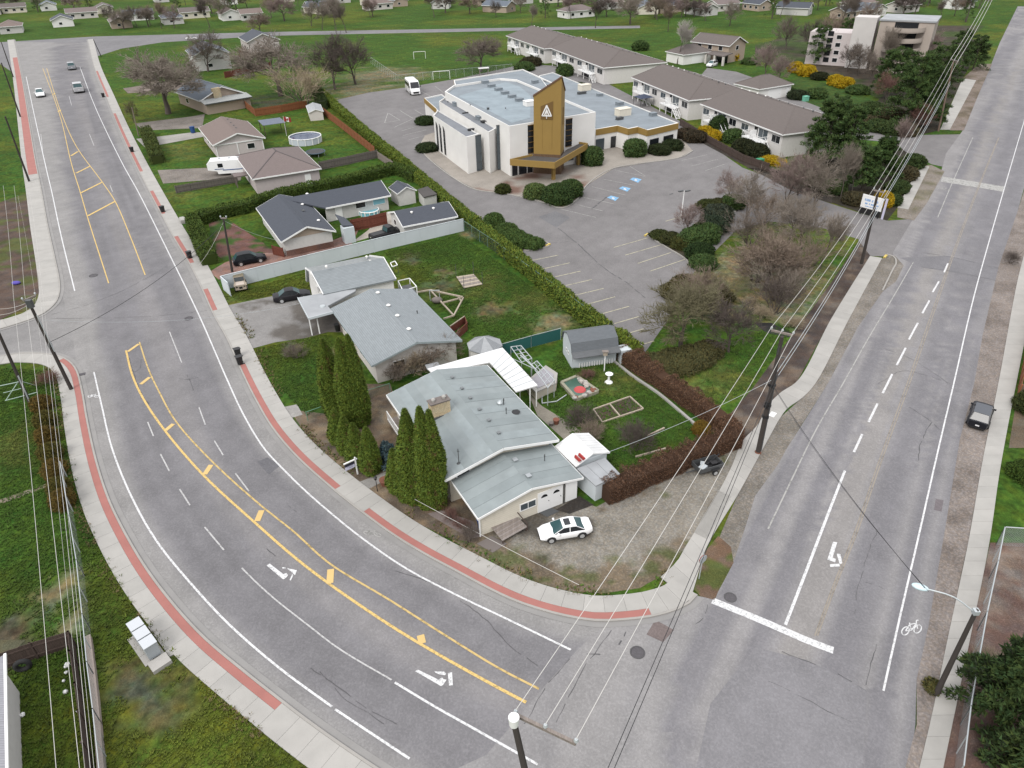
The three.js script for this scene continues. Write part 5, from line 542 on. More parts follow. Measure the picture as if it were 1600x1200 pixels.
  annexWin(6, 0.02, 0.4, 0.1, 2.3, M.glassL, 'door'); annexWin(6, 0.72, 0.94, 0.1, 2.3, M.glass, 'door'); annexWin(2, 0.1, 0.38, 0.6, 2.3, M.glass, 'window'); annexWin(2, 0.55, 0.86, 0.6, 2.3, M.glass, 'window'); annexWin(3, 0.3, 0.7, 0.1, 2.2, M.glass, 'door');
  // roof plant
  const box = (u, v, h, w, d2, ht, m, nm = 'skylight') => { const p = K(u, v, h); return part(g, nm, mg([bx(w, ht, d2, p.x, h - 0.02, p.z, 0.48), bx(w * 1.06, 0.1, d2 * 1.06, p.x, h + ht - 0.02, p.z, 0.48)]), m); };
  for (const [u, v] of [[758, 130], [768, 136], [779, 141.5], [789, 147], [800, 152.5], [811.5, 158]]) box(u, v, 8.55, 1.5, 1.1, 0.5, M.roofC); const hv = box(827, 165, 8.55, 2, 1.6, 0.9, M.white, 'air_handler'); box(714, 165, 7.3, 1.6, 1.2, 0.7, M.roofC, 'roof_unit'); box(753, 186, 7.3, 2.2, 1.4, 0.6, M.roofC, 'roof_unit'); box(760, 191, 7.3, 2, 1, 0.3, M.black, 'roof_unit'); box(836, 129, 4.2, 1.6, 1.1, 0.5, M.roofC); box(736, 204, 6.55, 1.2, 0.5, 0.3, M.black, 'roof_unit'); box(728, 177, 7.3, 1.5, 0.3, 0.12, M.black, 'roof_unit'); box(763, 182, 7.3, 0.4, 0.3, 1.6, M.dsteel, 'flue');
  box(913, 141, 4.1, 2.8, 1.7, 1.3, M.cream, 'rooftop_unit'); box(909, 147, 4.1, 2.2, 0.7, 0.5, M.dsteel, 'duct'); box(937, 150, 4.1, 1.3, 1, 0.5, M.roofC); box(968, 164, 4.1, 1.5, 1.2, 0.6, M.roofC); box(973, 180, 4.1, 3.0, 1.9, 1.4, M.cream, 'rooftop_unit'); box(968, 187, 4.1, 1.5, 0.8, 0.5, M.dsteel, 'duct'); box(1020, 181, 4.1, 1.4, 1.1, 0.6, M.roofC); for (const [u, v] of [[700, 160], [735, 165], [790, 170]]) { const p = K(u, v, 8.9); part(g, 'camera_box', bx(0.2, 0.25, 0.2, p.x, 8.9, p.z), M.dsteel); }
}
// ------------------------------------------------------------------ townhouses
M.townW = mat(lc(0.58, 0.56, 0.54), 'siding');
function townhouse(label, A, B, C, h, units, o = {}) {
  const f = frame(A, B, C, h, o); const { L, W } = f, S = f.s; const g = thing('townhouse_row', label, 'townhouses', f.pos, f.ry);
  hip(g, L, W, h, 2.6, 0.5, M.townW, M.roofT, { a: o.a ?? 0.01, b: o.b ?? W * 0.5, trim: M.trim });
  const zf = -S * (W / 2 - 0.47), F = S > 0 ? '-z' : 'z', per = L / units;
  for (let i = 0; i < units; i++) {
    const x0 = -L / 2 + per * (i + 0.5); const y0 = 2.05;
    windowAt(g, x0 - per * 0.36, y0 + 0.5, zf, per * 0.16, 1.2, F, M.glassL, M.trim, 2); windowAt(g, x0 + per * 0.34, y0 + 0.4, zf, per * 0.17, 1.3, F, M.glass, M.trim, 2); windowAt(g, x0 + per * 0.06, y0 + 0.05, zf, per * 0.2, 1.9, F, M.glassL, M.trim, 2, 'patio_door'); windowAt(g, x0 - per * 0.1, y0 + 0.1, zf, per * 0.08, 1.9, F, M.glass, M.trim, 1, 'patio_door');
    windowAt(g, x0 - per * 0.1, 0.3, zf, per * 0.3, 1.2, F, M.glass, M.dsteel, 2);
    const bw = per * 0.42, bd = 1.8, zz = zf - S * bd / 2, xb = x0 - 0.02 * per; const bal = part(g, 'balcony', mg([bx(bw, 0.16, bd, xb, y0 - 0.16, zz), bx(bw, 0.2, 0.08, xb, y0 - 0.2, zf - S * bd)]), M.trim);
    const rails = [bx(bw, 0.07, 0.07, xb, y0 + 0.95, zf - S * bd), bx(0.07, 0.07, bd, xb - bw / 2, y0 + 0.95, zz), bx(0.07, 0.07, bd, xb + bw / 2, y0 + 0.95, zz)]; for (let k = 0; k <= 12; k++) rails.push(bx(0.045, 0.95, 0.045, xb - bw / 2 + bw * k / 12, y0, zf - S * bd)); part(bal, 'railing', mg(rails), M.trim); part(bal, 'privacy_screen', bx(0.08, 1.5, bd * 0.85, xb - bw * 0.12, y0, zf - S * bd * 0.5), M.trim);
    part(bal, 'post', mg([-0.48, 0, 0.48].map((k) => bx(0.14, y0 - 0.16, 0.14, xb + k * bw, 0, zf - S * (bd - 0.1)))), M.trim);
    const st = []; for (let k = 0; k < 8; k++) st.push(bx(0.3, 0.06, 0.9, xb + bw / 2 + 0.2 + k * 0.28, y0 - 0.2 - k * 0.25, zf - S * (bd - 0.5))); for (const d of [0.02, 0.95]) st.push(bar(V(xb + bw / 2, y0 + 0.8, zf - S * (bd - d)), V(xb + bw / 2 + 2.4, 0.8, zf - S * (bd - d)), 0.08, 0.08), bar(V(xb + bw / 2, y0 - 0.2, zf - S * (bd - d)), V(xb + bw / 2 + 2.4, 0.0, zf - S * (bd - d)), 0.08, 0.2)); part(bal, 'stairs', mg(st), M.trim);
  }
  for (let i = 0; i < units * 5; i++) { const x = -L / 2 + 1 + L * ((i * 0.37) % 1) * 0.9, z = S * (0.6 + (i % 3) * 0.7); vent(g, x, h + 2.6 * (1 - Math.abs(z) / (W / 2)), z, i % 3 ? M.dsteel : M.white, 0.16, 0.2); }
  return g;
}
townhouse('brown roofed townhouse row behind the church annex with two balconies', [960, 110], [1076, 157], [1163, 141], 4.5, 2, { W: 18, L: 30 });
townhouse('brown roofed townhouse row half hidden by the dark pines', [1094, 162], [1251, 221], [1277, 172], 4.5, 2, { W: 18, fromA: true, L: 29 });
townhouse('brown roofed townhouse row by the church rear wing', [852, 72], [943, 106], [1018, 94], 4.5, 2, { W: 20, L: 40 });
townhouse('brown roofed townhouse row beside the playing field at the top', [760, 45], [850, 76], [900, 66], 4.5, 2, { W: 20, L: 34 });
{ // rear wing roofs facing the lane
  for (const [l, u, v, L] of [['brown hip roof garage wing behind the townhouse row by the lane', 1190, 158, 12], ['brown hip roof wing behind the church townhouses', 1075, 104, 12]]) { const g = thing('townhouse_wing', l, 'garage wing', at(u, v - 8), 28 * Math.PI / 180); hip(g, L, 9, 3, 2.2, 0.4, M.white, M.roofT); doorAt(g, 0, 0.05, 4.1, 4.4, 2.2, 'z', M.trim); doorAt(g, 4.4, 0.05, 4.1, 1, 2.1, 'z', M.trim); }
  const g = thing('lane_house', 'two storey house with tan gables and open carport at the lane end', 'house', at(1120, 92), -50 * Math.PI / 180); gable(g, 15, 10, 5, 2.2, 0.5, M.tan, M.roofT); const w = new THREE.Group(); part(g, 'carport_roof', slab([V(2, 3.2, 5), V(9, 3.2, 5), V(9, 2.8, 9.5), V(2, 2.8, 9.5)].reverse(), 0.25), M.roofT); part(g, 'carport_post', mg([[2.3, 9.2], [5.5, 9.2], [8.7, 9.2]].map(([x, z]) => bx(0.6, 2.7, 0.6, x, 0, z))), M.stucco); for (const x of [-4, 0, 4]) windowAt(g, x, 3.4, 4.53, 1.4, 1.2, 'z'); windowAt(g, -4, 0.9, 4.53, 1.8, 1.2, 'z'); windowAt(g, 7.03, 3.4, 0, 1.4, 1.2, 'x'); part(g, 'garage_opening', bx(5, 2.3, 0.1, 4.6, 0.02, 4.54), M.glass);
}
M.aptW = mat(lc(0.36, 0.31, 0.27), 'paint'); M.aptW2 = mat(lc(0.5, 0.48, 0.46), 'paint');
{ // apartment block with rounded balconies
  const g = thing('apartment_block', 'pale apartment block with stacked rounded balconies behind the pines', 'apartment building', at(1398, 112), -32 * Math.PI / 180); part(g, 'wall', mg([bx(14, 13, 14, 0, 0, -7)]), M.aptW); part(g, 'stair_tower', bx(6, 13.6, 6, -11, 0, -4), M.aptW2); part(g, 'lower_wing', bx(12, 9, 10, -20, 0, -8), M.pinkw); part(g, 'roof', bx(14.6, 0.4, 14.6, 0, 13, -7), M.roofG);
  for (let i = 0; i < 5; i++) { const c = new THREE.CylinderGeometry(5, 5, 1.1, 24, 1, true, -Math.PI / 2, Math.PI); c.translate(0, 0.55, 0); const d = new THREE.CylinderGeometry(5, 5, 0.25, 24, 1, false, -Math.PI / 2, Math.PI); const b = part(g, 'balcony', mg([c, d]), M.aptW); b.position.y = 0.4 + i * 2.6; part(g, 'window', bx(6, 1.7, 0.1, 0, 0.7 + i * 2.6, 0.06), M.glass); part(g, 'side_window', mg([bx(1.6, 1.3, 0.1, -20, 0.9 + i * 1.8, -2.94)]), M.glass); if (i < 4) for (const x of [-22.5, -17.5]) windowAt(g, x, 1 + i * 2.1, -2.97, 1.4, 1.1, 'z'); }
}
// ------------------------------------------------------------------ vegetation
function leafGeo(n, f, seed) { // f(r) -> [pos, normal, length, width, shade]
  const r = rng(seed), pos = new Float32Array(n * 9), nr = new Float32Array(n * 9), cl = new Float32Array(n * 9); const U = V(), W = V(), q = V();
  for (let i = 0; i < n; i++) {
    const [p, nn, len, wd, sh] = f(r); U.set(r() - 0.5, r() - 0.5, r() - 0.5).addScaledVector(nn, 0.5).normalize(); W.crossVectors(U, q.set(r() - 0.5, r() - 0.5, r() - 0.5)).normalize();
    q.crossVectors(W, U).normalize(); const sg = q.dot(nn) < 0 ? -1 : 1; q.multiplyScalar(sg).lerp(nn, 0.5).normalize(); const k = i * 9, e = wd * sg; const a = [p.x - W.x * e, p.y - W.y * e, p.z - W.z * e, p.x + W.x * e, p.y + W.y * e, p.z + W.z * e, p.x + U.x * len, p.y + U.y * len, p.z + U.z * len]; for (let j = 0; j < 9; j++) pos[k + j] = a[j];
    for (let j = 0; j < 3; j++) { nr[k + j * 3] = q.x; nr[k + j * 3 + 1] = q.y; nr[k + j * 3 + 2] = q.z; cl[k + j * 3] = sh[0]; cl[k + j * 3 + 1] = sh[1]; cl[k + j * 3 + 2] = sh[2]; }
  }
  const g = new THREE.BufferGeometry(); g.setAttribute('position', new THREE.BufferAttribute(pos, 3)); g.setAttribute('normal', new THREE.BufferAttribute(nr, 3)); g.setAttribute('color', new THREE.BufferAttribute(cl, 3)); return g;
}
const leafM = new THREE.MeshPhysicalMaterial({ vertexColors: true, roughness: 1, specularIntensity: 0.15, transmission: 0.25, side: THREE.DoubleSide });
const bark = mat(lc(0.075, 0.06, 0.05)), barkD = mat(lc(0.045, 0.036, 0.032)), barkW = mat(lc(0.36, 0.33, 0.31)), barkP = mat(lc(0.1, 0.07, 0.072));
const hue = (c, r, amp = 0.45, w = 0.2) => { const k = 1 - amp / 2 + amp * r(), q = 1 + w * (r() - 0.5); return [c[0] * k * q, c[1] * k, c[2] * k / q]; };
// lumpy radius over a sphere or column
const lump = (a, b, s) => 0.8 + 0.3 * vn(Math.cos(a) * 2.2 + 9, Math.sin(a) * 2.2 + b * 2.4, s) + 0.16 * vn(Math.cos(a) * 5 + 9, Math.sin(a) * 5 + b * 6, s + 1);
function coreGeo(fr, h, seg = 14, rows = 12) { const P = []; const pt = (i, j) => { const t = i / rows, a = j / seg * Math.PI * 2, r = fr(t, a); return V(Math.cos(a) * r, t * h, Math.sin(a) * r); }; const f = []; for (let i = 0; i < rows; i++) for (let j = 0; j < seg; j++) f.push([pt(i, j), pt(i + 1, j), pt(i + 1, j + 1), pt(i, j + 1)]); return faces(f); }
function cedarGeo(seed, h, r, n, col, fat = 1) {
  const prof = (t) => Math.pow(Math.min(1, (1 - t) * (2.1 / fat)), 0.75) * (0.72 + 0.28 * Math.min(1, t * 5));
  const fr = (t, a) => r * prof(t) * (0.78 + 0.4 * vn(Math.cos(a) * 1.8 + 5, Math.sin(a) * 1.8 + t * 3, seed) + 0.12 * vn(a * 3, t * h * 2.2, seed + 3));
  const N = V();
  const crown = leafGeo(n, (q) => { const t = Math.pow(q(), 1.15), a = q() * 6.2832; const d = 0.8 + 0.26 * q() + (q() < 0.06 ? 0.16 * q() : 0); const rr = fr(t, a) * d; N.set(Math.cos(a), 0.55, Math.sin(a)).normalize(); const br = vn(a * 2.5, t * h * 1.3, seed + 9) > 0.82 && q() < 0.5, c = hue(br ? [0.12, 0.085, 0.035] : col, q, 0.8, 0.3); return [V(Math.cos(a) * rr, 0.1 + t * h * 0.97, Math.sin(a) * rr), N, 0.15 + 0.1 * q(), 0.04 + 0.03 * q(), c]; }, seed);
  return { crown, core: coreGeo((t, a) => fr(Math.min(t, 0.995), a) * 0.86, h * 0.97) };
}
const evgCore = (c) => mat(lc(c[0] * 0.6, c[1] * 0.6, c[2] * 0.6));
const CED = [0.105, 0.148, 0.026], DKG = [0.062, 0.1, 0.032], JUN = [0.085, 0.12, 0.038];
const cedarM = evgCore(CED);
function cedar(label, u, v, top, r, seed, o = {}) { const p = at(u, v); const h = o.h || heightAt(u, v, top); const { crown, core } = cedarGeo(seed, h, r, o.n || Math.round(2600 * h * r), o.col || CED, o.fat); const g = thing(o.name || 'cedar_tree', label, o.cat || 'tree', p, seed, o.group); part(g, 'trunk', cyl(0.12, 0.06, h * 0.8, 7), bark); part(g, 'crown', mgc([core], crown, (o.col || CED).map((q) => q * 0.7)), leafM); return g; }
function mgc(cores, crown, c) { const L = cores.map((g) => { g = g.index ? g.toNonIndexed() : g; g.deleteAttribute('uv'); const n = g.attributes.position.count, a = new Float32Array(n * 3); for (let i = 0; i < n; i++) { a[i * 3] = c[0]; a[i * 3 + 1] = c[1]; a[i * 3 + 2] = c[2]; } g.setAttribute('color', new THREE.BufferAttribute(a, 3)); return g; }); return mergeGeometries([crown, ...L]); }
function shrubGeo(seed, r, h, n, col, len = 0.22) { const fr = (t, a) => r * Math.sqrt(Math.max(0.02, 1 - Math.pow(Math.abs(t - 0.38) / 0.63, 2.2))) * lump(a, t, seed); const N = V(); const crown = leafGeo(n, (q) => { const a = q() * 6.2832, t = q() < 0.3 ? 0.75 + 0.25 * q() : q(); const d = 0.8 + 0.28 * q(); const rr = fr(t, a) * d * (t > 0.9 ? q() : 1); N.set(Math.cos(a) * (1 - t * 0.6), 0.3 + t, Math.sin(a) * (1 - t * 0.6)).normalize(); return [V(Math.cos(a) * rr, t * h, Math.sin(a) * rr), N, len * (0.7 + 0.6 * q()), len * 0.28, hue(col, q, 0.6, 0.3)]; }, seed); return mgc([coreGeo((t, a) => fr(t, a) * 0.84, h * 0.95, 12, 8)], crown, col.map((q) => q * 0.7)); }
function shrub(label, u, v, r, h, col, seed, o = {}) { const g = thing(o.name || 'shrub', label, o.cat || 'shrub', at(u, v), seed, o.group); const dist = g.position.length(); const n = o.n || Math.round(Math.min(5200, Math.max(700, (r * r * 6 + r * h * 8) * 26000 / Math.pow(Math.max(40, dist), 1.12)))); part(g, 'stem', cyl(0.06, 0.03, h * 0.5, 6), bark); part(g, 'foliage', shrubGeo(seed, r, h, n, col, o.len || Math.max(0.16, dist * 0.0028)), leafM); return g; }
function hedge(label, line, w, h, col, seed, o = {}) { const P = smooth(pts(line), 0.8), root = thing('hedge', label, 'hedge', P[0].clone(), 0, o.group); const len = P.length - 1; const N = V(); let tot = 0; for (let i = 0; i < len; i++) tot += P[i].distanceTo(P[i + 1]); const n = o.n || Math.round(tot * (w + 2 * h) * (o.dens || 55));
  const hh = (s) => h * (0.9 + 0.22 * vn(s * 0.8, 1, seed) + (o.rag || 0) * (vn(s * 2.4, 5, seed) - 0.5)), ww = (s) => w / 2 * (0.86 + 0.3 * vn(s * 0.9, 9, seed));
  const fr = (x) => { const i = Math.min(len - 1, Math.floor(x)); const p = P[i].clone().lerp(P[i + 1], x - i); const t = V().subVectors(P[i + 1], P[i]).normalize(); return [p.sub(P[0]), V(-t.z, 0, t.x)]; };
  const crown = leafGeo(n, (q) => { const x = q() * len, [p, s] = fr(x), k = q() * (w + 2 * h * 0.9); let y, l; const H = hh(x), Wd = ww(x); if (k < w * 1.15) { l = (q() * 2 - 1) * Wd; y = H * (0.94 + 0.1 * q()); N.set(0, 1, 0); } else { const sg = q() < 0.5 ? -1 : 1; y = H * q(); l = sg * Wd * (0.9 + 0.16 * q()); N.copy(s).multiplyScalar(sg).setY(0.4).normalize(); } return [V(p.x + s.x * l, y, p.z + s.z * l), N, (o.len || 0.24) * (0.7 + 0.6 * q()), (o.len || 0.24) * 0.3, hue(o.mix && q() < o.mixP ? o.mix : col, q, 0.6, 0.3)]; }, seed);
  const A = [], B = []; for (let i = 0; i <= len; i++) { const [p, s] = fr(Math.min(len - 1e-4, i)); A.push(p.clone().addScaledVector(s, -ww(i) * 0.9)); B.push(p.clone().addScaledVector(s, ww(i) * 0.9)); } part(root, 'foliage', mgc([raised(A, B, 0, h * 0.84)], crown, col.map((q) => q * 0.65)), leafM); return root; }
// bare deciduous trees
function bareGeo(seed, o = {}) {
  const r = rng(seed), T0 = [], T1 = []; const h = 10, lv = o.levels || 5;
  const grow = (p, d, len, rad, level) => {
    const segs = level < 2 ? 4 : level < 4 ? 3 : 2; let q = p.clone(), dd = d.clone(), rr = rad; const nodes = [[q.clone(), dd.clone(), rr]];
    for (let i = 0; i < segs; i++) { dd.add(V((r() - 0.5) * 0.35, (r() - 0.35) * 0.25 * (o.up ?? 1), (r() - 0.5) * 0.35)).normalize(); const e = q.clone().addScaledVector(dd, len / segs), r2 = rr * (level === lv ? 0.5 : 0.8); (level < 2 ? T0 : T1).push(rod(q, e, rr, r2, level < 2 ? 6 : level < 3 ? 4 : 3)); q = e; rr = r2; nodes.push([q.clone(), dd.clone(), rr]); }
    if (level >= lv) return; const kids = (o.kids || [5, 5, 5, 5, 5])[level];
    for (let i = 0; i < kids; i++) { const t = i === 0 ? 1 : 0.35 + 0.65 * r(); const k = Math.min(segs, Math.max(1, Math.round(t * segs))); const [bp, bd, br] = nodes[k]; const ang = i === 0 ? 0.2 : (o.ang || 0.65) * (0.7 + 0.6 * r()); const ax = V(r() - 0.5, r() - 0.5, r() - 0.5).cross(bd).normalize(); const nd = bd.clone().applyAxisAngle(ax, ang); if (nd.y < 0.0) nd.y *= 0.3; grow(bp, nd.normalize(), len * (0.58 + 0.2 * r()), Math.max(o.twig || 0.012, br * (i === 0 ? 0.85 : 0.6)), level + 1); }
  };
  const stems = o.stems || 1; for (let i = 0; i < stems; i++) { const a = i / stems * 6.28 + r(); const tilt = stems > 1 ? (o.tilt || 0.35) * (0.4 + 0.8 * r()) : 0.04; grow(V(Math.cos(a) * 0.05 * stems, 0, Math.sin(a) * 0.05 * stems), V(Math.cos(a) * tilt, 1, Math.sin(a) * tilt).normalize(), (o.len || 3.2) * (0.8 + 0.4 * r()), o.rad || 0.2, stems > 1 ? 1 : 0); }
  const strip = (g) => { g = mg([g]); g.deleteAttribute('uv'); return g; }; const trunk = mg(T0.length ? T0 : T1.splice(0, 4)); const crown = mg(T1); const bb = new THREE.Box3().setFromBufferAttribute(crown.attributes.position); const s = h / bb.max.y; trunk.scale(s, s, s); crown.scale(s, s, s); const rad = Math.max(bb.max.x, -bb.min.x, bb.max.z, -bb.min.z) * s; return { trunk, crown, rad };
}
const BARE = { round: bareGeo(11, { kids: [6, 5, 5, 5, 5], twig: 0.02 }), wide: bareGeo(23, { kids: [7, 5, 5, 5, 5], ang: 0.8, up: 0.6, len: 2.6, twig: 0.02 }), tall: bareGeo(31, { kids: [6, 5, 5, 5, 4], ang: 0.45, twig: 0.02 }), bush: bareGeo(47, { stems: 12, kids: [0, 6, 6, 5, 4], levels: 4, tilt: 0.8, rad: 0.1, twig: 0.03 }), thicket: bareGeo(59, { stems: 9, kids: [0, 5, 5, 5, 4], levels: 4, tilt: 0.55, rad: 0.1, twig: 0.026 }) };
const twig = { brown: mat(lc(0.19, 0.145, 0.11)), grey: mat(lc(0.205, 0.172, 0.14)), purple: mat(lc(0.14, 0.113, 0.092)), tan: mat(lc(0.29, 0.235, 0.16)), pink: mat(lc(0.205, 0.152, 0.136)), dark: mat(lc(0.085, 0.066, 0.056)), white: mat(lc(0.34, 0.31, 0.285)), olive: mat(lc(0.125, 0.112, 0.06)), red: mat(lc(0.15, 0.075, 0.06)) };
function bare(label, kind, u, v, h, tw, ry, o = {}) { const G = BARE[kind], s = h / 10; const g = thing(o.name || (kind === 'bush' || kind === 'thicket' ? 'bare_shrub' : 'bare_tree'), label, kind === 'bush' ? 'shrub' : 'tree', at(u, v), ry, o.group); g.scale.set(s * (o.wx || 1), s, s * (o.wx || 1)); part(g, kind === 'bush' ? 'stem' : 'trunk', G.trunk, o.bark || bark); part(g, 'crown', G.crown, twig[tw]); return g; }
// pines and spruces
function pineGeo(seed, h, r, n, col, o = {}) { const q0 = rng(seed), segs = []; const nb = o.nb || 90; const br = []; for (let i = 0; i < nb; i++) { const t = Math.pow(i / nb, 0.9); const y = h * (0.12 + 0.86 * t); const L = r * (1 - t * (o.taper ?? 0.85)) * (0.6 + 0.55 * q0()); const a = i * 2.4 + q0(); const d = V(Math.cos(a), (o.lift ?? 0.15) + (q0() - 0.5) * 0.7, Math.sin(a)).normalize(); br.push([V(0, y, 0), d, L]); segs.push(rod(V(0, y, 0), V(0, y, 0).addScaledVector(d, L), 0.05, 0.012, 3)); } const N = V(); const crown = leafGeo(n, (q) => { const [p, d, L] = br[Math.floor(q() * nb)]; const t = 0.25 + 0.8 * Math.sqrt(q()); const w = 0.34 * L * (1.25 - t) + 0.3; const c = V(p.x + d.x * L * t + (q() - 0.5) * w, p.y + d.y * L * t - 0.12 * L * t * t + (q() - 0.2) * w * 0.8, p.z + d.z * L * t + (q() - 0.5) * w); N.set(d.x, 0.7, d.z).normalize(); return [c, N, (o.nl || 0.45) * (0.7 + 0.6 * q()), 0.05 + 0.06 * q(), hue(col, q, 0.9, 0.3)]; }, seed); return { crown, trunk: mg([cyl(h * 0.018 + 0.06, 0.04, h, 8), ...segs]) }; }
function pine(label, u, v, top, r, seed, col = DKG, o = {}) { const h = o.h || heightAt(u, v, top); const G = pineGeo(seed, h, r, o.n || 9000, col, o); const g = thing(o.name || 'pine_tree', label, 'tree', at(u, v), 0, o.group); part(g, 'trunk', G.trunk, bark); part(g, 'crown', G.crown, leafM); return g; }

// cedars by the corner house
cedar('tall column cedar at the street side of the rear cedar group', 527, 652, 528, 1.0, 101); cedar('tall middle column cedar behind the clipped cedar shrubs', 553, 664, 526, 0.95, 102); cedar('tall column cedar nearest the shingled house gable', 566, 662, 521, 0.9, 103);
cedar('short cedar bush at the outer end of the clipped row by the dry yard', 531, 690, 640, 0.95, 104, { fat: 1.9, name: 'cedar_bush', cat: 'shrub' }); cedar('second clipped cedar bush from the green chain link fence', 545, 705, 652, 1.0, 105, { fat: 2, name: 'cedar_bush', cat: 'shrub' }); cedar('third clipped cedar bush crowding the round one', 561, 722, 662, 1.0, 106, { fat: 2, name: 'cedar_bush', cat: 'shrub' }); cedar('round clipped cedar bush beside the hanging sign post', 582, 735, 668, 1.12, 107, { fat: 2.2, name: 'cedar_bush', cat: 'shrub' });
cedar('tall column cedar of the front trio toward the street walkway', 650, 782, 637, 0.95, 108); cedar('tallest column cedar of the front trio', 672, 790, 633, 0.85, 109); cedar('column cedar of the front trio against the metal roof', 685, 790, 638, 0.82, 110); cedar('small cone cedar beside the concrete walkway', 622, 768, 702, 0.75, 111, { fat: 1.4 }); cedar('small cone cedar tucked against the front trio', 634, 780, 715, 0.72, 112, { fat: 1.4 });
pine('blue spruce bush between the round cedar and front trio', 607, 726, 690, 1.1, 113, [0.075, 0.115, 0.125], { nb: 60, n: 3500, nl: 0.28, name: 'spruce_bush', h: 2.2 });
// yard shrubs
bare('round brown bare bush beside the soil bed of the back yard', 'bush', 908, 664, 2.3, 'dark', 1, { wx: 1.25 }); bare('rounded russet bare bush by the concrete patio edge', 'bush', 925, 685, 2.0, 'brown', 2, { wx: 1.3 }); bare('tall upright bare bush in the middle of the back lawn', 'bush', 993, 702, 3.7, 'dark', 3, { wx: 0.85 }); bare('small dark red bare bush beside the goldfish pond', 'bush', 917, 591, 1.3, 'red', 4, { wx: 1.2 });
shrub('small golden shrub at the bend of the brown hedge', 1095, 676, 0.75, 1.1, [0.16, 0.1, 0.02], 5);
[[612, 592], [628, 588], [645, 582], [662, 577], [680, 566], [694, 558]].forEach(([u, v], i) => bare(['low grey bare bush at the front corner of the shingled house', 'second bare bush along the shingled house gable wall', 'third bare bush along the shingled house gable wall', 'tall bare bush before the shingled house gable wall', 'dense bare bush near the grey lean roof by the patio cover', 'bare bush at the rear corner of the shingled house'][i], 'bush', u, v, 2.5 + 0.4 * i * (i < 4 ? 1 : 0.6), ['grey', 'brown', 'tan', 'brown', 'grey', 'brown'][i], i * 2, { wx: 1.05 }));
bare('purple leafless shrub on the lawn by the stained driveway', 'bush', 462, 560, 2.2, 'purple', 7); bare('thin leafless shrub at the corner of the cream garage', 'bush', 733, 846, 1.9, 'purple', 8, { wx: 0.7 }); bare('dark red shrub under the front cedar trio', 'bush', 705, 812, 1.3, 'red', 9); bare('low brown shrub beside the garage eave', 'bush', 722, 826, 1.2, 'red', 10);
// outer sidewalk shrub row
bare('dark purple bush at the corner of the outer sidewalk', 'bush', 78, 600, 1.9, 'red', 11, { wx: 1.1 });
[[68, 640], [74, 665], [77, 690], [83, 716], [89, 742], [97, 770], [101, 790]].forEach(([u, v], i) => shrub(['first', 'second', 'third', 'fourth', 'fifth', 'sixth', 'last'][i] + ' bronze green shrub of the row along the outer sidewalk', u, v, 0.95 - 0.04 * (i % 3), 1.5, i % 2 ? [0.085, 0.075, 0.02] : [0.11, 0.078, 0.022], 120 + i, { n: 2200, group: 'bronze green shrubs along the outer sidewalk' }));
// hedges
hedge('long clipped cedar hedge between the back gardens and the church lot', [[502, 150], [530, 176], [560, 203], [595, 233], [630, 262], [662, 290], [700, 323], [735, 352], [765, 378], [800, 407], [840, 440], [880, 474], [920, 507], [948, 528]], 1.5, 1.7, [0.095, 0.138, 0.025], 201, { dens: 60, len: 0.3, mix: [0.15, 0.18, 0.03], mixP: 0.3 });
hedge('short end of the cedar hedge behind the barn shaped shed', [[958, 534], [975, 548], [995, 562]], 1.6, 1.7, [0.13, 0.17, 0.026], 202, { len: 0.26 });
hedge('brown winter hedge along the back lawn toward the mulch bed', [[968, 557], [1000, 580], [1040, 608], [1080, 636], [1115, 660], [1150, 690]], 1.5, 1.6, [0.11, 0.062, 0.04], 203, { dens: 420, len: 0.1, rag: 0.6, mix: [0.21, 0.13, 0.08], mixP: 0.3 });
hedge('brown winter hedge between the gravel yard and back lawn', [[1150, 694], [1120, 704], [1080, 721], [1030, 743], [985, 764], [944, 782]], 1.5, 1.7, [0.1, 0.057, 0.037], 204, { dens: 430, len: 0.095, rag: 0.7, mix: [0.19, 0.115, 0.075], mixP: 0.3 });
hedge('dark cedar hedge beside the dark roofed house garden', [[314, 350], [345, 340], [385, 331], [415, 319], [470, 306], [520, 296], [570, 283], [620, 272], [650, 284]], 1.8, 1.8, [0.065, 0.1, 0.022], 205, { len: 0.32, dens: 40 });
hedge('dark clipped hedge between sidewalk and red bark garden', [[303, 350], [312, 375], [322, 398], [330, 414]], 1.9, 1.8, [0.06, 0.09, 0.02], 206, { len: 0.28 });
hedge('dark rounded hedge beside the sidewalk and concrete path', [[230, 212], [238, 230], [248, 256]], 2.2, 1.9, [0.065, 0.085, 0.024], 207, { len: 0.34, dens: 35 });
hedge('tall dark hedge behind the pool garden by the playing field', [[497, 150], [505, 172]], 2.2, 2.4, [0.04, 0.06, 0.02], 208, { len: 0.34, dens: 35 });
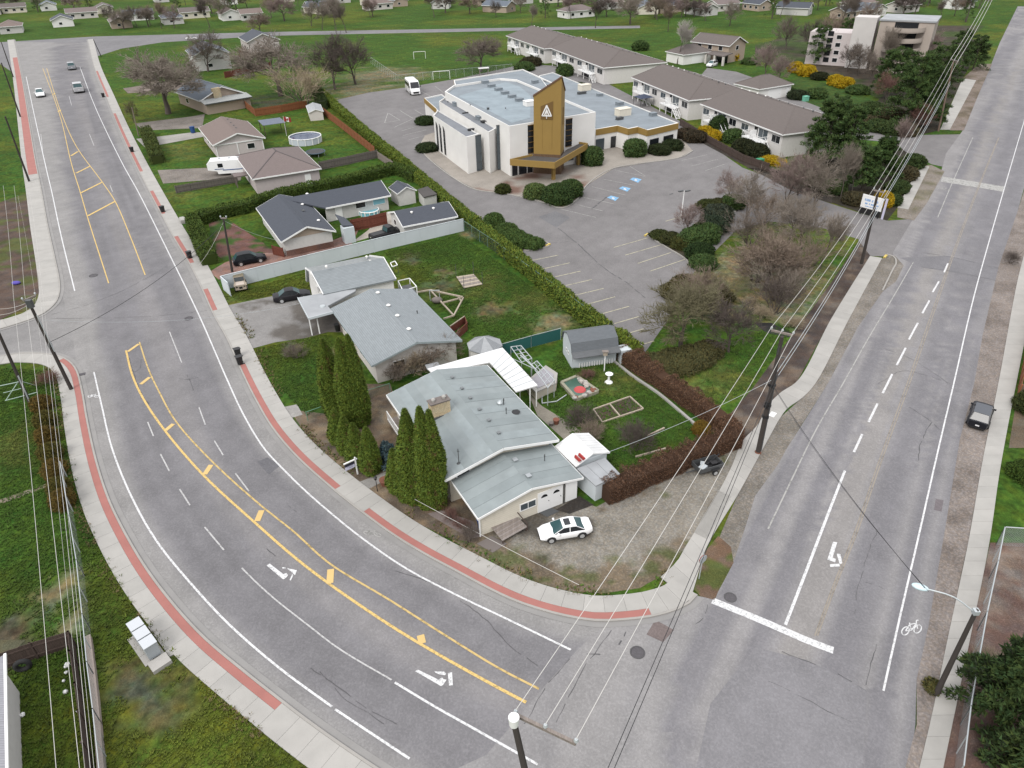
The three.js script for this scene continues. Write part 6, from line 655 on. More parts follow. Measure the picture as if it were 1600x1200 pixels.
// church shrubs
[[786, 301, 1.2, 1.3, [0.05, 0.06, 0.018], 'small round olive shrub at the church side door'], [837, 308, 1.9, 2.1, JUN, 'round dark juniper on the church apron'], [871, 316, 2.4, 3.0, [0.045, 0.075, 0.024], 'largest dark juniper at the church apron corner'], [892, 306, 1.9, 2.6, [0.048, 0.078, 0.024], 'dark juniper behind the largest one by the canopy'], [925, 257, 1.9, 3.2, DKG, 'clipped round shrub beside the church canopy'], [991, 243, 2.1, 3.0, DKG, 'clipped dome shrub at the annex doors'], [1030, 240, 2.0, 1.6, [0.03, 0.04, 0.016], 'low spreading shrub under the annex windows'], [1050, 233, 1.9, 1.6, [0.028, 0.04, 0.016], 'low shrub at the annex corner'], [665, 193, 2.2, 1.3, [0.035, 0.055, 0.02], 'low green bush at the low church corner block'], [668, 235, 2.2, 1.2, [0.035, 0.05, 0.02], 'low green bush at the foot of the slit windows wall']].forEach(([u, v, r, h, c, l], i) => shrub(l, u, v, r, h, c, 130 + i));
// lot islands
[[773, 360, 1.5, 2.6], [790, 368, 1.6, 1.7], [803, 377, 1.6, 1.6], [818, 383, 1.6, 1.4], [834, 386, 1.4, 1.2]].forEach(([u, v, r, h], i) => shrub(['tall juniper at the hedge end of the parking island', 'second juniper of the parking island by the cedar hedge', 'third juniper of the parking island by the cedar hedge', 'fourth juniper of the parking island by the cedar hedge', 'juniper at the yellow tip of the parking island'][i], u, v, r, h, [0.065, 0.105, 0.03], 150 + i));
[[1030, 372, 1.3, 1.0, [0.05, 0.06, 0.02]], [1048, 378, 1.5, 1.2, [0.05, 0.055, 0.02]], [1066, 386, 1.6, 1.4, [0.06, 0.065, 0.02]], [1084, 385, 2.0, 2.6, DKG], [1100, 376, 2.1, 2.4, DKG], [1092, 402, 1.9, 1.8, [0.025, 0.045, 0.015]], [1112, 362, 2.2, 2.2, [0.035, 0.05, 0.03]], [1120, 345, 2.3, 2.3, [0.05, 0.06, 0.04]], [1105, 325, 1.6, 1.1, [0.05, 0.06, 0.02]], [1125, 325, 1.7, 1.2, [0.05, 0.055, 0.02]], [1144, 324, 1.7, 1.8, DKG], [1098, 418, 1.7, 1.6, DKG]].forEach(([u, v, r, h, c], i) => shrub(['low shrub at the tip of the wedge parking island', 'second low shrub of the wedge parking island', 'third mixed shrub of the wedge parking island', 'dark juniper in the middle of the wedge island', 'dark juniper at the broad end of the wedge island', 'green shrub at the kerb foot of the wedge island', 'grey green shrub behind the wedge island', 'pale loose shrub beyond the wedge island', 'low shrub at the tip of the upper parking island', 'low shrub in the middle of the upper parking island', 'dark juniper at the end of the upper parking island', 'dark juniper by the last lot stall'][i], u, v, r, h, c, 160 + i));
[[1035, 578, 2.0, 1.4], [1060, 572, 2.2, 1.5], [1085, 565, 2.0, 1.4], [1105, 552, 1.6, 1.1]].forEach(([u, v, r, h], i) => shrub(['dark spreading shrub against the brown hedge in the park corner', 'second spreading shrub under the budding park tree', 'third spreading shrub under the budding park tree', 'low shrub at the foot of the dark park tree'][i], u, v, r, h, [0.1, 0.095, 0.04], 180 + i));
[[1075, 455, 2.2, 1.8], [1055, 462, 1.8, 1.5], [1110, 470, 2.4, 2]].forEach(([u, v, r, h], i) => shrub(['russet budding bush at the lot edge by the big park tree', 'low olive bush at the corner of the lot', 'olive thicket bush behind the dark park tree'][i], u, v, r, h, [0.075, 0.065, 0.025], 190 + i));
// townhouse and lane planting
const YEL = [0.36, 0.25, 0.015];
[[1243, 113, 1.8, 2.4], [1260, 118, 2.2, 2.4], [1305, 133, 1.8, 2.2], [1319, 137, 2, 2.2], [1140, 94, 2.4, 2.4], [1101, 214, 1.4, 2.0], [1115, 219, 1.4, 1.8], [1203, 254, 1.6, 1.0], [1215, 258, 1.5, 0.9], [1378, 322, 1.3, 2.2]].forEach(([u, v, r, h], i) => shrub(['yellow flowering bush at the end of the mown strip', 'larger yellow flowering bush on the mown strip', 'yellow flowering bush in the middle of the mown strip', 'yellow flowering bush beside the middle one of the mown strip', 'yellow flowering bush by the white parked car', 'yellow flowering bush at the townhouse steps', 'second yellow flowering bush at the townhouse steps', 'low yellow bush by the pine hidden townhouse', 'low yellow bush at the foot of the large pine', 'yellow flowering bush behind the white church sign'][i], u, v, r, h, YEL, 210 + i, { name: 'flowering_bush' }));
[[1122, 210, 1.8, 3.6, [0.035, 0.06, 0.02]], [1146, 222, 2, 2.4, DKG], [1160, 240, 2.2, 2.6, [0.03, 0.035, 0.016]], [1180, 246, 2.2, 2.4, [0.03, 0.035, 0.016]], [1085, 220, 2.2, 1.8, [0.05, 0.04, 0.025]], [1070, 215, 2.0, 1.6, [0.055, 0.042, 0.028]], [882, 118, 2.2, 2.8, DKG], [830, 102, 3, 2, [0.05, 0.045, 0.025]], [1000, 78, 2.4, 2.5, DKG], [1230, 148, 2.0, 1.4, DKG], [1246, 154, 2.2, 1.6, [0.03, 0.04, 0.02]], [1275, 152, 2.2, 1.8, DKG], [1280, 124, 2.2, 1.4, [0.03, 0.035, 0.016]], [1340, 146, 2.4, 1.6, DKG], [1170, 100, 2, 1.2, DKG], [820, 110, 2.6, 2, DKG], [905, 140, 1.8, 1.4, [0.04, 0.06, 0.02]]].forEach(([u, v, r, h, c], i) => shrub(['upright green bush by the townhouse stairs', 'round dark bush under the townhouse windows', 'dark bush at the lot edge below the townhouses', 'second dark bush at the lot edge below the townhouses', 'brown green bush beyond the annex corner', 'russet bush against the annex corner', 'round dark bush by the rear townhouse balcony', 'brown bush behind the church rear wing', 'dark bush on the roofline lawn between townhouse rows', 'small clipped bush at the near end of the mown strip', 'clipped grey bush at the near end of the mown strip', 'dark bush beside the lane on the mown strip', 'low dark bush between the yellow flowering pairs', 'dark low bush below the yellow pair on the mown strip', 'low bush by the parked white car', 'dark bush beside the playing field fence', 'low green bush behind the annex roof'][i], u, v, r, h, c, 230 + i));
// pines
pine('large dark pine in front of the townhouse windows', 1288, 252, 158, 5, 301, DKG, { n: 22000, taper: 0.6, nb: 120, lift: 0.3 }); pine('broad pine beside the largest one by the lane', 1318, 262, 168, 4.4, 302, DKG, { n: 12000, taper: 0.6, lift: 0.3 }); pine('dark young pine by the junction of the lane', 1372, 285, 218, 3.2, 303, [0.05, 0.085, 0.026], { n: 12000, taper: 0.7, lift: 0.5 }); pine('dark pine behind the church sign', 1345, 300, 232, 3.0, 304, DKG, { n: 10000, taper: 0.65, lift: 0.35 });
pine('big dark pine beyond the lane before the apartment block', 1418, 198, 88, 6.6, 305, DKG, { n: 26000, taper: 0.6, nb: 130, lift: 0.25 }); pine('dark pine beside the rusty street tree by the lane', 1442, 196, 105, 4.6, 306, [0.052, 0.082, 0.026], { n: 12000, taper: 0.6 }); pine('tall pine at the upper end of the straight road', 1490, 118, 48, 4.6, 307, DKG, { n: 10000, taper: 0.6 }); pine('spreading pine at the top beside the road', 1520, 108, 58, 4, 308, [0.052, 0.082, 0.028], { n: 9000, taper: 0.5 }); pine('dark wide pine between the apartment block and the lane', 1388, 150, 75, 5.5, 312, DKG, { n: 14000, taper: 0.5, nb: 100 }); pine('dark pine at the apartment side of the straight road', 1458, 150, 72, 5.5, 313, DKG, { n: 14000, taper: 0.5, nb: 100 }); pine('dark pine behind the mown strip beside purple trees', 1275, 100, 40, 4.6, 314, DKG, { n: 9000, taper: 0.6 }); pine('dark evergreen beside the apartment stair tower', 1318, 84, 30, 4.6, 315, DKG, { n: 8000, taper: 0.6 }); pine('dark conifer behind the apartment lawn', 1360, 88, 48, 4, 309, DKG, { n: 7000 });
pine('large spruce behind the chain link fence at the bottom corner', 1572, 1120, 985, 3.1, 310, [0.045, 0.072, 0.024], { n: 26000, nb: 150, nl: 0.34, h: 7.5, name: 'spruce_tree' }); pine('second spruce at the frame corner below the large one', 1595, 1225, 1100, 2.6, 311, [0.05, 0.076, 0.025], { n: 15000, nb: 120, nl: 0.34, h: 5, name: 'spruce_tree' });
shrub('pale green weed bush at the foot of the leaning lamp pole', 1455, 1075, 0.5, 0.5, [0.09, 0.085, 0.03], 320, { n: 700 }); bare('bare dry bush growing through the chain link fence', 'bush', 1538, 1040, 1.5, 'tan', 4, { wx: 1.3 }); bare('grey leafless bush on the roadside strip', 'bush', 1578, 412, 2.2, 'dark', 3, { wx: 0.8 }); shrub('low bushes beyond the far sidewalk at the frame edge', 1612, 640, 1.6, 1.4, [0.045, 0.055, 0.018], 322); shrub('green bush by the brown yard at the frame edge', 1604, 745, 1.5, 0.9, [0.045, 0.075, 0.015], 323);
[[1352, 196, 2.4, 1.8], [1370, 204, 2.4, 2], [1392, 208, 2.6, 2], [1412, 210, 2.4, 2], [1335, 180, 2.4, 1.8], [1362, 176, 2.6, 2], [1390, 186, 2.6, 2.2], [1450, 170, 2.6, 2.4], [1425, 262, 1.8, 2.2], [1412, 280, 1.8, 2], [1400, 300, 1.7, 1.8], [1390, 318, 1.5, 1.4], [1335, 318, 1.8, 1.6], [1300, 300, 2, 1.8], [1268, 290, 2, 1.8]].forEach(([u, v, r, h], i) => shrub(['dark bush at the lane bend edge', 'second dark bush of the lane edge', 'third dark bush of the lane edge', 'dark bush at the junction end of the lane edge', 'dark bush at the upper bend of the lane', 'broad dark bush before the wide pine', 'broad dark bush under the big dark pine', 'dark bush at the foot of the pale utility pole', 'clipped dark hedge bush at the end of the short sidewalk', 'second clipped bush along the short sidewalk', 'third clipped bush along the short sidewalk', 'low bush behind the church sign', 'dark bush below the sign side pine', 'dark bush between birch and large pine', 'dark bush under the bare lot edge tree'][i], u, v, r, h, i % 3 ? [0.05, 0.075, 0.026] : [0.075, 0.065, 0.035], 340 + i));
// bare trees
const BT = [
  ['wide spreading bare tree on the lawn by the slate roofed house', 'wide', 262, 178, 16.5, 'grey', 0, 1.25], ['bare tree at the top in front of the grey blue house', 'round', 325, 112, 14, 'purple', 2, 1.2], ['tall bare tree behind the garden with orange fence', 'wide', 440, 150, 16.5, 'grey', 4, 1.2], ['pale dense bare bush tree by the orange fence', 'thicket', 476, 166, 11, 'tan', 1, 1.2], ['bare tree at the edge of the playing field by the cedar hedge', 'round', 524, 140, 16, 'dark', 3, 1.1], ['second bare tree on the playing field by the lot', 'round', 556, 132, 16, 'dark', 5, 1.1], ['brown bare tree behind the church at the field fence', 'wide', 752, 112, 11, 'purple', 2, 1.2], ['white barked bare tree between the townhouse rows', 'tall', 1058, 100, 13, 'white', 1],
  ['pink budding tree at the end of the mown strip', 'round', 1196, 120, 10, 'pink', 3], ['second pink budding tree near the lane end', 'round', 1214, 132, 9, 'pink', 6], ['purple bare tree behind the yellow bushes', 'round', 1285, 100, 10, 'purple', 2], ['dark bare tree at the apartment lawn', 'round', 1340, 118, 10, 'purple', 5], ['tall pale bare tree before the apartment balconies', 'tall', 1372, 118, 13, 'grey', 1], ['red brown bare tree before the big dark pine', 'round', 1384, 160, 8, 'red', 4], ['pinkish bare tree beside the apartment block', 'round', 1440, 112, 10, 'pink', 2],
  ['small bare cherry tree on the wedge parking island', 'round', 1069, 372, 6.2, 'pink', 1], ['small bare cherry tree on the upper parking island', 'round', 1140, 318, 6.2, 'pink', 4], ['big budding multi branched tree in the park corner', 'wide', 1064, 545, 8.5, 'olive', 2, 1.0], ['dark spreading tree with bare trunk in the park corner', 'round', 1138, 550, 7.6, 'dark', 5, 1.1],
  ['bare grey tree between the lot and the pines', 'round', 1225, 325, 10.5, 'pink', 1], ['bare tree by the lot driveway entrance', 'round', 1272, 330, 10.5, 'grey', 3], ['bare pale tree on the lot edge under the pines', 'round', 1246, 305, 8, 'grey', 5], ['white stemmed birch before the large pine', 'tall', 1313, 312, 9.5, 'grey', 2, 0.6], ['second white birch beside the large pine', 'tall', 1330, 306, 8, 'grey', 4, 0.6], ['slim pinkish bare tree by the lane mouth', 'tall', 1396, 246, 7.5, 'pink', 1],
  ['brown thicket at the middle of the park strip', 'thicket', 1180, 440, 5.6, 'brown', 1, 1.2], ['dense tan thicket toward the mulch bed', 'thicket', 1225, 455, 5.2, 'brown', 2, 1.1], ['dark twiggy thicket above the dry reeds', 'thicket', 1210, 490, 5.2, 'dark', 3, 1.0], ['tall brown thicket tree at the crown of the park strip', 'round', 1252, 395, 9, 'grey', 4], ['purple thicket behind the wedge parking island', 'thicket', 1172, 385, 5.8, 'purple', 5, 1.2], ['brown thicket beside the driveway lawn', 'thicket', 1262, 420, 5.2, 'brown', 6, 1.2], ['thin purple bare tree beside the driveway lawn', 'tall', 1280, 420, 8, 'grey', 7], ['tan thicket over the park lawn centre', 'thicket', 1190, 350, 5.5, 'brown', 8, 1.2], ['grey bare tree near the wedge island corner', 'round', 1166, 345, 8.5, 'grey', 9], ['olive budding thicket behind the dark park tree', 'thicket', 1120, 478, 4.6, 'olive', 10, 1.3], 
  ['pink haze bare tree before the apartment stair tower', 'round', 1330, 96, 11, 'pink', 1], ['purple bare tree left of the apartment balconies', 'round', 1362, 128, 9, 'purple', 4], ['dark bare tree at the far end of the mown strip', 'round', 1262, 84, 12, 'dark', 2], ['brown bare tree behind the purple one by the mown strip', 'wide', 1300, 78, 12, 'brown', 5], ['tall purple bare tree by the lane end house', 'round', 1228, 78, 12, 'purple', 3], ['pink bare tree above the big pine', 'round', 1452, 88, 10, 'pink', 4], ['grey bare tree at the upper roadside pines', 'tall', 1474, 140, 9, 'grey', 2], ['dark bare tree beside the yellow flowering pair', 'round', 1322, 112, 9, 'dark', 7],
  ['broad grey thicket in the centre of the park strip', 'round', 1200, 425, 7.5, 'brown', 5, 1.0], ['broad purple thicket near the mulch bed', 'thicket', 1215, 470, 5.6, 'grey', 7, 1.2], ['tall dark bare tree over the thickets', 'wide', 1195, 455, 8, 'brown', 1, 1.0], ['tall grey bare tree at the driveway lawn', 'round', 1232, 380, 8.5, 'grey', 8, 1.1], ['brown bare tree behind the budding park tree', 'round', 1098, 500, 7, 'brown', 3, 1.1], ['low russet thicket at the lot corner', 'thicket', 1088, 470, 4, 'brown', 6, 1.4], 
  ['russet young tree beside the gravel driveway pole', 'round', 209, 192, 6, 'olive', 2, 0.7], ['dark red bush at the field corner by the orange fence', 'round', 390, 108, 8, 'red', 4], ['bare tree in the garden above the dirt drive', 'round', 300, 140, 9, 'purple', 1], ['rusty budding tree beside the lane and big pine', 'round', 1430, 205, 7, 'red', 6],
];
BT.forEach(([l, k, u, v, h, t, r, w]) => bare(l, k, u, v, h, t, r, { wx: w || 1 }));
bare('tan dry reed clump above the small culvert', 'bush', 1190, 497, 2.0, 'tan', 3, { wx: 1.3 }); bare('second tan dry reed clump beside the power pole', 'bush', 1238, 512, 1.8, 'tan', 4, { wx: 1.2 }); bare('tan dry reed clump at the edge of the park lawn', 'bush', 1172, 480, 1.6, 'tan', 5, { wx: 1.3 });
{ const q = rng(900); const kinds = ['round', 'wide', 'tall'], tw = ['brown', 'purple', 'grey', 'dark', 'pink']; const proto = {}; const desc = ['brown', 'purple', 'grey', 'dark', 'pinkish']; for (let i = 0; i < 130; i++) { const u = -40 + 1720 * ((i * 0.618) % 1), v = -8 + 62 * q(); if (u > 1545 && u < 1730) continue; if (u > 560 && u < 740 && v > 30) continue; if (u > 0 && u < 160 && v > 20) continue; bare(desc[i % 5] + ' bare tree among the distant houses beyond the cross street', kinds[i % 3], u, v, 8 + 5 * q(), tw[i % 5], q() * 6, { group: desc[i % 5] + ' bare trees far beyond the cross street' }); }
  for (let i = 0; i < 16; i++) { const u = 60 + 1500 * ((i * 0.382) % 1), v = -5 + 45 * q(); pine('dark conifer among the distant houses beyond the cross street', u, v, 0, 3, 400 + i, DKG, { h: 9 + 5 * q(), n: 900, nb: 40, nl: 0.9, group: 'conifers far beyond the cross street' }); } }
// ------------------------------------------------------------------ vehicles
const paintM = (r, g, b) => { const m = mat(lc(r, g, b), null, { r: 0.35, cc: true }); if (r < 0.06) { m.clearcoat = 0.18; m.specularIntensity = 0.2; } return m; };
function loft(rows) { const f = []; for (let i = 0; i < rows.length - 1; i++) for (let j = 0; j < rows[i].length - 1; j++) f.push([rows[i][j], rows[i][j + 1], rows[i + 1][j + 1], rows[i + 1][j]]); f.push([...rows[0]].reverse(), rows[rows.length - 1]); return f; }
function smoothFaces(rows) { const nI = rows.length, nJ = rows[0].length, P = [], idx = []; rows.forEach((r) => r.forEach((v) => P.push(v.x, v.y, v.z))); for (let i = 0; i < nI - 1; i++) for (let j = 0; j < nJ - 1; j++) { const a = i * nJ + j; idx.push(a, a + nJ, a + 1, a + 1, a + nJ, a + nJ + 1); } const g = new THREE.BufferGeometry(); g.setAttribute('position', new THREE.Float32BufferAttribute(P, 3)); g.setIndex(idx); g.computeVertexNormals(); return g.toNonIndexed(); }
function wheel(par, x, z, r, w) { const t = part(par, 'wheel', (() => { const g = cyl(r, r, w, 18); g.translate(0, -w / 2, 0); g.rotateX(Math.PI / 2); g.translate(x, r, z); return g; })(), M.rubber); const s = Math.sign(z); part(t, 'rim', (() => { const L = []; const c = cyl(r * 0.62, r * 0.66, w * 0.3, 16); c.rotateX(s * Math.PI / 2); c.translate(x, r, z + s * w * 0.28); L.push(c); return mg(L); })(), M.rim); }
// x forward; o: L, W, H, belt, hood, sizes of glass house given as x of [rear base, rear top, front top, front base]
function car(name, label, cat, o, pos, ry, paint, group) {
  const g = thing(name, label, cat, pos, ry, group); const { L, W, H } = o, hl = L / 2, belt = o.belt, cl = o.clear || 0.2, wr = o.wr || 0.32;
  const prof = o.prof; // [x/hl, top height, half width factor]
  const rows = []; const N = 26; for (let i = 0; i <= N; i++) { const x = -1 + 2 * i / N; let k = 0; while (k < prof.length - 2 && prof[k + 1][0] < x) k++; const t = Math.min(1, Math.max(0, (x - prof[k][0]) / (prof[k + 1][0] - prof[k][0]))); const tt = t * t * (3 - 2 * t); const top = prof[k][1] + (prof[k + 1][1] - prof[k][1]) * tt; const e = Math.pow(Math.abs(x), o.round || 5); const hw = W / 2 * (1 - 0.2 * e) ; const bot = cl + 0.14 * Math.pow(Math.abs(x), 8); const X = x * hl * (1 - 0); const bow = 1; rows.push([V(X, bot, -hw * 0.9), V(X, bot + 0.12, -hw * 0.985), V(X, (bot + top) * 0.52, -hw), V(X, top - 0.07, -hw * 0.955), V(X, top, -hw * 0.84), V(X, top + 0.035, 0), V(X, top, hw * 0.84), V(X, top - 0.07, hw * 0.955), V(X, (bot + top) * 0.52, hw), V(X, bot + 0.12, hw * 0.985), V(X, bot, hw * 0.9)]); }
  part(g, 'body', mg([smoothFaces(rows), faces([[...rows[0]].reverse(), rows[N]])]), paint); part(g, 'underbody', bx(L * 0.86, 0.2, W * 0.8, 0, cl - 0.02, 0), M.black);
  const [xa, xb, xc, xd] = o.cab, wb = W / 2 * 0.88, wt = W / 2 * (o.topw || 0.68), y0 = belt - 0.02, y1 = H; const q = (x, y, z) => V(x, y, z);
  const A = [q(xa, y0, -wb), q(xd, y0, -wb), q(xc, y1, -wt), q(xb, y1, -wt)], B = A.map((p) => V(p.x, p.y, -p.z));
  const inset = (poly, k) => { const c = poly.reduce((a, p) => a.add(p), V()).multiplyScalar(1 / poly.length); return poly.map((p) => p.clone().lerp(c, k)); }; const push = (poly, d) => { const n = V().crossVectors(V().subVectors(poly[1], poly[0]), V().subVectors(poly[2], poly[0])).normalize(); const c = poly.reduce((a, p) => a.add(p), V()).multiplyScalar(1 / poly.length).sub(V(0, (y0 + y1) / 2, 0)); if (n.dot(c) < 0) n.negate(); return poly.map((p) => p.clone().addScaledVector(n, d)); };
  part(g, 'cabin', faces([A, B, [A[1], B[1], B[2], A[2]], [A[0], A[3], B[3], B[0]]]), paint);
  const win = (nm, poly, k, m) => part(g, nm, faces([inset(push(poly, 0.012), k)]), m || o.glass || M.glassT); win('windscreen', [A[1], B[1], B[2], A[2]], 0.07); win('rear_window', [A[0], A[3], B[3], B[0]], 0.09);
  for (const S of [A, B]) { const lowM = S[0].clone().lerp(S[1], 0.5), topM = S[3].clone().lerp(S[2], 0.5); win('side_window', [S[0], lowM, topM, S[3]], 0.07, M.glass); win('side_window', [lowM, S[1], S[2], topM], 0.07, M.glass); }
  const rr = []; for (let i = 0; i <= 8; i++) { const x = xb - 0.05 + (xc - xb + 0.1) * i / 8, e = 0.05 * (1 - Math.pow(2 * i / 8 - 1, 2)); rr.push([-1, -0.8, 0, 0.8, 1].map((z) => V(x, y1 + e + 0.035 * (1 - z * z), z * wt * 1.02))); } part(g, 'roof', smoothFaces(rr), paint);
  if (o.sunroof) part(g, 'sunroof', bx((xc - xb) * 0.48, 0.02, wt * 1.25, xb + (xc - xb) * 0.62, y1 + 0.085, 0), M.glass);
  if (o.rack) part(g, 'roof_rack', mg([-1, 1].map((s) => bx((xc - xb) * 0.9, 0.06, 0.05, (xb + xc) / 2, y1 + 0.05, s * wt * 0.9))), M.dsteel);
  for (const x of [-(o.wb || L * 0.29), o.wbf || L * 0.3]) for (const s of [-1, 1]) { wheel(g, x, s * (W / 2 - 0.09), wr, 0.22); const a = new THREE.TorusGeometry(wr + 0.05, 0.045, 5, 16, Math.PI); a.translate(x, wr, s * (W / 2 - 0.005)); part(g, 'wheel_arch', a, M.black); }
  const tl = prof[0][1]; for (const s of [-1, 1]) { part(g, 'tail_light', bx(0.1, 0.16, W * 0.2, -hl + 0.1, tl - 0.26, s * W * 0.3), M.redl); part(g, 'headlight', bx(0.16, 0.12, W * 0.2, hl - 0.13, prof[prof.length - 1][1] - 0.15, s * W * 0.29), M.headl); part(g, 'mirror', bx(0.14, 0.12, 0.2, xd - 0.35, belt + 0.02, s * (W / 2 + 0.05)), paint); }
  part(g, 'licence_plate', bx(0.03, 0.12, 0.32, -hl - 0.005, tl - 0.4, 0), M.plate); part(g, 'bumper_trim', mg([bx(0.08, 0.16, W * 0.72, -hl + 0.02, cl + 0.02, 0), bx(0.08, 0.14, W * 0.66, hl - 0.02, cl + 0.04, 0)]), M.black);
  return g;
}
const SEDAN = { L: 4.5, W: 1.75, H: 1.32, belt: 0.88, prof: [[-1, 0.84, 1], [-0.92, 0.92, 1], [-0.5, 0.92, 1], [0.35, 0.9, 1], [0.75, 0.78, 1], [1, 0.56, 1]], cab: [-1.65, -0.75, 0.25, 1.05] };
const HATCH = { L: 4.2, W: 1.78, H: 1.55, belt: 0.98, prof: [[-1, 0.9, 1], [-0.94, 0.98, 1], [-0.3, 0.98, 1], [0.4, 0.96, 1], [0.8, 0.86, 1], [1, 0.62, 1]], cab: [-2.0, -1.5, 0.2, 1.0], topw: 0.74, round: 7 };
const SUV = { L: 4.5, W: 1.85, H: 1.68, belt: 1.08, prof: [[-1, 0.98, 1], [-0.95, 1.06, 1], [0.4, 1.05, 1], [0.85, 0.96, 1], [1, 0.7, 1]], cab: [-2.15, -1.9, 0.3, 1.1], topw: 0.76, round: 8, wr: 0.36 };
const bigger = (g, k) => { g.scale.setScalar(k); return g; };
const face = (a, b) => { const d = V().subVectors(at(...b), at(...a)); return Math.atan2(-d.z, d.x); };
const midp = (a, b) => at(...a).add(at(...b)).multiplyScalar(0.5);
car('parked_car', 'white coupe with sunroof parked on the gravel yard', 'car', { ...SEDAN, L: 4.1, W: 1.6, H: 1.18, belt: 0.8, prof: [[-1, 0.78, 1], [-0.9, 0.86, 1], [-0.5, 0.84, 1], [0.35, 0.82, 1], [0.75, 0.72, 1], [1, 0.5, 1]], cab: [-1.55, -0.75, 0.22, 1.05], sunroof: true, wr: 0.29, round: 4 }, midp([886, 845], [878, 823]), face([921, 829], [842, 842]), paintM(0.78, 0.78, 0.78));
car('parked_car', 'black hatchback parked on the gravel shoulder seen from behind', 'car', { ...HATCH, glass: M.glass, topw: 0.72 }, at(1529, 655), face([1525, 675], [1537, 636]), paintM(0.013, 0.014, 0.018)).traverse((m) => { if (m.name === 'roof') m.material = mat(lc(0.06, 0.066, 0.078), null, { r: 0.35 }); });
car('parked_car', 'black hatch car on the pink brick driveway', 'car', { ...HATCH, L: 4.5 }, at(391, 410), face([366, 413], [418, 403]), paintM(0.008, 0.009, 0.012));
car('parked_car', 'dark grey sedan at the top of the stained driveway', 'car', { ...SEDAN, L: 4.6, H: 1.4 }, at(457, 467), face([428, 471], [486, 461]), paintM(0.018, 0.017, 0.02));
bigger(car('moving_car', 'white car driving down the curved road toward the bend', 'car', { ...SEDAN, H: 1.42 }, at(64, 150), face([60, 128], [67, 162]), paintM(0.75, 0.75, 0.75)), 1.35); bigger(car('moving_car', 'silver suv driving up the curved road near the cross street', 'car', SUV, at(113, 108), face([116, 120], [108, 95]), paintM(0.25, 0.26, 0.28)), 1.35); bigger(car('moving_car', 'pale grey van like suv following the silver one up the curved road', 'car', SUV, at(124, 143), face([128, 158], [118, 128]), paintM(0.4, 0.4, 0.41)), 1.55); car('parked_car', 'white suv parked at the end of the lane', 'car', { ...SUV, rack: true }, at(1112, 104), face([1125, 99], [1098, 107]), paintM(0.7, 0.7, 0.7));
car('moving_car', 'white car crossing far away on the cross street', 'car', SEDAN, at(300, 62), 0.1, paintM(0.7, 0.7, 0.7));
{ // pickup half hidden behind the white wall
  const g = car('pickup_truck', 'dark pickup half hidden behind the long white wall', 'truck', { ...SUV, L: 5.2, H: 1.7, cab: [-0.2, 0.0, 1.0, 1.5], prof: [[-1, 1.0, 1], [-0.1, 1.0, 1], [0.5, 1.05, 1], [0.9, 0.98, 1], [1, 0.75, 1]] }, at(604, 371), face([580, 378], [622, 366]), paintM(0.02, 0.02, 0.022)); part(g, 'cargo_bed', bx(2.1, 0.06, 1.4, -1.4, 1.02, 0), M.black); }
{ // shuttle bus
  const a = at(631, 132), b = at(656, 152); const g = thing('shuttle_bus', 'white shuttle bus parked at the far edge of the church lot', 'bus', midp([636, 140], [656, 150]), face([634, 128], [660, 152])); g.scale.setScalar(1.25); const L = 6.6, W = 2.2, H = 2.75; const P = paintM(0.78, 0.78, 0.78);
  const rows = []; for (const [x, y, k] of [[-3.3, H - 0.15, 0.96], [-3.2, H, 1], [1.6, H, 1], [1.95, H - 0.15, 0.98], [2.55, 1.35, 0.95], [3.2, 1.1, 0.88], [3.35, 0.85, 0.82]]) { const w = W / 2 * k; rows.push([V(x, 0.3, -w), V(x, Math.min(1.2, y * 0.5), -w), V(x, y - 0.2, -w * 0.97), V(x, y, -w * 0.82), V(x, y + 0.02, 0), V(x, y, w * 0.82), V(x, y - 0.2, w * 0.97), V(x, Math.min(1.2, y * 0.5), w), V(x, 0.3, w)]); } part(g, 'body', faces(loft(rows)), P); for (const x of [-2.1, 2.1]) for (const s of [-1, 1]) wheel(g, x, s * 1.0, 0.38, 0.25);
  for (const s of [-1, 1]) { for (let i = 0; i < 5; i++) part(g, 'side_window', bx(0.82, 0.72, 0.06, -2.6 + i * 0.95, 1.5, s * (W / 2 * 0.985)), M.glass); part(g, 'mirror', bx(0.12, 0.3, 0.2, 2.2, 1.5, s * (W / 2 + 0.15)), M.black); part(g, 'headlight', bx(0.12, 0.2, 0.3, 3.3, 0.7, s * 0.7), M.headl); } part(g, 'windscreen', faces([[V(2.02, H - 0.22, -0.9), V(2.02, H - 0.22, 0.9), V(2.6, 1.42, 0.95), V(2.6, 1.42, -0.95)]]), M.glass); part(g, 'grille', bx(0.06, 0.35, 1.2, 3.36, 0.45, 0), M.black); part(g, 'roof_hatch', bx(0.7, 0.1, 0.7, -1, H + 0.02, 0), P); }
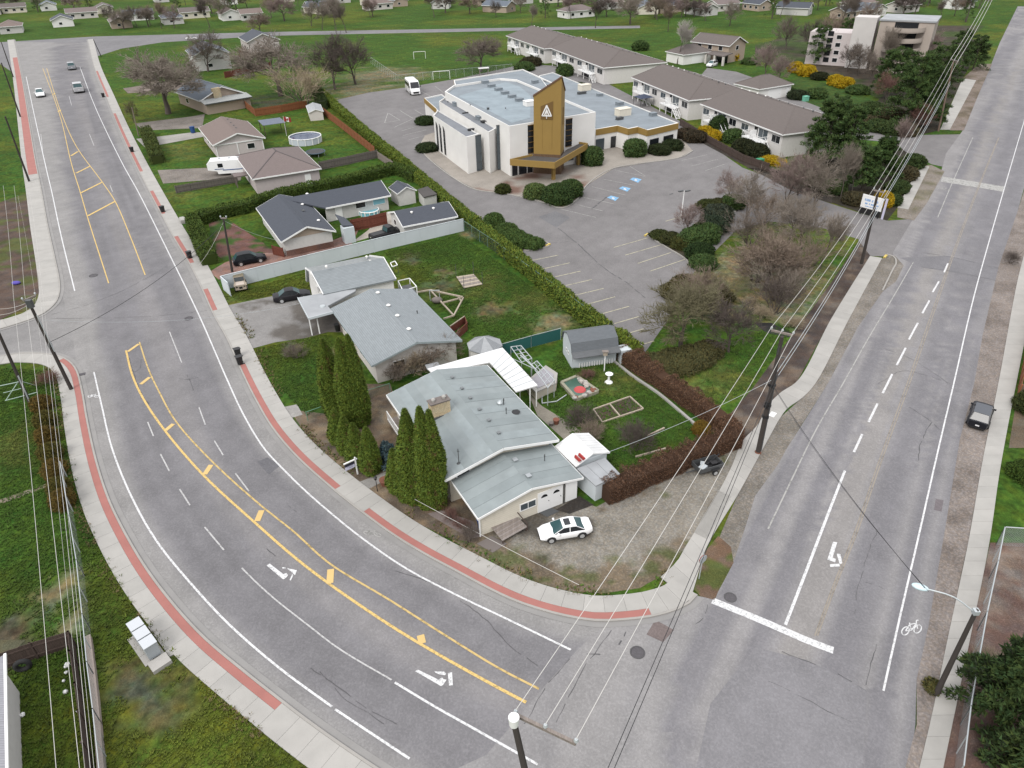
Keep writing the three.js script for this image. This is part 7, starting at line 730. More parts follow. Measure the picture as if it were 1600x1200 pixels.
{ // camper trailer
  const g = thing('camper_trailer', 'white fifth wheel camper trailer beside the brown hip roof', 'trailer', at(357, 272), face([335, 266], [386, 262])); const P = paintM(0.78, 0.78, 0.78); const s = new THREE.Shape([V2(-3.2, 1.3), V2(-1.6, 1.0), V2(-1.5, 0.5), V2(3.4, 0.5), V2(3.4, 2.9), V2(-2.7, 2.9), V2(-3.2, 2.4)]); const e = new THREE.ExtrudeGeometry(s, { depth: 2.3, bevelEnabled: true, bevelSize: 0.06, bevelThickness: 0.06, bevelSegments: 2 }); e.translate(0, 0, -1.15); part(g, 'body', e, P); part(g, 'stripe', mg([bx(3.6, 0.14, 0.04, 1.2, 1.1, 1.24), bx(1.6, 0.1, 0.04, -1.2, 1.35, 1.24)]), M.blueb); part(g, 'window', bx(0.9, 0.7, 0.05, -0.9, 1.7, 1.23), M.glass); part(g, 'front_window', bx(0.05, 0.6, 1.0, -3.16, 1.7, 0), M.glass); for (const x of [0.9, 1.8]) for (const z of [-1, 1]) wheel(g, x, z, 0.34, 0.22); for (const x of [-1, 0.8, 2.4]) part(g, 'roof_vent', bx(0.4, 0.16, 0.4, x, 2.96, 0), M.galv); }
{ // old tan off-roader front
  const g = thing('off_roader', 'old tan open topped off roader facing the street by the white wall', 'car', at(377, 450), face([383, 432], [374, 452]) + 0.25); g.scale.setScalar(0.92); const P = mat(lc(0.33, 0.28, 0.22), 'paint'); part(g, 'body', mg([bx(1.3, 0.5, 1.5, 0.8, 0.55, 0), bx(1.7, 0.6, 1.5, -0.7, 0.5, 0)]), P); part(g, 'bonnet', bx(1.25, 0.08, 1.1, 0.82, 1.05, 0), mat(lc(0.42, 0.36, 0.31), 'paint')); part(g, 'windscreen_frame', mg([bx(0.06, 0.06, 1.4, 0.1, 1.75, 0), bx(0.06, 0.7, 0.06, 0.1, 1.1, -0.68), bx(0.06, 0.7, 0.06, 0.1, 1.1, 0.68)]), P); part(g, 'windscreen', bx(0.03, 0.62, 1.3, 0.1, 1.12, 0), M.glassL); part(g, 'soft_top', bx(1.5, 0.1, 1.4, -0.7, 1.72, 0), mat(lc(0.13, 0.11, 0.07), 'wood')); part(g, 'seat', mg([bx(0.5, 0.4, 1.2, -0.5, 1.05, 0)]), M.black); for (const x of [-0.95, 0.95]) for (const z of [-0.75, 0.75]) wheel(g, x, z, 0.38, 0.24); part(g, 'winch', bx(0.15, 0.3, 0.4, 1.5, 0.55, 0), M.black); for (const z of [-0.5, 0.5]) part(g, 'headlight', (() => { const c = cyl(0.1, 0.1, 0.05, 12); c.rotateZ(-Math.PI / 2); c.translate(1.46, 0.85, z); return c; })(), M.black); part(g, 'bumper', bx(0.12, 0.14, 1.5, 1.52, 0.42, 0), P); part(g, 'wing', mg([bx(1.0, 0.06, 0.26, 0.95, 0.92, -0.74), bx(1.0, 0.06, 0.26, 0.95, 0.92, 0.74)]), P); }
{ // utility trailer
  const g = thing('utility_trailer', 'black utility trailer with white hub wheel parked at the brown hedge', 'trailer', at(1104, 735), face([1080, 735], [1126, 722])); const t = M.dsteel; part(g, 'bed', bx(2.3, 0.08, 1.3, 0, 0.45, 0), M.black); for (const z of [-0.65, 0.65]) part(g, 'side_panel', bx(2.3, 0.42, 0.05, 0, 0.5, z), t); part(g, 'end_panel', bx(0.05, 0.42, 1.3, 1.15, 0.5, 0), t); part(g, 'tailgate', bx(0.05, 0.42, 1.3, -1.15, 0.5, 0), t); for (const z of [-0.78, 0.78]) wheel(g, 0.3, z, 0.27, 0.18); for (const z of [-0.78, 0.78]) part(g, 'mudguard', bx(0.75, 0.05, 0.24, 0.3, 0.62, z), M.black); part(g, 'drawbar', mg([bar(V(-1.15, 0.45, 0), V(-2.1, 0.4, 0), 0.08)]), t); part(g, 'load', mg([bx(0.7, 0.25, 0.5, -0.6, 0.55, 0.2, 0.4), bx(0.4, 0.3, 0.35, -0.4, 0.55, -0.2, 0.9)]), M.galv); part(g, 'load', mg([bar(V(-0.2, 0.6, 0), V(1.4, 1.1, -0.4), 0.06), bar(V(0.2, 0.6, 0.2), V(1.2, 0.95, 0.3), 0.08), bx(0.6, 0.25, 0.5, 0.6, 0.55, 0)]), M.black); }
// ------------------------------------------------------------------ street furniture and small yard things
function bin(label, u, v, m = M.black, k = 1) { const g = thing('wheelie_bin', label, 'bin', at(u, v), face([u, v], [u - 12, v + 4])); const s = new THREE.CylinderGeometry(0.42, 0.34, 1.0, 4, 1); s.rotateY(Math.PI / 4); s.translate(0, 0.56, 0); part(g, 'body', uvm(s), m); part(g, 'lid', mg([bx(0.66, 0.06, 0.64, 0.02, 1.06, 0, 0, 0, 0.06), bx(0.1, 0.06, 0.5, -0.34, 1.04, 0)]), m); for (const z of [-0.24, 0.24]) part(g, 'wheel', (() => { const c = cyl(0.11, 0.11, 0.07, 10); c.rotateX(Math.PI / 2); c.translate(-0.32, 0.11, z); return c; })(), M.rubber); g.scale.setScalar(k); return g; }
bin('black wheelie bin in front of its twin by the driveway mouth', 376, 570); bin('black wheelie bin behind its twin by the driveway mouth', 373, 558); bin('black wheelie bin on the sidewalk above the long white wall', 297, 404); bin('black wheelie bin on the sidewalk by the small white utility box', 255, 332); bin('black wheelie bin on the sidewalk by the rounded dark hedge', 207, 238); bin('black wheelie bin on the sidewalk near the pale grey van like suv', 162, 152); bin('blue wheelie bin under the garage eave', 752, 826, M.blueb, 0.8); bin('dark green bin beside the blue one under the garage eave', 757, 818, mat(lc(0.02, 0.05, 0.03)), 0.7); bin('blue bin at the brown roofed house gable', 302, 208, M.blueb, 1.3); bin('small white utility box bin beside the garage door of the court', 640, 345, M.greyw, 0.8);
single('utility_box', 'small white concrete box at the sidewalk edge by the dark hedge', 'utility box', mg([bx(1.6, 0.5, 1.9), bx(1.4, 0.1, 1.7, 0, 0.5)]), M.concrete3, at(290, 346), 0.5);
{ const g = thing('mailbox_bank', 'bank of three silver community mailboxes on concrete pads by the outer sidewalk', 'mailboxes', at(231, 1010), face([222, 983], [247, 1018])); for (let i = 0; i < 3; i++) { const b = part(g, 'mailbox', bx(0.86, 1.15, 0.74, -1 + i * 1.0, 0.25, 0), mat(lc(0.33, 0.36, 0.38), null, { r: 0.4, m: 0.2 })); part(b, 'top', bx(0.9, 0.05, 0.86, -1 + i, 1.4, 0), mat(lc(0.44, 0.46, 0.48), null, { r: 0.5 })); const L = []; for (let r = 0; r < 5; r++) for (let c = 0; c < 3; c++) L.push(bx(0.23, 0.16, 0.02, -1.27 + i + c * 0.27, 0.4 + r * 0.19, -0.38), bx(0.23, 0.16, 0.02, -1.27 + i + c * 0.27, 0.4 + r * 0.19, 0.38)); const dm = part(b, 'locker_door', mg(L), M.galv); dm.userData = { kind: 'stuff' }; part(g, 'leg', bx(0.3, 0.25, 0.3, -1 + i, 0.02, 0), M.dsteel); } for (let i = 0; i < 3; i++) part(g, 'pad', bx(0.98, 0.06, 1.3, -0.98 + i, 0.04, 0.1), M.concrete); for (let i = 0; i < 5; i++) part(g, 'paver', bx(0.66, 0.09, 0.8, -1.2 + i * 0.7, 0, -1.05), M.concrete2); part(g, 'bench_slab', bx(0.9, 0.3, 1.2, 2.0, 0, 0), M.concrete3); }
{ const g = thing('realty_sign', 'white post sign with a two tone panel hanging on the dry front yard', 'sign', at(559, 741), face([556, 730], [543, 736])); part(g, 'post', bx(0.1, 1.9, 0.1), M.trim); part(g, 'arm', bx(1.25, 0.1, 0.1, 0.45, 1.62, 0), M.trim); part(g, 'panel', bx(0.9, 0.62, 0.03, 0.56, 0.92, 0), mat(lc(0.5, 0.5, 0.62))); part(g, 'panel_header', bx(0.9, 0.26, 0.04, 0.56, 1.28, 0), mat(lc(0.015, 0.015, 0.03))); part(g, 'panel_print', mg([bx(0.6, 0.05, 0.045, 0.56, 1.2, 0), bx(0.4, 0.05, 0.045, 0.5, 1.06, 0)]), mat(lc(0.2, 0.2, 0.26))); }
{ const g = thing('church_sign', 'white panel sign with blue script lines beside the power pole at the lot entrance', 'sign', at(1357, 338), face([1350, 334], [1368, 339])); part(g, 'post', mg([bx(0.15, 1.2, 0.15, -1.4), bx(0.15, 1.2, 0.15, 1.4), bx(3.2, 0.9, 0.12, 0, 0.2, 0)]), M.black); part(g, 'panel', bx(3.3, 2.0, 0.15, 0, 1.15, 0), M.trim); const p = []; const q = rng(8); for (let r = 0; r < 3; r++) { let x = -1.1 + r * 0.15; while (x < 1.1) { const w = 0.12 + 0.16 * q(); p.push(bx(w, [0.34, 0.24, 0.12][r], 0.02, x, [2.25, 1.75, 1.4][r], 0.085)); x += w + 0.06 + (q() < 0.25 ? 0.14 : 0); } } part(g, 'lettering', mg(p), mat(lc(0.22, 0.36, 0.6))); const s2 = part(g, 'fin', bx(0.3, 3.2, 0.12, 2.1, 0.1, 0), mat(lc(0.5, 0.48, 0.6))); }
{ const g = thing('lot_lamp', 'white lamp post with a double head in the church parking lot', 'lamp post', at(1064, 343)); const h = heightAt(1064, 343, 298); part(g, 'pole', mg([cyl(0.1, 0.07, h, 8)]), M.trim); part(g, 'base', cyl(0.3, 0.3, 0.6, 10), M.concrete3); part(g, 'lamp_head', mg([bx(0.9, 0.14, 0.35, 0.5, h - 0.1, 0, 0.5), bx(0.9, 0.14, 0.35, -0.5, h - 0.1, 0, 0.5)]), M.dsteel); }
{ const g = thing('stop_sign', 'stop sign seen edge on at the street corner', 'sign', at(1092, 905), 0.6); part(g, 'post', bx(0.06, 2.1, 0.06), M.galv); const c = cyl(0.38, 0.38, 0.03, 8); c.rotateX(Math.PI / 2); c.translate(0, 2.1, 0.04); part(g, 'plate', c, M.galv); const f = cyl(0.36, 0.36, 0.02, 8); f.rotateX(Math.PI / 2); f.translate(0, 2.1, -0.03); part(g, 'stop_face', f, M.redp); part(g, 'street_plate', bx(0.7, 0.16, 0.02, 0, 2.55, 0, 0.9), M.galv); }
for (const [l, u, v] of [['yellow tipped kerb end at the lot driveway by the tall power pole', 1383, 402], ['yellow tipped kerb end of the parking island by the cedar hedge', 856, 384], ['yellow tipped kerb end of the wedge parking island', 1010, 368]]) single('kerb_end', l, 'kerb marker', mg([bx(1.0, 0.22, 0.3)]), mat(lc(0.5, 0.38, 0.1), 'worn'), at(u, v), 0.9);
{ const K = (l, L) => { const P = smooth(pts(L), 1); tag(part(scene, 'island_kerb', raised(P, offset(P, 0.18), 0.02, 0.17), M.kerb), l, null, null, 'structure'); }; K('kerb of the wedge parking island', [[1010, 367], [1040, 386], [1070, 404], [1085, 420]]); K('kerb of the upper parking island', [[1080, 322], [1110, 330], [1150, 331]]); K('kerb of the parking island beside the cedar hedge', [[818, 392], [838, 390], [858, 384], [850, 378]]); K('curved kerb end at the lot driveway mouth', [[1386, 398], [1397, 402], [1401, 412], [1396, 422], [1380, 455]]); }
ground('planting_bed', sheet(pts([[1011, 368], [1040, 386], [1070, 404], [1086, 420], [1120, 370], [1140, 340], [1110, 350], [1080, 376], [1045, 372]]), 0.05, 1.5, tint([0.05, 0.045, 0.03], 0.4, 41)), M.soilV, 'planted ground of the wedge parking island'); ground('planting_bed', sheet(pts([[1081, 321], [1110, 329], [1152, 331], [1160, 318], [1120, 316]]), 0.05, 1.5, tint([0.05, 0.045, 0.03], 0.4, 42)), M.soilV, 'planted ground of the upper parking island'); ground('planting_bed', sheet(pts([[765, 366], [800, 372], [856, 383], [838, 390], [818, 393], [790, 386]]), 0.05, 1.5, tint([0.045, 0.04, 0.028], 0.4, 43)), M.soilV, 'planted ground of the parking island beside the cedar hedge');
ground('park_lawn', sheet(pts([[1012, 560], [1040, 508], [1062, 464], [1090, 430], [1125, 400], [1150, 362], [1200, 347], [1240, 351], [1287, 358], [1342, 374], [1298, 443], [1251, 506], [1205, 567], [1175, 608], [1140, 648], [1112, 650], [1070, 625], [1030, 592]]), 0.03, 1.2, (x, z) => { const c = grassCol(x, z), n = fbm(x * 0.3, z * 0.3, 44, 4), q = at(1200, 440), d = Math.hypot(x - q.x, z - q.z); return mixc(c.map((v) => v * 1.25), [0.16, 0.125, 0.075], sm(0.45, 0.65, n * 0.6 + 0.5 * (1 - Math.min(1, d / 16))) * 0.5); }), M.grassV, 'lawn of the small park strip under the bare thicket');
single('culvert_pool', 'dark culvert opening edged by pale stones at the park strip', 'culvert', sheet(pts([[1178, 505], [1205, 505], [1240, 522], [1232, 528], [1196, 520]]), 0.06), M.black);
// picnic of the back yard
{ const q = pts([[877, 601], [901, 591], [934, 614], [900, 626]]); const o = at(904, 608); const g = thing('garden_pond', 'timber edged green pond with red float and rockery on the back lawn', 'pond', o); const P = q.map((p) => p.clone().sub(o)); for (let i = 0; i < 4; i++) { const a = P[i], b = P[(i + 1) % 4]; part(g, 'frame_board', bar(V(a.x, 0.18, a.z), V(b.x, 0.18, b.z), 0.3, 0.36), mat(lc(0.25, 0.24, 0.18), 'wood')); } part(g, 'water', prism(q.map((p) => p.clone().lerp(o, 0.07)), 0, 0.24, o), M.pond); const r = rng(12); const c = at(906, 612).sub(o); part(g, 'float', cyl(0.62, 0.5, 0.12, 16, c.x, 0.24, c.z), mat(lc(0.4, 0.06, 0.06))); for (let i = 0; i < 34; i++) { const t = r(), s = 0.12 + 0.16 * r(); const e = i < 24 ? at(903 + 28 * t + 3 * r() - 4 * r(), 594 + 19 * t + 4 * r()) : at(898 + 30 * t, 624 - 10 * t + 3 * r()); e.sub(o); const d = new THREE.DodecahedronGeometry(s, 0); d.rotateX(r() * 3); d.rotateY(r() * 3); d.scale(1.2, 0.8, 1); d.translate(e.x, 0.28 + 0.1 * r(), e.z); part(g, 'rock', mg([d.toNonIndexed()]), [M.stone, M.stoneD, M.concrete3, M.terra][Math.floor(r() * 4)]); } }
{ const g = thing('bird_bath', 'white stone bird bath on the back lawn', 'bird bath', at(951, 597)); part(g, 'base', mg([cyl(0.42, 0.22, 0.18, 14)]), M.trim); part(g, 'column', cyl(0.13, 0.1, 0.65, 12, 0, 0.18, 0), M.trim); part(g, 'bowl', cyl(0.16, 0.4, 0.18, 16, 0, 0.83, 0), M.trim); }
{ const g = thing('bird_house', 'tall white post bird house by the barn shaped shed', 'bird house', at(944, 580)); part(g, 'post', bx(0.1, 2.0, 0.1), M.trim); part(g, 'house', bx(0.42, 0.42, 0.42, 0, 2.0, 0), M.woodL); part(g, 'roof', slab([V(-0.32, 2.4, -0.32), V(0.32, 2.4, -0.32), V(0.32, 2.52, 0.32), V(-0.32, 2.52, 0.32)].reverse(), 0.06), M.woodG); }
{ const q = pts([[927, 641], [984, 621], [1005, 640], [941, 661]]), o = at(964, 640); ground('soil_bed', sheet(q, 0.03, 0.6, tint([0.075, 0.055, 0.045], 1.2, 45)), M.soilV, 'dark soil inside the timber framed bed'); const g = thing('raised_bed', 'timber framed vegetable bed with bare soil on the back lawn', 'raised bed', o); const P = q.map((p) => p.clone().sub(o)); for (let i = 0; i < 4; i++) part(g, 'edge_board', bar(V(P[i].x, 0.08, P[i].z), V(P[(i + 1) % 4].x, 0.08, P[(i + 1) % 4].z), 0.12, 0.18), M.woodL); const a = at(952, 632).sub(o), b = at(969, 652).sub(o); part(g, 'divider', bar(V(a.x, 0.08, a.z), V(b.x, 0.08, b.z), 0.12, 0.18), M.woodL); }
for (const [l, a, b] of [['timber edging board along the brown hedge of the back lawn', [993, 715], [1040, 702]], ['short timber edging beside the tall upright bush', [1012, 682], [1038, 670]]]) { const A = at(...a), B = at(...b); single('edging_board', l, 'edging', bar(V(0, 0.08, 0), V().subVectors(B, A).setY(0.08), 0.14, 0.18), M.woodL, A); }
{ // trellis frames
  const o = at(830, 600); const g = thing('trellis_frame', 'grey metal trellis frames standing beside the patio cover', 'trellis', o); const p = (u, v, h) => at(u, v, h).sub(o); const J = (a, b, w = 0.07) => bar(a, b, w); const H = 2.1; const c1 = [p(798, 542, H), p(814, 540, H), p(831, 560, H), p(815, 566, H)]; const c2 = [p(830, 570, H), p(839, 564, H), p(866, 594, H), p(856, 606, H)]; const mk = (nm, L) => part(g, nm, mg(L), M.galv);
  for (const [nm, c, n] of [['top_frame', c1, 4], ['top_frame', c2, 5]]) { const L = []; for (let i = 0; i < 4; i++) L.push(J(c[i], c[(i + 1) % 4])); for (let i = 1; i < n; i++) { const t = i / n; L.push(J(c[0].clone().lerp(c[3], t), c[1].clone().lerp(c[2], t), 0.05)); } L.push(J(c[0].clone().lerp(c[1], 0.5), c[3].clone().lerp(c[2], 0.5), 0.05)); mk(nm, L); for (const q of c) mk('post', [bx(0.07, H, 0.07, q.x, 0, q.z)]); } mk('brace', [J(p(813, 555, 2.2), p(838, 578, 2.2), 0.1), J(p(800, 560, H), p(834, 576, H), 0.06), J(p(812, 548, H), p(845, 586, H), 0.06)]); mk('pipe', [J(p(847, 630, 0.15), p(870, 627, 0.15), 0.08), J(p(870, 627, 0.15), p(885, 617, 0.15), 0.08), J(p(847, 630, 0.15), p(847, 615, 0.15), 0.08)]); }
{ const q = pts([[766, 822], [803, 802], [824, 823], [785, 845]], 0.45), o = at(795, 825); const g = thing('wooden_deck', 'low grey wooden platform against the cream garage wall', 'deck', o); const P = q.map((p) => p.clone().sub(o)); for (let i = 0; i < 9; i++) { const t0 = i / 9 + 0.004, t1 = (i + 1) / 9 - 0.004; part(g, 'plank', slab([P[0].clone().lerp(P[3], t0), P[1].clone().lerp(P[2], t0), P[1].clone().lerp(P[2], t1), P[0].clone().lerp(P[3], t1)].reverse(), 0.05), i % 2 ? M.woodG : mat(lc(0.23, 0.2, 0.185), 'wood')); } for (const p of P) part(g, 'leg', bx(0.1, 0.4, 0.1, p.x * 0.93, 0, p.z * 0.93), M.fenceD); part(g, 'railing', mg([bar(P[1].clone().setY(1.0), P[2].clone().setY(0.75), 0.06), bx(0.07, 0.9, 0.07, P[1].x, 0.1, P[1].z), bx(0.07, 0.6, 0.07, P[2].x, 0.1, P[2].z)]), M.fenceD); }
for (const [l, q, m, h] of [['black rubber mat before the white double door', [[842, 801], [860, 793], [874, 799], [855, 808]], M.dsteel, 0.03], ['dark tarpaulin beside the wooden platform', [[745, 850], [768, 838], [792, 850], [770, 864]], M.stoneD, 0.05], ['black sheet on the gravel by the garage side door', [[868, 797], [905, 775], [928, 789], [890, 803]], mat(lc(0.035, 0.032, 0.03), 'gravel'), 0.02]]) { const o = at(...q[0]); single('ground_mat', l, 'mat', prism(pts(q), 0, h, o), m, o); }
ground('footpath', sheet(pts([[668, 803], [690, 798], [740, 815], [757, 838], [735, 842], [700, 822]]), 0.03, 1, tint([0.17, 0.14, 0.13], 0.8, 47)), M.asphaltV, 'old brick patch under the garage eave');
for (const [l, u, v, r, h, m] of [['terracotta pot on the concrete patio', 869, 662, 0.3, 0.5, M.terra], ['small dark pot beside the terracotta one', 861, 665, 0.22, 0.35, M.stoneD], ['brown half barrel planter on the walkway by the cone cedar', 602, 757, 0.45, 0.55, M.terra], ['black barrel at the shingled house entrance', 528, 517, 0.35, 0.9, M.black]]) single('planter_pot', l, 'pot', mg([cyl(r * 0.75, r, h, 14), cyl(r * 1.05, r * 1.05, 0.06, 14, 0, h - 0.05, 0)]), m, at(u, v));
{ const g = thing('garden_light', 'thin black lamp post at the walkway edge', 'garden lamp', at(590, 768)); part(g, 'post', cyl(0.04, 0.03, 1.3, 6), M.black); part(g, 'lantern', mg([cyl(0.1, 0.14, 0.25, 6, 0, 1.3, 0), cyl(0.18, 0.02, 0.12, 6, 0, 1.55, 0)]), M.black); }
{ const q = pts([[713, 434], [740, 430], [754, 446], [725, 452]]), o = at(733, 441); const g = thing('dog_platform', 'weathered wooden platform with thin corner posts on the fenced lawn', 'platform', o); const P = q.map((p) => p.clone().sub(o).setY(0.2)); for (let i = 0; i < 7; i++) { const t0 = i / 7 + 0.01, t1 = (i + 1) / 7 - 0.01; part(g, 'plank', slab([P[0].clone().lerp(P[3], t0), P[1].clone().lerp(P[2], t0), P[1].clone().lerp(P[2], t1), P[0].clone().lerp(P[3], t1)].reverse(), 0.08), i % 2 ? M.woodG : M.woodL); } P.forEach((p, i) => part(g, 'post', bx(0.06, 1.9, 0.06, p.x, 0, p.z), M.dsteel)); }
{ const o = at(690, 475); const g = thing('timber_swing', 'pale timber swing frame lying on the fenced lawn behind the shingled house', 'timber frame', o); const p = (u, v, h = 0.3) => at(u, v, h).sub(o); const pc = [[650, 457, 672, 453, 0.3], [672, 453, 723, 464, 1.2], [672, 453, 709, 493, 0.3], [709, 493, 724, 465, 0.8], [692, 473, 722, 465, 0.8], [693, 498, 709, 493, 0.3], [716, 464, 721, 471, 0.8]]; for (const [a, b, c, d, h] of pc) part(g, 'beam', bar(p(a, b, h), p(c, d, h + 0.2), 0.16), M.woodL); }
{ const o = at(715, 517); const g = thing('playhouse_box', 'open dark brown timber box behind the shingled house', 'timber box', o); const q = pts([[703, 510], [726, 494], [730, 504], [710, 522]], 1.0).map((p) => p.clone().sub(o)); for (let i = 0; i < 4; i++) { const a = q[i], b = q[(i + 1) % 4]; part(g, 'panel', mg([bar(V(a.x, 0.5, a.z), V(b.x, 0.5, b.z), 0.06, 1.0)]), M.fenceR); } part(g, 'rail', bar(q[0], q[1], 0.1), M.woodL); }
{ const g = thing('garden_seat_pile', 'grey frame and covered furniture at the corner of the shingled roof', 'garden furniture', at(680, 470)); part(g, 'frame', mg([bx(0.08, 1.4, 0.08, -0.6), bx(0.08, 1.4, 0.08, 0.6), bx(1.3, 0.08, 0.08, 0, 1.4)]), M.galv); part(g, 'cover', (() => { const d = new THREE.DodecahedronGeometry(0.6, 1); d.scale(1.2, 0.7, 0.8); d.translate(0.3, 0.4, 0.6); return d; })(), M.stoneD); }
{ const g = thing('pergola', 'small white rail deck behind the tall gambrel garage', 'deck', at(640, 450)); const P = pts([[622, 440], [640, 436], [651, 449], [630, 456]], 1.4).map((p) => p.sub(g.position)); part(g, 'deck', slab(P.map((p) => p.clone().setY(0.7)).reverse(), 0.12), M.dsteel); for (let i = 0; i < 4; i++) { part(g, 'rail', bar(P[i].clone().setY(1.5), P[(i + 1) % 4].clone().setY(1.5), 0.09), M.trim); part(g, 'post', bx(0.1, 1.5, 0.1, P[i].x, 0, P[i].z), M.trim); } }
{ const g = thing('garden_stand', 'small white frame stand by the gambrel garage wall', 'stand', at(617, 415)); const P = pts([[610, 411], [617, 408], [621, 414], [613, 417]], 1.2).map((p) => p.sub(g.position)); for (let i = 0; i < 4; i++) { part(g, 'rail', bar(P[i], P[(i + 1) % 4], 0.1), M.trim); part(g, 'leg', bx(0.08, 1.2, 0.08, P[i].x, 0, P[i].z), M.dsteel); } }
// pools, flag, trampoline, shed and playground of the upper gardens
function pool(label, u, v, r, h, wall, water) { const g = thing('swimming_pool', label, 'pool', at(u, v)); const c = new THREE.CylinderGeometry(r, r, h, 28, 1, true); c.translate(0, h / 2, 0); part(g, 'wall', c.toNonIndexed(), wall); part(g, 'water', cyl(r * 0.98, r * 0.98, 0.04, 28, 0, h - 0.2, 0), water); const t = new THREE.TorusGeometry(r, 0.09, 6, 32); t.rotateX(Math.PI / 2); t.translate(0, h, 0); part(g, 'rim', t, M.trim); for (let i = 0; i < 14; i++) { const a = i / 14 * 6.283; part(g, 'upright', bx(0.16, h, 0.12, Math.cos(a) * (r + 0.05), 0, Math.sin(a) * (r + 0.05), -a), M.trim); } }
pool('round above ground pool with pale panels in the fenced upper garden', 478, 222, 3.4, 1.3, mat(lc(0.42, 0.46, 0.5)), M.poolD); pool('small light blue paddling pool behind the red court fence', 577, 334, 1.6, 0.7, M.pool, M.pool);
{ const g = thing('trampoline', 'round black trampoline below the upper pool', 'trampoline', at(494, 243)); part(g, 'mat', cyl(1.7, 1.7, 0.05, 24, 0, 0.8, 0), M.black); const t = new THREE.TorusGeometry(1.9, 0.1, 6, 28); t.rotateX(Math.PI / 2); t.translate(0, 0.8, 0); part(g, 'pad_ring', t, mat(lc(0.06, 0.09, 0.12))); for (let i = 0; i < 6; i++) part(g, 'leg', bx(0.07, 0.8, 0.07, Math.cos(i * 1.047) * 1.8, 0, Math.sin(i * 1.047) * 1.8), M.galv); }
{ const g = thing('flag', 'red and white national flag on a short pole beside the upper pool', 'flag', at(448, 212), 0.3); part(g, 'pole', cyl(0.04, 0.03, 4.2, 6), M.trim); for (const [i, m] of [[0, M.redp], [1, M.trim], [2, M.redp]]) { const f = []; for (let k = 0; k < 5; k++) f.push([V(0.05 + i * 0.5 + k * 0.1, 4.1 - 0.12 * i - 0.02 * k, 0.08 * Math.sin(i * 3 + k)), V(0.05 + i * 0.5 + k * 0.1, 3.1 - 0.12 * i - 0.02 * k, 0.08 * Math.sin(i * 3 + k)), V(0.15 + i * 0.5 + k * 0.1, 3.08 - 0.12 * i - 0.02 * k, 0.08 * Math.sin(i * 3 + k + 1)), V(0.15 + i * 0.5 + k * 0.1, 4.08 - 0.12 * i - 0.02 * k, 0.08 * Math.sin(i * 3 + k + 1))]); part(g, 'cloth_band', faces(f), m); } part(g, 'leaf_emblem', (() => { const s = new THREE.Shape(); for (let k = 0; k < 11; k++) { const a = k / 11 * 6.283 + 1.57, r = k % 2 ? 0.12 : 0.27; k ? s.lineTo(Math.cos(a) * r, Math.sin(a) * r) : s.moveTo(Math.cos(a) * r, Math.sin(a) * r); } const e = new THREE.ExtrudeGeometry(s, { depth: 0.2, bevelEnabled: false }); e.translate(0.8, 3.45, -0.1); return uvm(e); })(), M.redp); }
{ const g = thing('patio_pergola', 'slate blue slatted pergola roof beside the brown roofed house', 'pergola', at(428, 208), -62.5 * Math.PI / 180); const sl = []; for (let i = 0; i < 12; i++) part(g, 'roof_slat', bx(0.42, 0.08, 5, -2.6 + i * 0.47, 2.5, 0), mat(lc(0.12, 0.14, 0.18))); for (const x of [-2.6, 2.6]) for (const z of [-2.3, 2.3]) part(g, 'post', bx(0.14, 2.5, 0.14, x, 0, z), M.fenceD); part(g, 'beam', mg([-2.3, 2.3].map((z) => bx(5.6, 0.16, 0.12, 0, 2.34, z))), M.fenceD); }
shedOf('garden_shed', 'small white shed with clutter at the end of the orange fence', [478, 165], [482, 176], [505, 173], 2, 0.6, M.stucco, M.roofG); { const last = scene.children[scene.children.length - 1]; doorAt(last, 1.2, 0.05, 0.3, 0.8, 1.7, 'x', M.trim); }
{ const o = at(565, 318); const g = thing('garden_table', 'green garden table set by the court wall', 'garden table', at(558, 335)); part(g, 'top', cyl(0.7, 0.7, 0.05, 14, 0, 0.72, 0), M.green); part(g, 'leg', cyl(0.3, 0.06, 0.72, 8), M.dsteel); }
for (const [l, u, v, w] of [['white goal frame on the playing field', 690, 124, 5], ['low white goal frame far on the playing field', 656, 92, 4]]) { const g = thing('goal_frame', l, 'goal', at(u, v), 0.2); part(g, 'frame', mg([bx(w, 0.12, 0.12, 0, 2.2, 0), bx(0.12, 2.2, 0.12, -w / 2), bx(0.12, 2.2, 0.12, w / 2)]), M.trim); }
{ const g = thing('notice_board', 'white roofed notice board at the field edge behind the church', 'board', at(756, 118), 0.3); part(g, 'roof', bx(3.2, 0.2, 1.2, 0, 2.0, 0), M.trim); part(g, 'post', mg([bx(0.2, 2, 0.2, -1.3), bx(0.2, 2, 0.2, 1.3)]), M.woodG); }
{ const g = thing('gazebo', 'dark blue canopy gazebo below the middle townhouse balcony', 'gazebo', at(1005, 166), 0.4); part(g, 'canopy', faces([0, 1, 2, 3].map((i) => { const c = [[-2, -1.7], [2, -1.7], [2, 1.7], [-2, 1.7]]; const a = c[i], b = c[(i + 1) % 4]; return [V(a[0], 2.2, a[1]), V(b[0], 2.2, b[1]), V(0, 2.9, 0)]; })), mat(lc(0.03, 0.04, 0.07))); for (const [x, z] of [[-1.9, -1.6], [1.9, -1.6], [1.9, 1.6], [-1.9, 1.6]]) part(g, 'post', bx(0.08, 2.2, 0.08, x, 0, z), M.dsteel); }
single('green_bin', 'green garden container at the lot corner', 'container', mg([bx(1.3, 1.1, 1.0), bx(1.4, 0.1, 1.1, 0, 1.1)]), M.green, at(1186, 258), 0.4); single('green_bin', 'green garden container by the far mown strip bushes', 'container', mg([bx(1.3, 1.1, 1.0), bx(1.4, 0.1, 1.1, 0, 1.1)]), mat(lc(0.12, 0.35, 0.25)), at(1258, 158), 0.4);
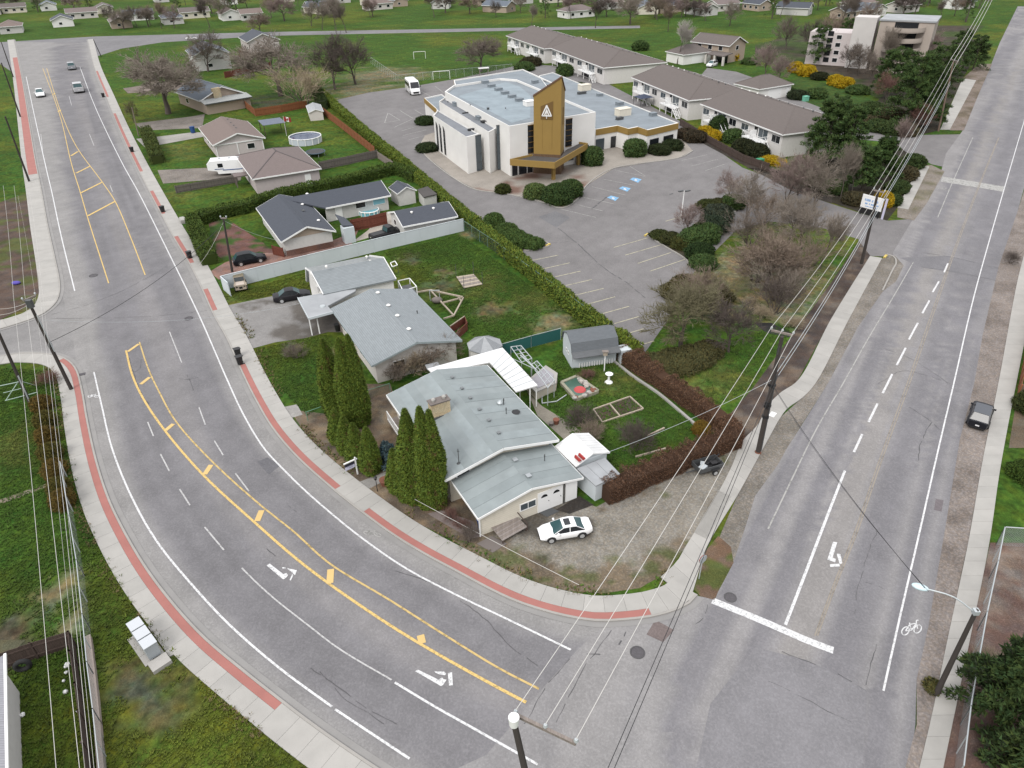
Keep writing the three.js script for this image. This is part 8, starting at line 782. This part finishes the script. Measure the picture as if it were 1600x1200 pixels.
{ const g = thing('lean_roof', 'grey sheet roof lying between the bare bushes and patio cover', 'sheet roof', at(673, 572)); part(g, 'sheet', slab(pts([[664, 570], [684, 565], [688, 572], [668, 578]], 1.5).map((p) => p.sub(g.position)).reverse(), 0.08), M.roofG); part(g, 'support', bx(0.1, 1.4, 0.1), M.woodG); }
single('guard_rail', 'galvanised drainage grate by the sidewalk at the side street corner', 'grate', mg([bx(0.9, 0.08, 0.5)]), M.iron, at(126, 586), 0.4); single('paint_sack', 'small blue bag on the brown yard below the wires', 'bag', mg([new THREE.DodecahedronGeometry(0.5, 1).scale(1.2, 0.5, 0.8)]), mat(lc(0.08, 0.06, 0.3)), at(26, 444).setY(0.2)); single('utility_cover', 'pale utility cover set in the sidewalk by the power pole', 'cover', bx(0.8, 0.02, 0.5, 0, 0.112), M.trim, at(1207, 649), 0.9); single('truck_tyre', 'black tyre against the brown board fence', 'tyre', new THREE.TorusGeometry(0.38, 0.16, 8, 18), M.rubber, at(40, 1047).setY(0.5), 0.4);
{ const q = rng(66); for (const [u, v] of [[70, 480], [1188, 480], [83, 1060]].slice(0, 0)) void q; const L = [['white stone', 103, 1043], ['white stone', 104, 1052], ['white stone', 36, 1118], ['white stone', 100, 1065], ['white stone', 103, 1082], ['white stone', 122, 1112], ['white stone', 106, 1040]]; L.forEach(([n, u, v], i) => { const d = new THREE.DodecahedronGeometry(0.1 + 0.1 * q(), 0); single('white_stone', 'small white stone on the lawn beside the brown board fence', 'stone', mg([d]), M.trim, at(u, v).setY(0.08), q() * 3, 'white stones on the fenced dog lawn'); }); }
// ------------------------------------------------------------------ fences and walls
function boardFence(name, label, line, h, m, o = {}) { const P = smooth(pts(line), 0.5).length ? pts(line) : 0; const root = thing(name, label, 'fence', P[0].clone()); const bw = o.bw || 0.3; let cnt = 0; const ms = [m, o.m2 || m]; const rest = []; for (let s = 0; s < P.length - 1; s++) { const a = P[s], b = P[s + 1], L = a.distanceTo(b), n = Math.max(1, Math.round(L / bw)), d = V().subVectors(b, a).normalize(), ry = Math.atan2(-d.z, d.x); for (let i = 0; i < n; i++) { const p = a.clone().addScaledVector(d, (i + 0.5) * L / n).sub(P[0]); const g = bx(L / n - 0.012, h * (0.98 + 0.03 * h2(i, s, 7)), 0.03, p.x, 0.03, p.z, ry); if (cnt++ < 290) part(root, 'board', g, ms[i % 2]); else rest.push(g); } const k = Math.max(1, Math.round(L / 2.4)); for (let i = 0; i <= k; i++) { const p = a.clone().addScaledVector(d, i * L / k).sub(P[0]); part(root, 'post', bx(0.12, h + 0.08, 0.14, p.x, 0, p.z, ry), m); } part(root, 'rail', mg([0.25, 0.8].map((t) => bar(a.clone().sub(P[0]).setY(h * t).addScaledVector(V(-d.z, 0, d.x), 0.04), b.clone().sub(P[0]).setY(h * t).addScaledVector(V(-d.z, 0, d.x), 0.04), 0.05, 0.1))), m); } if (rest.length) part(root, 'board', mg(rest), m).userData = { kind: 'stuff' }; return root; }
boardFence('board_fence', 'orange brown cedar board fence across the upper garden', [[383, 168], [400, 182], [440, 176], [480, 168]], 1.8, M.fenceO); boardFence('board_fence', 'orange brown cedar board fence along the church hedge', [[506, 180], [535, 202], [560, 222], [586, 243]], 1.8, M.fenceO); boardFence('board_fence', 'weathered grey board fence between pool garden and narrow lawn', [[500, 266], [545, 257], [590, 247]], 1.6, M.fenceG); boardFence('board_fence', 'short pale fence run at the end of the narrow lawn', [[591, 248], [618, 266]], 1.4, M.woodG); boardFence('board_fence', 'low weathered board fence beside the camper driveway', [[276, 302], [320, 294], [372, 285]], 1.3, M.fenceG); boardFence('board_fence', 'red brown board fence closing the flagstone court', [[550, 362], [580, 356], [605, 350]], 1.9, M.fenceR); boardFence('board_fence', 'dark brown board fence along the dog lawn toward the chain link', [[8, 1046], [60, 1028], [119, 1010], [122, 1040], [130, 1090], [136, 1133], [150, 1235]], 1.5, M.fenceD, { bw: 0.22 }); boardFence('board_fence', 'red brown fence behind the slate roofed house', [[352, 122], [400, 112], [425, 106]], 1.8, M.fenceR); boardFence('board_fence', 'orange board fence at the frame edge beyond the far sidewalk', [[1588, 622], [1600, 560], [1625, 440]], 1.5, M.fenceO); boardFence('board_fence', 'dark board fence below the townhouses along the lot', [[1062, 196], [1110, 226], [1160, 254], [1200, 268]], 1.5, M.fenceD); boardFence('board_fence', 'reddish timber fence panel by the dark roofed house porch', [[428, 398], [444, 402]], 1.4, M.fenceR);
{ // long white wall of panels
  const P = pts([[361, 463], [350, 453], [480, 420], [610, 388], [725, 361]]); const root = thing('white_wall_fence', 'long white panel wall fence between the dark roofed house and lawn', 'fence', P[0].clone()); const h = 1.9; for (let s = 0; s < P.length - 1; s++) { const a = P[s], b = P[s + 1], L = a.distanceTo(b), d = V().subVectors(b, a).normalize(), ry = Math.atan2(-d.z, d.x), n = Math.max(1, Math.round(L / 2.4)); for (let i = 0; i < n; i++) { const p = a.clone().addScaledVector(d, (i + 0.5) * L / n).sub(P[0]); part(root, 'panel', bx(L / n - 0.03, h, 0.06, p.x, 0.02, p.z, ry), M.fenceW); const q = a.clone().addScaledVector(d, i * L / n).sub(P[0]); part(root, 'post', bx(0.1, h + 0.05, 0.1, q.x, 0, q.z, ry), M.fenceW); } part(root, 'cap', bar(a.clone().sub(P[0]).setY(h + 0.05), b.clone().sub(P[0]).setY(h + 0.05), 0.12, 0.06), M.fenceW); } }
function chainFence(label, line, h, o = {}) { const P = pts(line); const root = thing('chain_link_fence', label, 'fence', P[0].clone()); const pm = o.pm || M.galv; for (let s = 0; s < P.length - 1; s++) { const a = P[s].clone().sub(P[0]), b = P[s + 1].clone().sub(P[0]), L = a.distanceTo(b), d = V().subVectors(b, a).normalize(), n = Math.max(1, Math.round(L / 2.6)); for (let i = 0; i <= n; i++) { const p = a.clone().addScaledVector(d, i * L / n); part(root, 'post', cyl(0.035, 0.035, h + 0.05, 6, p.x, 0, p.z), pm); } part(root, 'top_rail', rod(a.clone().setY(h), b.clone().setY(h), o.rr || 0.03, o.rr || 0.03, 5), pm); const W = [], sp = o.sp || 0.16; const k = Math.floor((L + h) / sp); for (let i = 0; i < k; i++) for (const sg of [1, -1]) { let x0 = i * sp - (sg > 0 ? h : 0), x1 = x0 + sg * h; if (sg < 0) { x0 = i * sp; x1 = x0 - h; } let y0 = 0.03, y1 = h; if (x0 < 0) { y0 += (0 - x0) * Math.abs(1); x0 = 0; } if (x1 > L) { y1 -= x1 - L; x1 = L; } if (x0 > L) { y0 += x0 - L; x0 = L; } if (x1 < 0) { y1 -= -x1; x1 = 0; } if (y1 - y0 < 0.05) continue; const A = a.clone().addScaledVector(d, x0).setY(y0), B = a.clone().addScaledVector(d, x1).setY(y1); const w = o.ww || 0.006; W.push([V(A.x - d.x * w, A.y, A.z - d.z * w), V(A.x + d.x * w, A.y, A.z + d.z * w), V(B.x + d.x * w, B.y, B.z + d.z * w), V(B.x - d.x * w, B.y, B.z - d.z * w)]); } part(root, 'wire_mesh', faces(W), o.wm || pm).userData = { kind: 'stuff' }; if (o.slats) { const q = a.clone().add(b).multiplyScalar(0.5); part(root, 'screen', bx(L, h - 0.12, 0.02, q.x, 0.06, q.z, Math.atan2(-d.z, d.x)), o.slats); } } return root; }
chainFence('green chain link fence along the lawn below the cedar hedge', [[726, 362], [775, 395], [830, 437], [880, 474], [921, 505]], 1.7, { pm: mat(lc(0.12, 0.2, 0.17)), wm: mat(lc(0.06, 0.09, 0.075)), sp: 0.2, ww: 0.012 });
chainFence('teal screened chain link fence between the two back lawns', [[785, 556], [830, 543], [876, 531]], 1.5, { slats: M.teal }); chainFence('low green chain link fence beside the front lawn', [[481, 657], [520, 643], [560, 628], [610, 612]], 1.0, { pm: mat(lc(0.12, 0.25, 0.17)), wm: mat(lc(0.03, 0.1, 0.04)), ww: 0.01 });
chainFence('long galvanised chain link fence beside the outer bend lawn', [[105, 745], [120, 830], [132, 900], [142, 985], [150, 1060], [160, 1133], [172, 1235]], 1.7, { rr: 0.035, sp: 0.12, ww: 0.009 }); chainFence('galvanised chain link fence along the far sidewalk at the bottom corner', [[1615, 856], [1556, 852], [1545, 905], [1527, 985], [1513, 1060], [1500, 1133], [1488, 1225]], 1.9, { rr: 0.045, sp: 0.12, ww: 0.011 }); chainFence('tall thin chain link fence at the near side of the playing field', [[580, 100], [622, 130], [700, 122], [800, 112]], 2.2, { sp: 0.4 });
{ const g = thing('retaining_wall', 'narrow pale concrete wall beside the chain link fence of the dog lawn', 'wall', at(140, 1070)); const P = smooth(pts([[136, 1002], [143, 1060], [150, 1133], [158, 1235]]), 1); part(g, 'wall', raised(P.map((p) => p.clone().sub(g.position)), offset(P, -0.35).map((p) => p.sub(g.position)), 0, 0.5), mat(lc(0.3, 0.25, 0.22), 'concrete')); }
{ const A = at(968, 561), g = thing('garden_kerb', 'pale low concrete edging along the inside of the brown hedge', 'edging', A); const P = smooth(pts([[955, 560], [990, 588], [1030, 615], [1060, 640], [1088, 664]]), 1).map((p) => p.sub(A)); part(g, 'edging', raised(P, offset(P, 0.25), 0, 0.2), M.concrete2); }
{ const g = thing('swing_set', 'pale green metal pipe frame on the lawn beside the second pole', 'frame', at(25, 612)); const p = (u, v, h) => at(u, v, h).sub(g.position); part(g, 'pipe', mg([rod(p(-10, 605, 1.5), p(33, 596, 1.5), 0.05), rod(p(8, 626, 0.3), p(58, 613, 0.3), 0.045), rod(p(30, 594, 1.6), p(9, 626, 0.1), 0.045), rod(p(33, 596, 1.5), p(55, 602, 0.2), 0.045), rod(p(5, 614, 1), p(33, 607, 1), 0.04)]), mat(lc(0.3, 0.38, 0.33))); }
// ------------------------------------------------------------------ poles and overhead wires
function pole(label, b, top, o = {}) { const B = at(...b); const g = thing('utility_pole', label, 'utility pole', B); const h = o.h || heightAt(b[0], b[1], top[1]); const T = at(top[0], top[1], h).sub(B); part(g, 'pole', rod(V(0, 0, 0), T, o.r || 0.19, (o.r || 0.19) * 0.68, 10), o.m || M.pole); g.userData.top = null; delete g.userData.top; return { g, B, T, h, tip: T.clone().add(B) }; }
function crossarm(P, drop, ends, ins = 3) { const [a, b] = ends.map((q) => at(q[0], q[1], P.h - drop).sub(P.B)); part(P.g, 'crossarm', bar(a, b, 0.14, 0.16), M.woodG); for (let i = 0; i < ins; i++) { const p = a.clone().lerp(b, i / (ins - 1)); part(P.g, 'insulator', mg([cyl(0.05, 0.05, 0.16, 8, p.x, p.y + 0.08, p.z), cyl(0.11, 0.07, 0.12, 8, p.x, p.y + 0.22, p.z)]), M.galv); } return [a, b].map((q) => q.add(P.B)); }
const P1 = pole('tall dark utility pole standing at the sidewalk bend above the trailer', [1184, 708], [1222, 526], { r: 0.22 }); const A1 = crossarm(P1, 0.3, [[1205, 516], [1239, 524]], 3); part(P1.g, 'transformer_bracket', mg([bx(0.25, 0.8, 0.25, P1.T.x * 0.95, P1.h - 1.6, P1.T.z * 0.95), bx(0.5, 0.1, 0.1, P1.T.x * 0.9 + 0.3, P1.h - 2, P1.T.z * 0.9)]), M.dsteel); part(P1.g, 'cable_clamp', mg([0.42, 0.45, 0.6, 0.33].map((t) => bx(0.5, 0.25, 0.4, P1.T.x * t, P1.h * t, P1.T.z * t, t * 9))), M.black); part(P1.g, 'conduit', rod(P1.T.clone().multiplyScalar(0.02).add(V(0.2, 0.1, 0.1)), P1.T.clone().multiplyScalar(0.7).add(V(0.18, 0, 0.1)), 0.05), M.dsteel); part(P1.g, 'collar', cyl(0.3, 0.27, 0.2, 10), M.terra);
const P2 = pole('utility pole at the lot entrance beside the white sign', [1346, 412], [1372, 300], { r: 0.22 }); const A2 = crossarm(P2, 0.25, [[1365, 297], [1382, 301]], 3); const P3 = pole('pale utility pole by the pines beyond the upper junction', [1466, 205], [1490, 96], { r: 0.2, m: mat(lc(0.16, 0.11, 0.085), 'wood') }); const A3 = crossarm(P3, 0.25, [[1486, 93], [1497, 96]], 3);
const P0 = pole('utility pole with a white cap at the bottom edge of the street corner', [870, 1420], [803, 1128], { h: 11.6, r: 0.2 }); part(P0.g, 'white_cap', mg([cyl(0.2, 0.24, 0.55, 14, P0.T.x, P0.h - 0.2, P0.T.z)]), M.trim); const A0 = crossarm(P0, 0.2, [[806, 1117], [900, 1162]], 3);
const P4 = pole('tall black utility pole at the side street corner by the outer sidewalk', [112, 609], [44, 470], { r: 0.2 }); crossarm(P4, 0.4, [[36, 470], [56, 462]], 2); part(P4.g, 'hardware', mg([bx(0.5, 0.8, 0.4, P4.T.x * 0.93, P4.h * 0.93, P4.T.z * 0.93), bx(0.2, 0.4, 0.4, P4.T.x * 0.5, P4.h * 0.5, P4.T.z * 0.5)]), M.dsteel); part(P4.g, 'conduit', rod(P4.T.clone().multiplyScalar(0.45).add(V(0.2, 0, 0.05)), P4.T.clone().multiplyScalar(0.85).add(V(0.2, 0, 0.05)), 0.06), M.galv);
const P5 = pole('black pole with galvanised sleeve standing on the lawn at the frame edge', [46, 628], [-20, 480], { h: 10.5, r: 0.18 }); part(P5.g, 'sleeve', rod(P5.T.clone().multiplyScalar(0.0).add(V(0.1, 0, 0.1)), P5.T.clone().multiplyScalar(0.3).add(V(0.1, 0, 0.1)), 0.07), M.galv);
const P6 = pole('dark utility pole beside the black hatch car', [363, 425], [349, 342], { r: 0.17 }); crossarm(P6, 0.2, [[345, 341], [354, 341]], 2);
pole('dark utility pole at the upper end of the outer pavement', [32, 183], [2, 98], { r: 0.2 }); pole('dark leaning utility pole below the white car on the curved road', [46, 284], [8, 182], { r: 0.2 }); pole('dark utility pole at the top by the cross street', [21, 121], [2, 66], { r: 0.18 }); pole('thin dark utility pole at the upper field corner', [158, 88], [146, 62], { h: 8, r: 0.15 }); pole('wooden pole at the gravel driveway mouth', [217, 213], [206, 168], { r: 0.15, m: M.timber });
{ const P = pole('leaning dark lamp pole on the strip at the bottom corner', [1462, 1086], [1526, 953], { r: 0.17 }); const L = at(1447, 920, P.h + 0.4).sub(P.B), a = P.T.clone().multiplyScalar(0.97); const c = smooth([a, a.clone().lerp(L, 0.5).add(V(0, 0.35, 0)), L], 0.5).map((p) => p); const S = []; for (let i = 0; i < c.length - 1; i++) S.push(rod(c[i], c[i + 1], 0.045)); part(P.g, 'lamp_arm', mg(S), M.galv); const d = V().subVectors(L, a).setY(0).normalize(); const ry = Math.atan2(-d.z, d.x); const hd = new THREE.SphereGeometry(0.3, 12, 8); hd.scale(1.5, 0.5, 0.8); hd.rotateY(ry); hd.translate(L.x + d.x * 0.3, L.y, L.z + d.z * 0.3); part(P.g, 'lamp_head', hd, mat(lc(0.5, 0.62, 0.66), null, { r: 0.4 })); part(P.g, 'bracket', bx(0.3, 0.3, 0.3, P.T.x * 0.98, P.h - 0.3, P.T.z * 0.98), M.galv); }
function wire(label, a, b, sag, r = 0.022, m = M.wireL, group) { const n = 24, C = []; for (let i = 0; i <= n; i++) { const t = i / n, p = a.clone().lerp(b, t); p.y -= sag * 4 * t * (1 - t); C.push(p); } const o = a.clone(); const g = new THREE.TubeGeometry(new THREE.CatmullRomCurve3(C.map((p) => p.sub(o))), n, r, 5); return single('overhead_wire', label, 'power line', g, m, o, 0, group); }
const off = (p, x = 0, y = 0, z = 0) => p.clone().add(V(x, y, z)); const ins = 0.35;
const arm = (A, t) => off(A[0].clone().lerp(A[1], t), 0, ins, 0); const behind = (A, B, t, k = 1) => arm(A, t).add(V().subVectors(arm(A, t), arm(B, t)).multiplyScalar(k));
[[0, 'leading'], [0.5, 'middle'], [1, 'roadside']].forEach(([t, nm]) => { wire(nm + ' pale power line from the pole by the trailer down to the white capped pole', arm(A0, t), arm(A1, t), 0.35, 0.019); wire(nm + ' pale power line between the trailer pole and the sign pole', arm(A1, t), arm(A2, t), 0.7, 0.021); wire(nm + ' pale power line between the sign pole and the upper junction pole', arm(A2, t), arm(A3, t), 0.7, 0.024); wire(nm + ' pale power line running on beyond the upper junction pole', arm(A3, t), off(arm(A3, t).add(V().subVectors(arm(A3, t), arm(A2, t)))), 0.8, 0.045); });
const mid = (P, k) => P.T.clone().multiplyScalar(k).add(P.B); for (const [k, dx, nm] of [[0.72, 0.2, 'upper'], [0.69, 0.35, 'lower']]) { wire(nm + ' dark cable from the trailer pole over the street corner', off(mid(P1, k), dx), off(mid(P0, 0.62 + (k - 0.7)), dx + 1.6, 0, 2), 0.5, 0.02, M.wireD); wire(nm + ' grey cable between the trailer pole and the sign pole', off(mid(P1, k), dx), off(mid(P2, k), dx), 0.9, 0.03, M.galv); wire(nm + ' grey cable between the sign pole and the upper junction pole', off(mid(P2, k), dx), off(mid(P3, k), dx), 0.9, 0.035, M.galv); }
wire('service wire from the trailer pole across the back lawn to the garage', mid(P1, 0.66), at(905, 722, 3.2), 0.5, 0.016, M.galv); wire('dark cable crossing the straight road from the trailer pole to the lamp head', mid(P1, 0.62), at(1445, 919, 9), 0.5, 0.018, M.wireD); wire('second dark cable crossing the straight road beside the first', off(mid(P1, 0.6), 0.1), off(at(1449, 921, 9), 0.15, -0.2), 0.6, 0.012, M.wireD);
wire('pale stay cable along the dry bed below the garage', at(648, 780, 1.1), at(905, 914, 0.35), 0.1, 0.02, M.wireL);
// the wires above the outer lawn
[['first', [5, 290], [21, 463], [45, 640], [62, 840], [95, 1290], 0.014], ['second', [22, 290], [38, 455], [65, 640], [90, 840], [134, 1290], 0.014], ['fourth', [41, 300], [61, 453], [82, 640], [110, 840], [150, 1290], 0.012], ['fifth', [46, 300], [66, 455], [87, 600], [122, 840], [156, 1290], 0.008], ['third', [28, 305], [54, 455], [74, 640], [100, 840], [141, 1290], 0.007]].forEach(([nm, a, b, c, d, e, r]) => { const H = 9.6; const A = at(...a, H), B = at(...b, H), C = at(...d, nm === 'fifth' ? 7 : H - 0.8), E = at(...e, H - 0.4); wire(nm + ' pale overhead wire of the lawn span running toward the bottom edge', B, E, 0.35, r); wire(nm + ' pale overhead wire of the upper span above the brown yard', A, B, 0.3, r); });
for (const [i, v0, v1] of [[0, 492, 470], [1, 480, 466], [2, 500, 476]]) wire(['lowest', 'upper', 'middle'][i] + ' pale guy wire from the side street pole to the frame edge', at(-30, v0, 8.4), at(52 + i * 2, v1, 9.2), 0.6, 0.018);
wire('dark cable across the curved road between side street pole and black hatch pole', mid(P4, 0.55), mid(P6, 0.92), 1.2, 0.028, M.wireD); wire('thin service wire from the pole by the black hatch to the dark hedge side', mid(P6, 0.96), at(310, 415, 2.2), 0.4, 0.016, M.wireL); wire('thin grey service wire from the pole by the black hatch toward the dark roof', mid(P6, 0.97), at(442, 377, 3), 0.4, 0.014, M.galv); wire('grey service wire from the side street pole to the shingled house', mid(P4, 0.8), at(486, 470, 3.4), 1.2, 0.012, M.galv);

// ------------------------------------------------------------------ short grass blades on the lawns
{ const blade = new THREE.BufferGeometry(); const P = []; for (let k = 0; k < 4; k++) { const a = k * 1.57, c = Math.cos(a), s = Math.sin(a); P.push(-0.018 * c, 0, -0.018 * s, 0.018 * c, 0, 0.018 * s, 0.04 * s, 0.07 + 0.015 * k, -0.04 * c); } blade.setAttribute('position', new THREE.Float32BufferAttribute(P, 3)); blade.computeVertexNormals();
  const areas = [[[0, 575], [80, 580], [92, 640], [107, 702], [120, 752], [132, 800], [155, 855], [194, 917], [236, 975], [294, 1041], [388, 1130], [480, 1200], [0, 1200]], [[600, 395], [720, 366], [860, 470], [920, 512], [870, 530], [790, 548], [730, 520]], [[400, 545], [510, 522], [560, 600], [480, 650], [415, 582]], [[880, 540], [950, 560], [1080, 660], [1080, 710], [960, 760], [900, 690], [840, 610]], [[1120, 540], [1250, 500], [1175, 606], [1110, 640], [1030, 590]], [[350, 463], [480, 425], [510, 455], [420, 462], [360, 474]]];
  const q = rng(321), mtx = new THREE.Matrix4(), list = [], e = new THREE.Euler(), Q = new THREE.Quaternion(); for (const A of areas) { const W = pts(A), c = W.map((p) => V2(p.x, p.z)); const tr = THREE.ShapeUtils.triangulateShape(c, []); for (const t of tr) { const [a, b, d] = t.map((i) => c[i]); const ar = Math.abs((b.x - a.x) * (d.y - a.y) - (b.y - a.y) * (d.x - a.x)) / 2; const n = Math.round(ar * 60); for (let i = 0; i < n; i++) { let u = q(), v = q(); if (u + v > 1) { u = 1 - u; v = 1 - v; } const x = a.x + (b.x - a.x) * u + (d.x - a.x) * v, z = a.y + (b.y - a.y) * u + (d.y - a.y) * v; const g = grassCol(x, z); if (g[1] < g[0] * 1.25) continue; list.push([x, z, g]); } } }
  for (const [P, d, k] of [[RK, -2.28, 14], [LK, 2.2, 16], [RK, -2.6, 10], [LK, 2.4, 12]]) { const O = offset(P, d); O.forEach((p, i) => { if (proj(p)[1] < 440 || vn(p.x * 0.4, p.z * 0.4, 55) < 0.42) return; for (let j = 0; j < k; j++) { const g = grassCol(p.x, p.z), b = q() < 0.6; list.push([p.x + (q() - 0.5) * 0.9, p.z + (q() - 0.5) * 0.9, b ? [0.11, 0.09, 0.045] : g, 0.8 + 0.9 * q()]); } }); }
  const im = new THREE.InstancedMesh(blade, new THREE.MeshStandardMaterial({ color: 0xffffff, roughness: 1, side: THREE.DoubleSide }), list.length); const C = new THREE.Color(); list.forEach(([x, z, g, big], i) => { const s = (0.7 + 0.9 * q()) * (big || (q() < 0.03 ? 2 : 1)); Q.setFromEuler(e.set(0, q() * 6, 0)); mtx.compose(V(x, 0.005, z), Q, V(s * 1.6, s, s * 1.6)); im.setMatrixAt(i, mtx); const k = 0.75 + 0.7 * q(); im.setColorAt(i, C.setRGB(g[0] * k * 1.15, g[1] * k * 1.1, g[2] * k)); }); im.name = 'grass'; im.castShadow = im.receiveShadow = true; tag(im, 'short rough grass growing on the lawns', null, null, 'stuff'); scene.add(im); console.log('grass', list.length); }
{ let nT = 0, nU = 0; const sg = new Set(); scene.traverse((m) => { if (m.isMesh && !m.isInstancedMesh) { const k = (m.geometry.index ? m.geometry.index.count : m.geometry.attributes.position.count) / 3; nT += k; if (!sg.has(m.geometry)) { sg.add(m.geometry); nU += k; } } }); console.log('triangles', Math.round(nT), 'unique', Math.round(nU), 'top', scene.children.length); }
renderer.render(scene, camera);
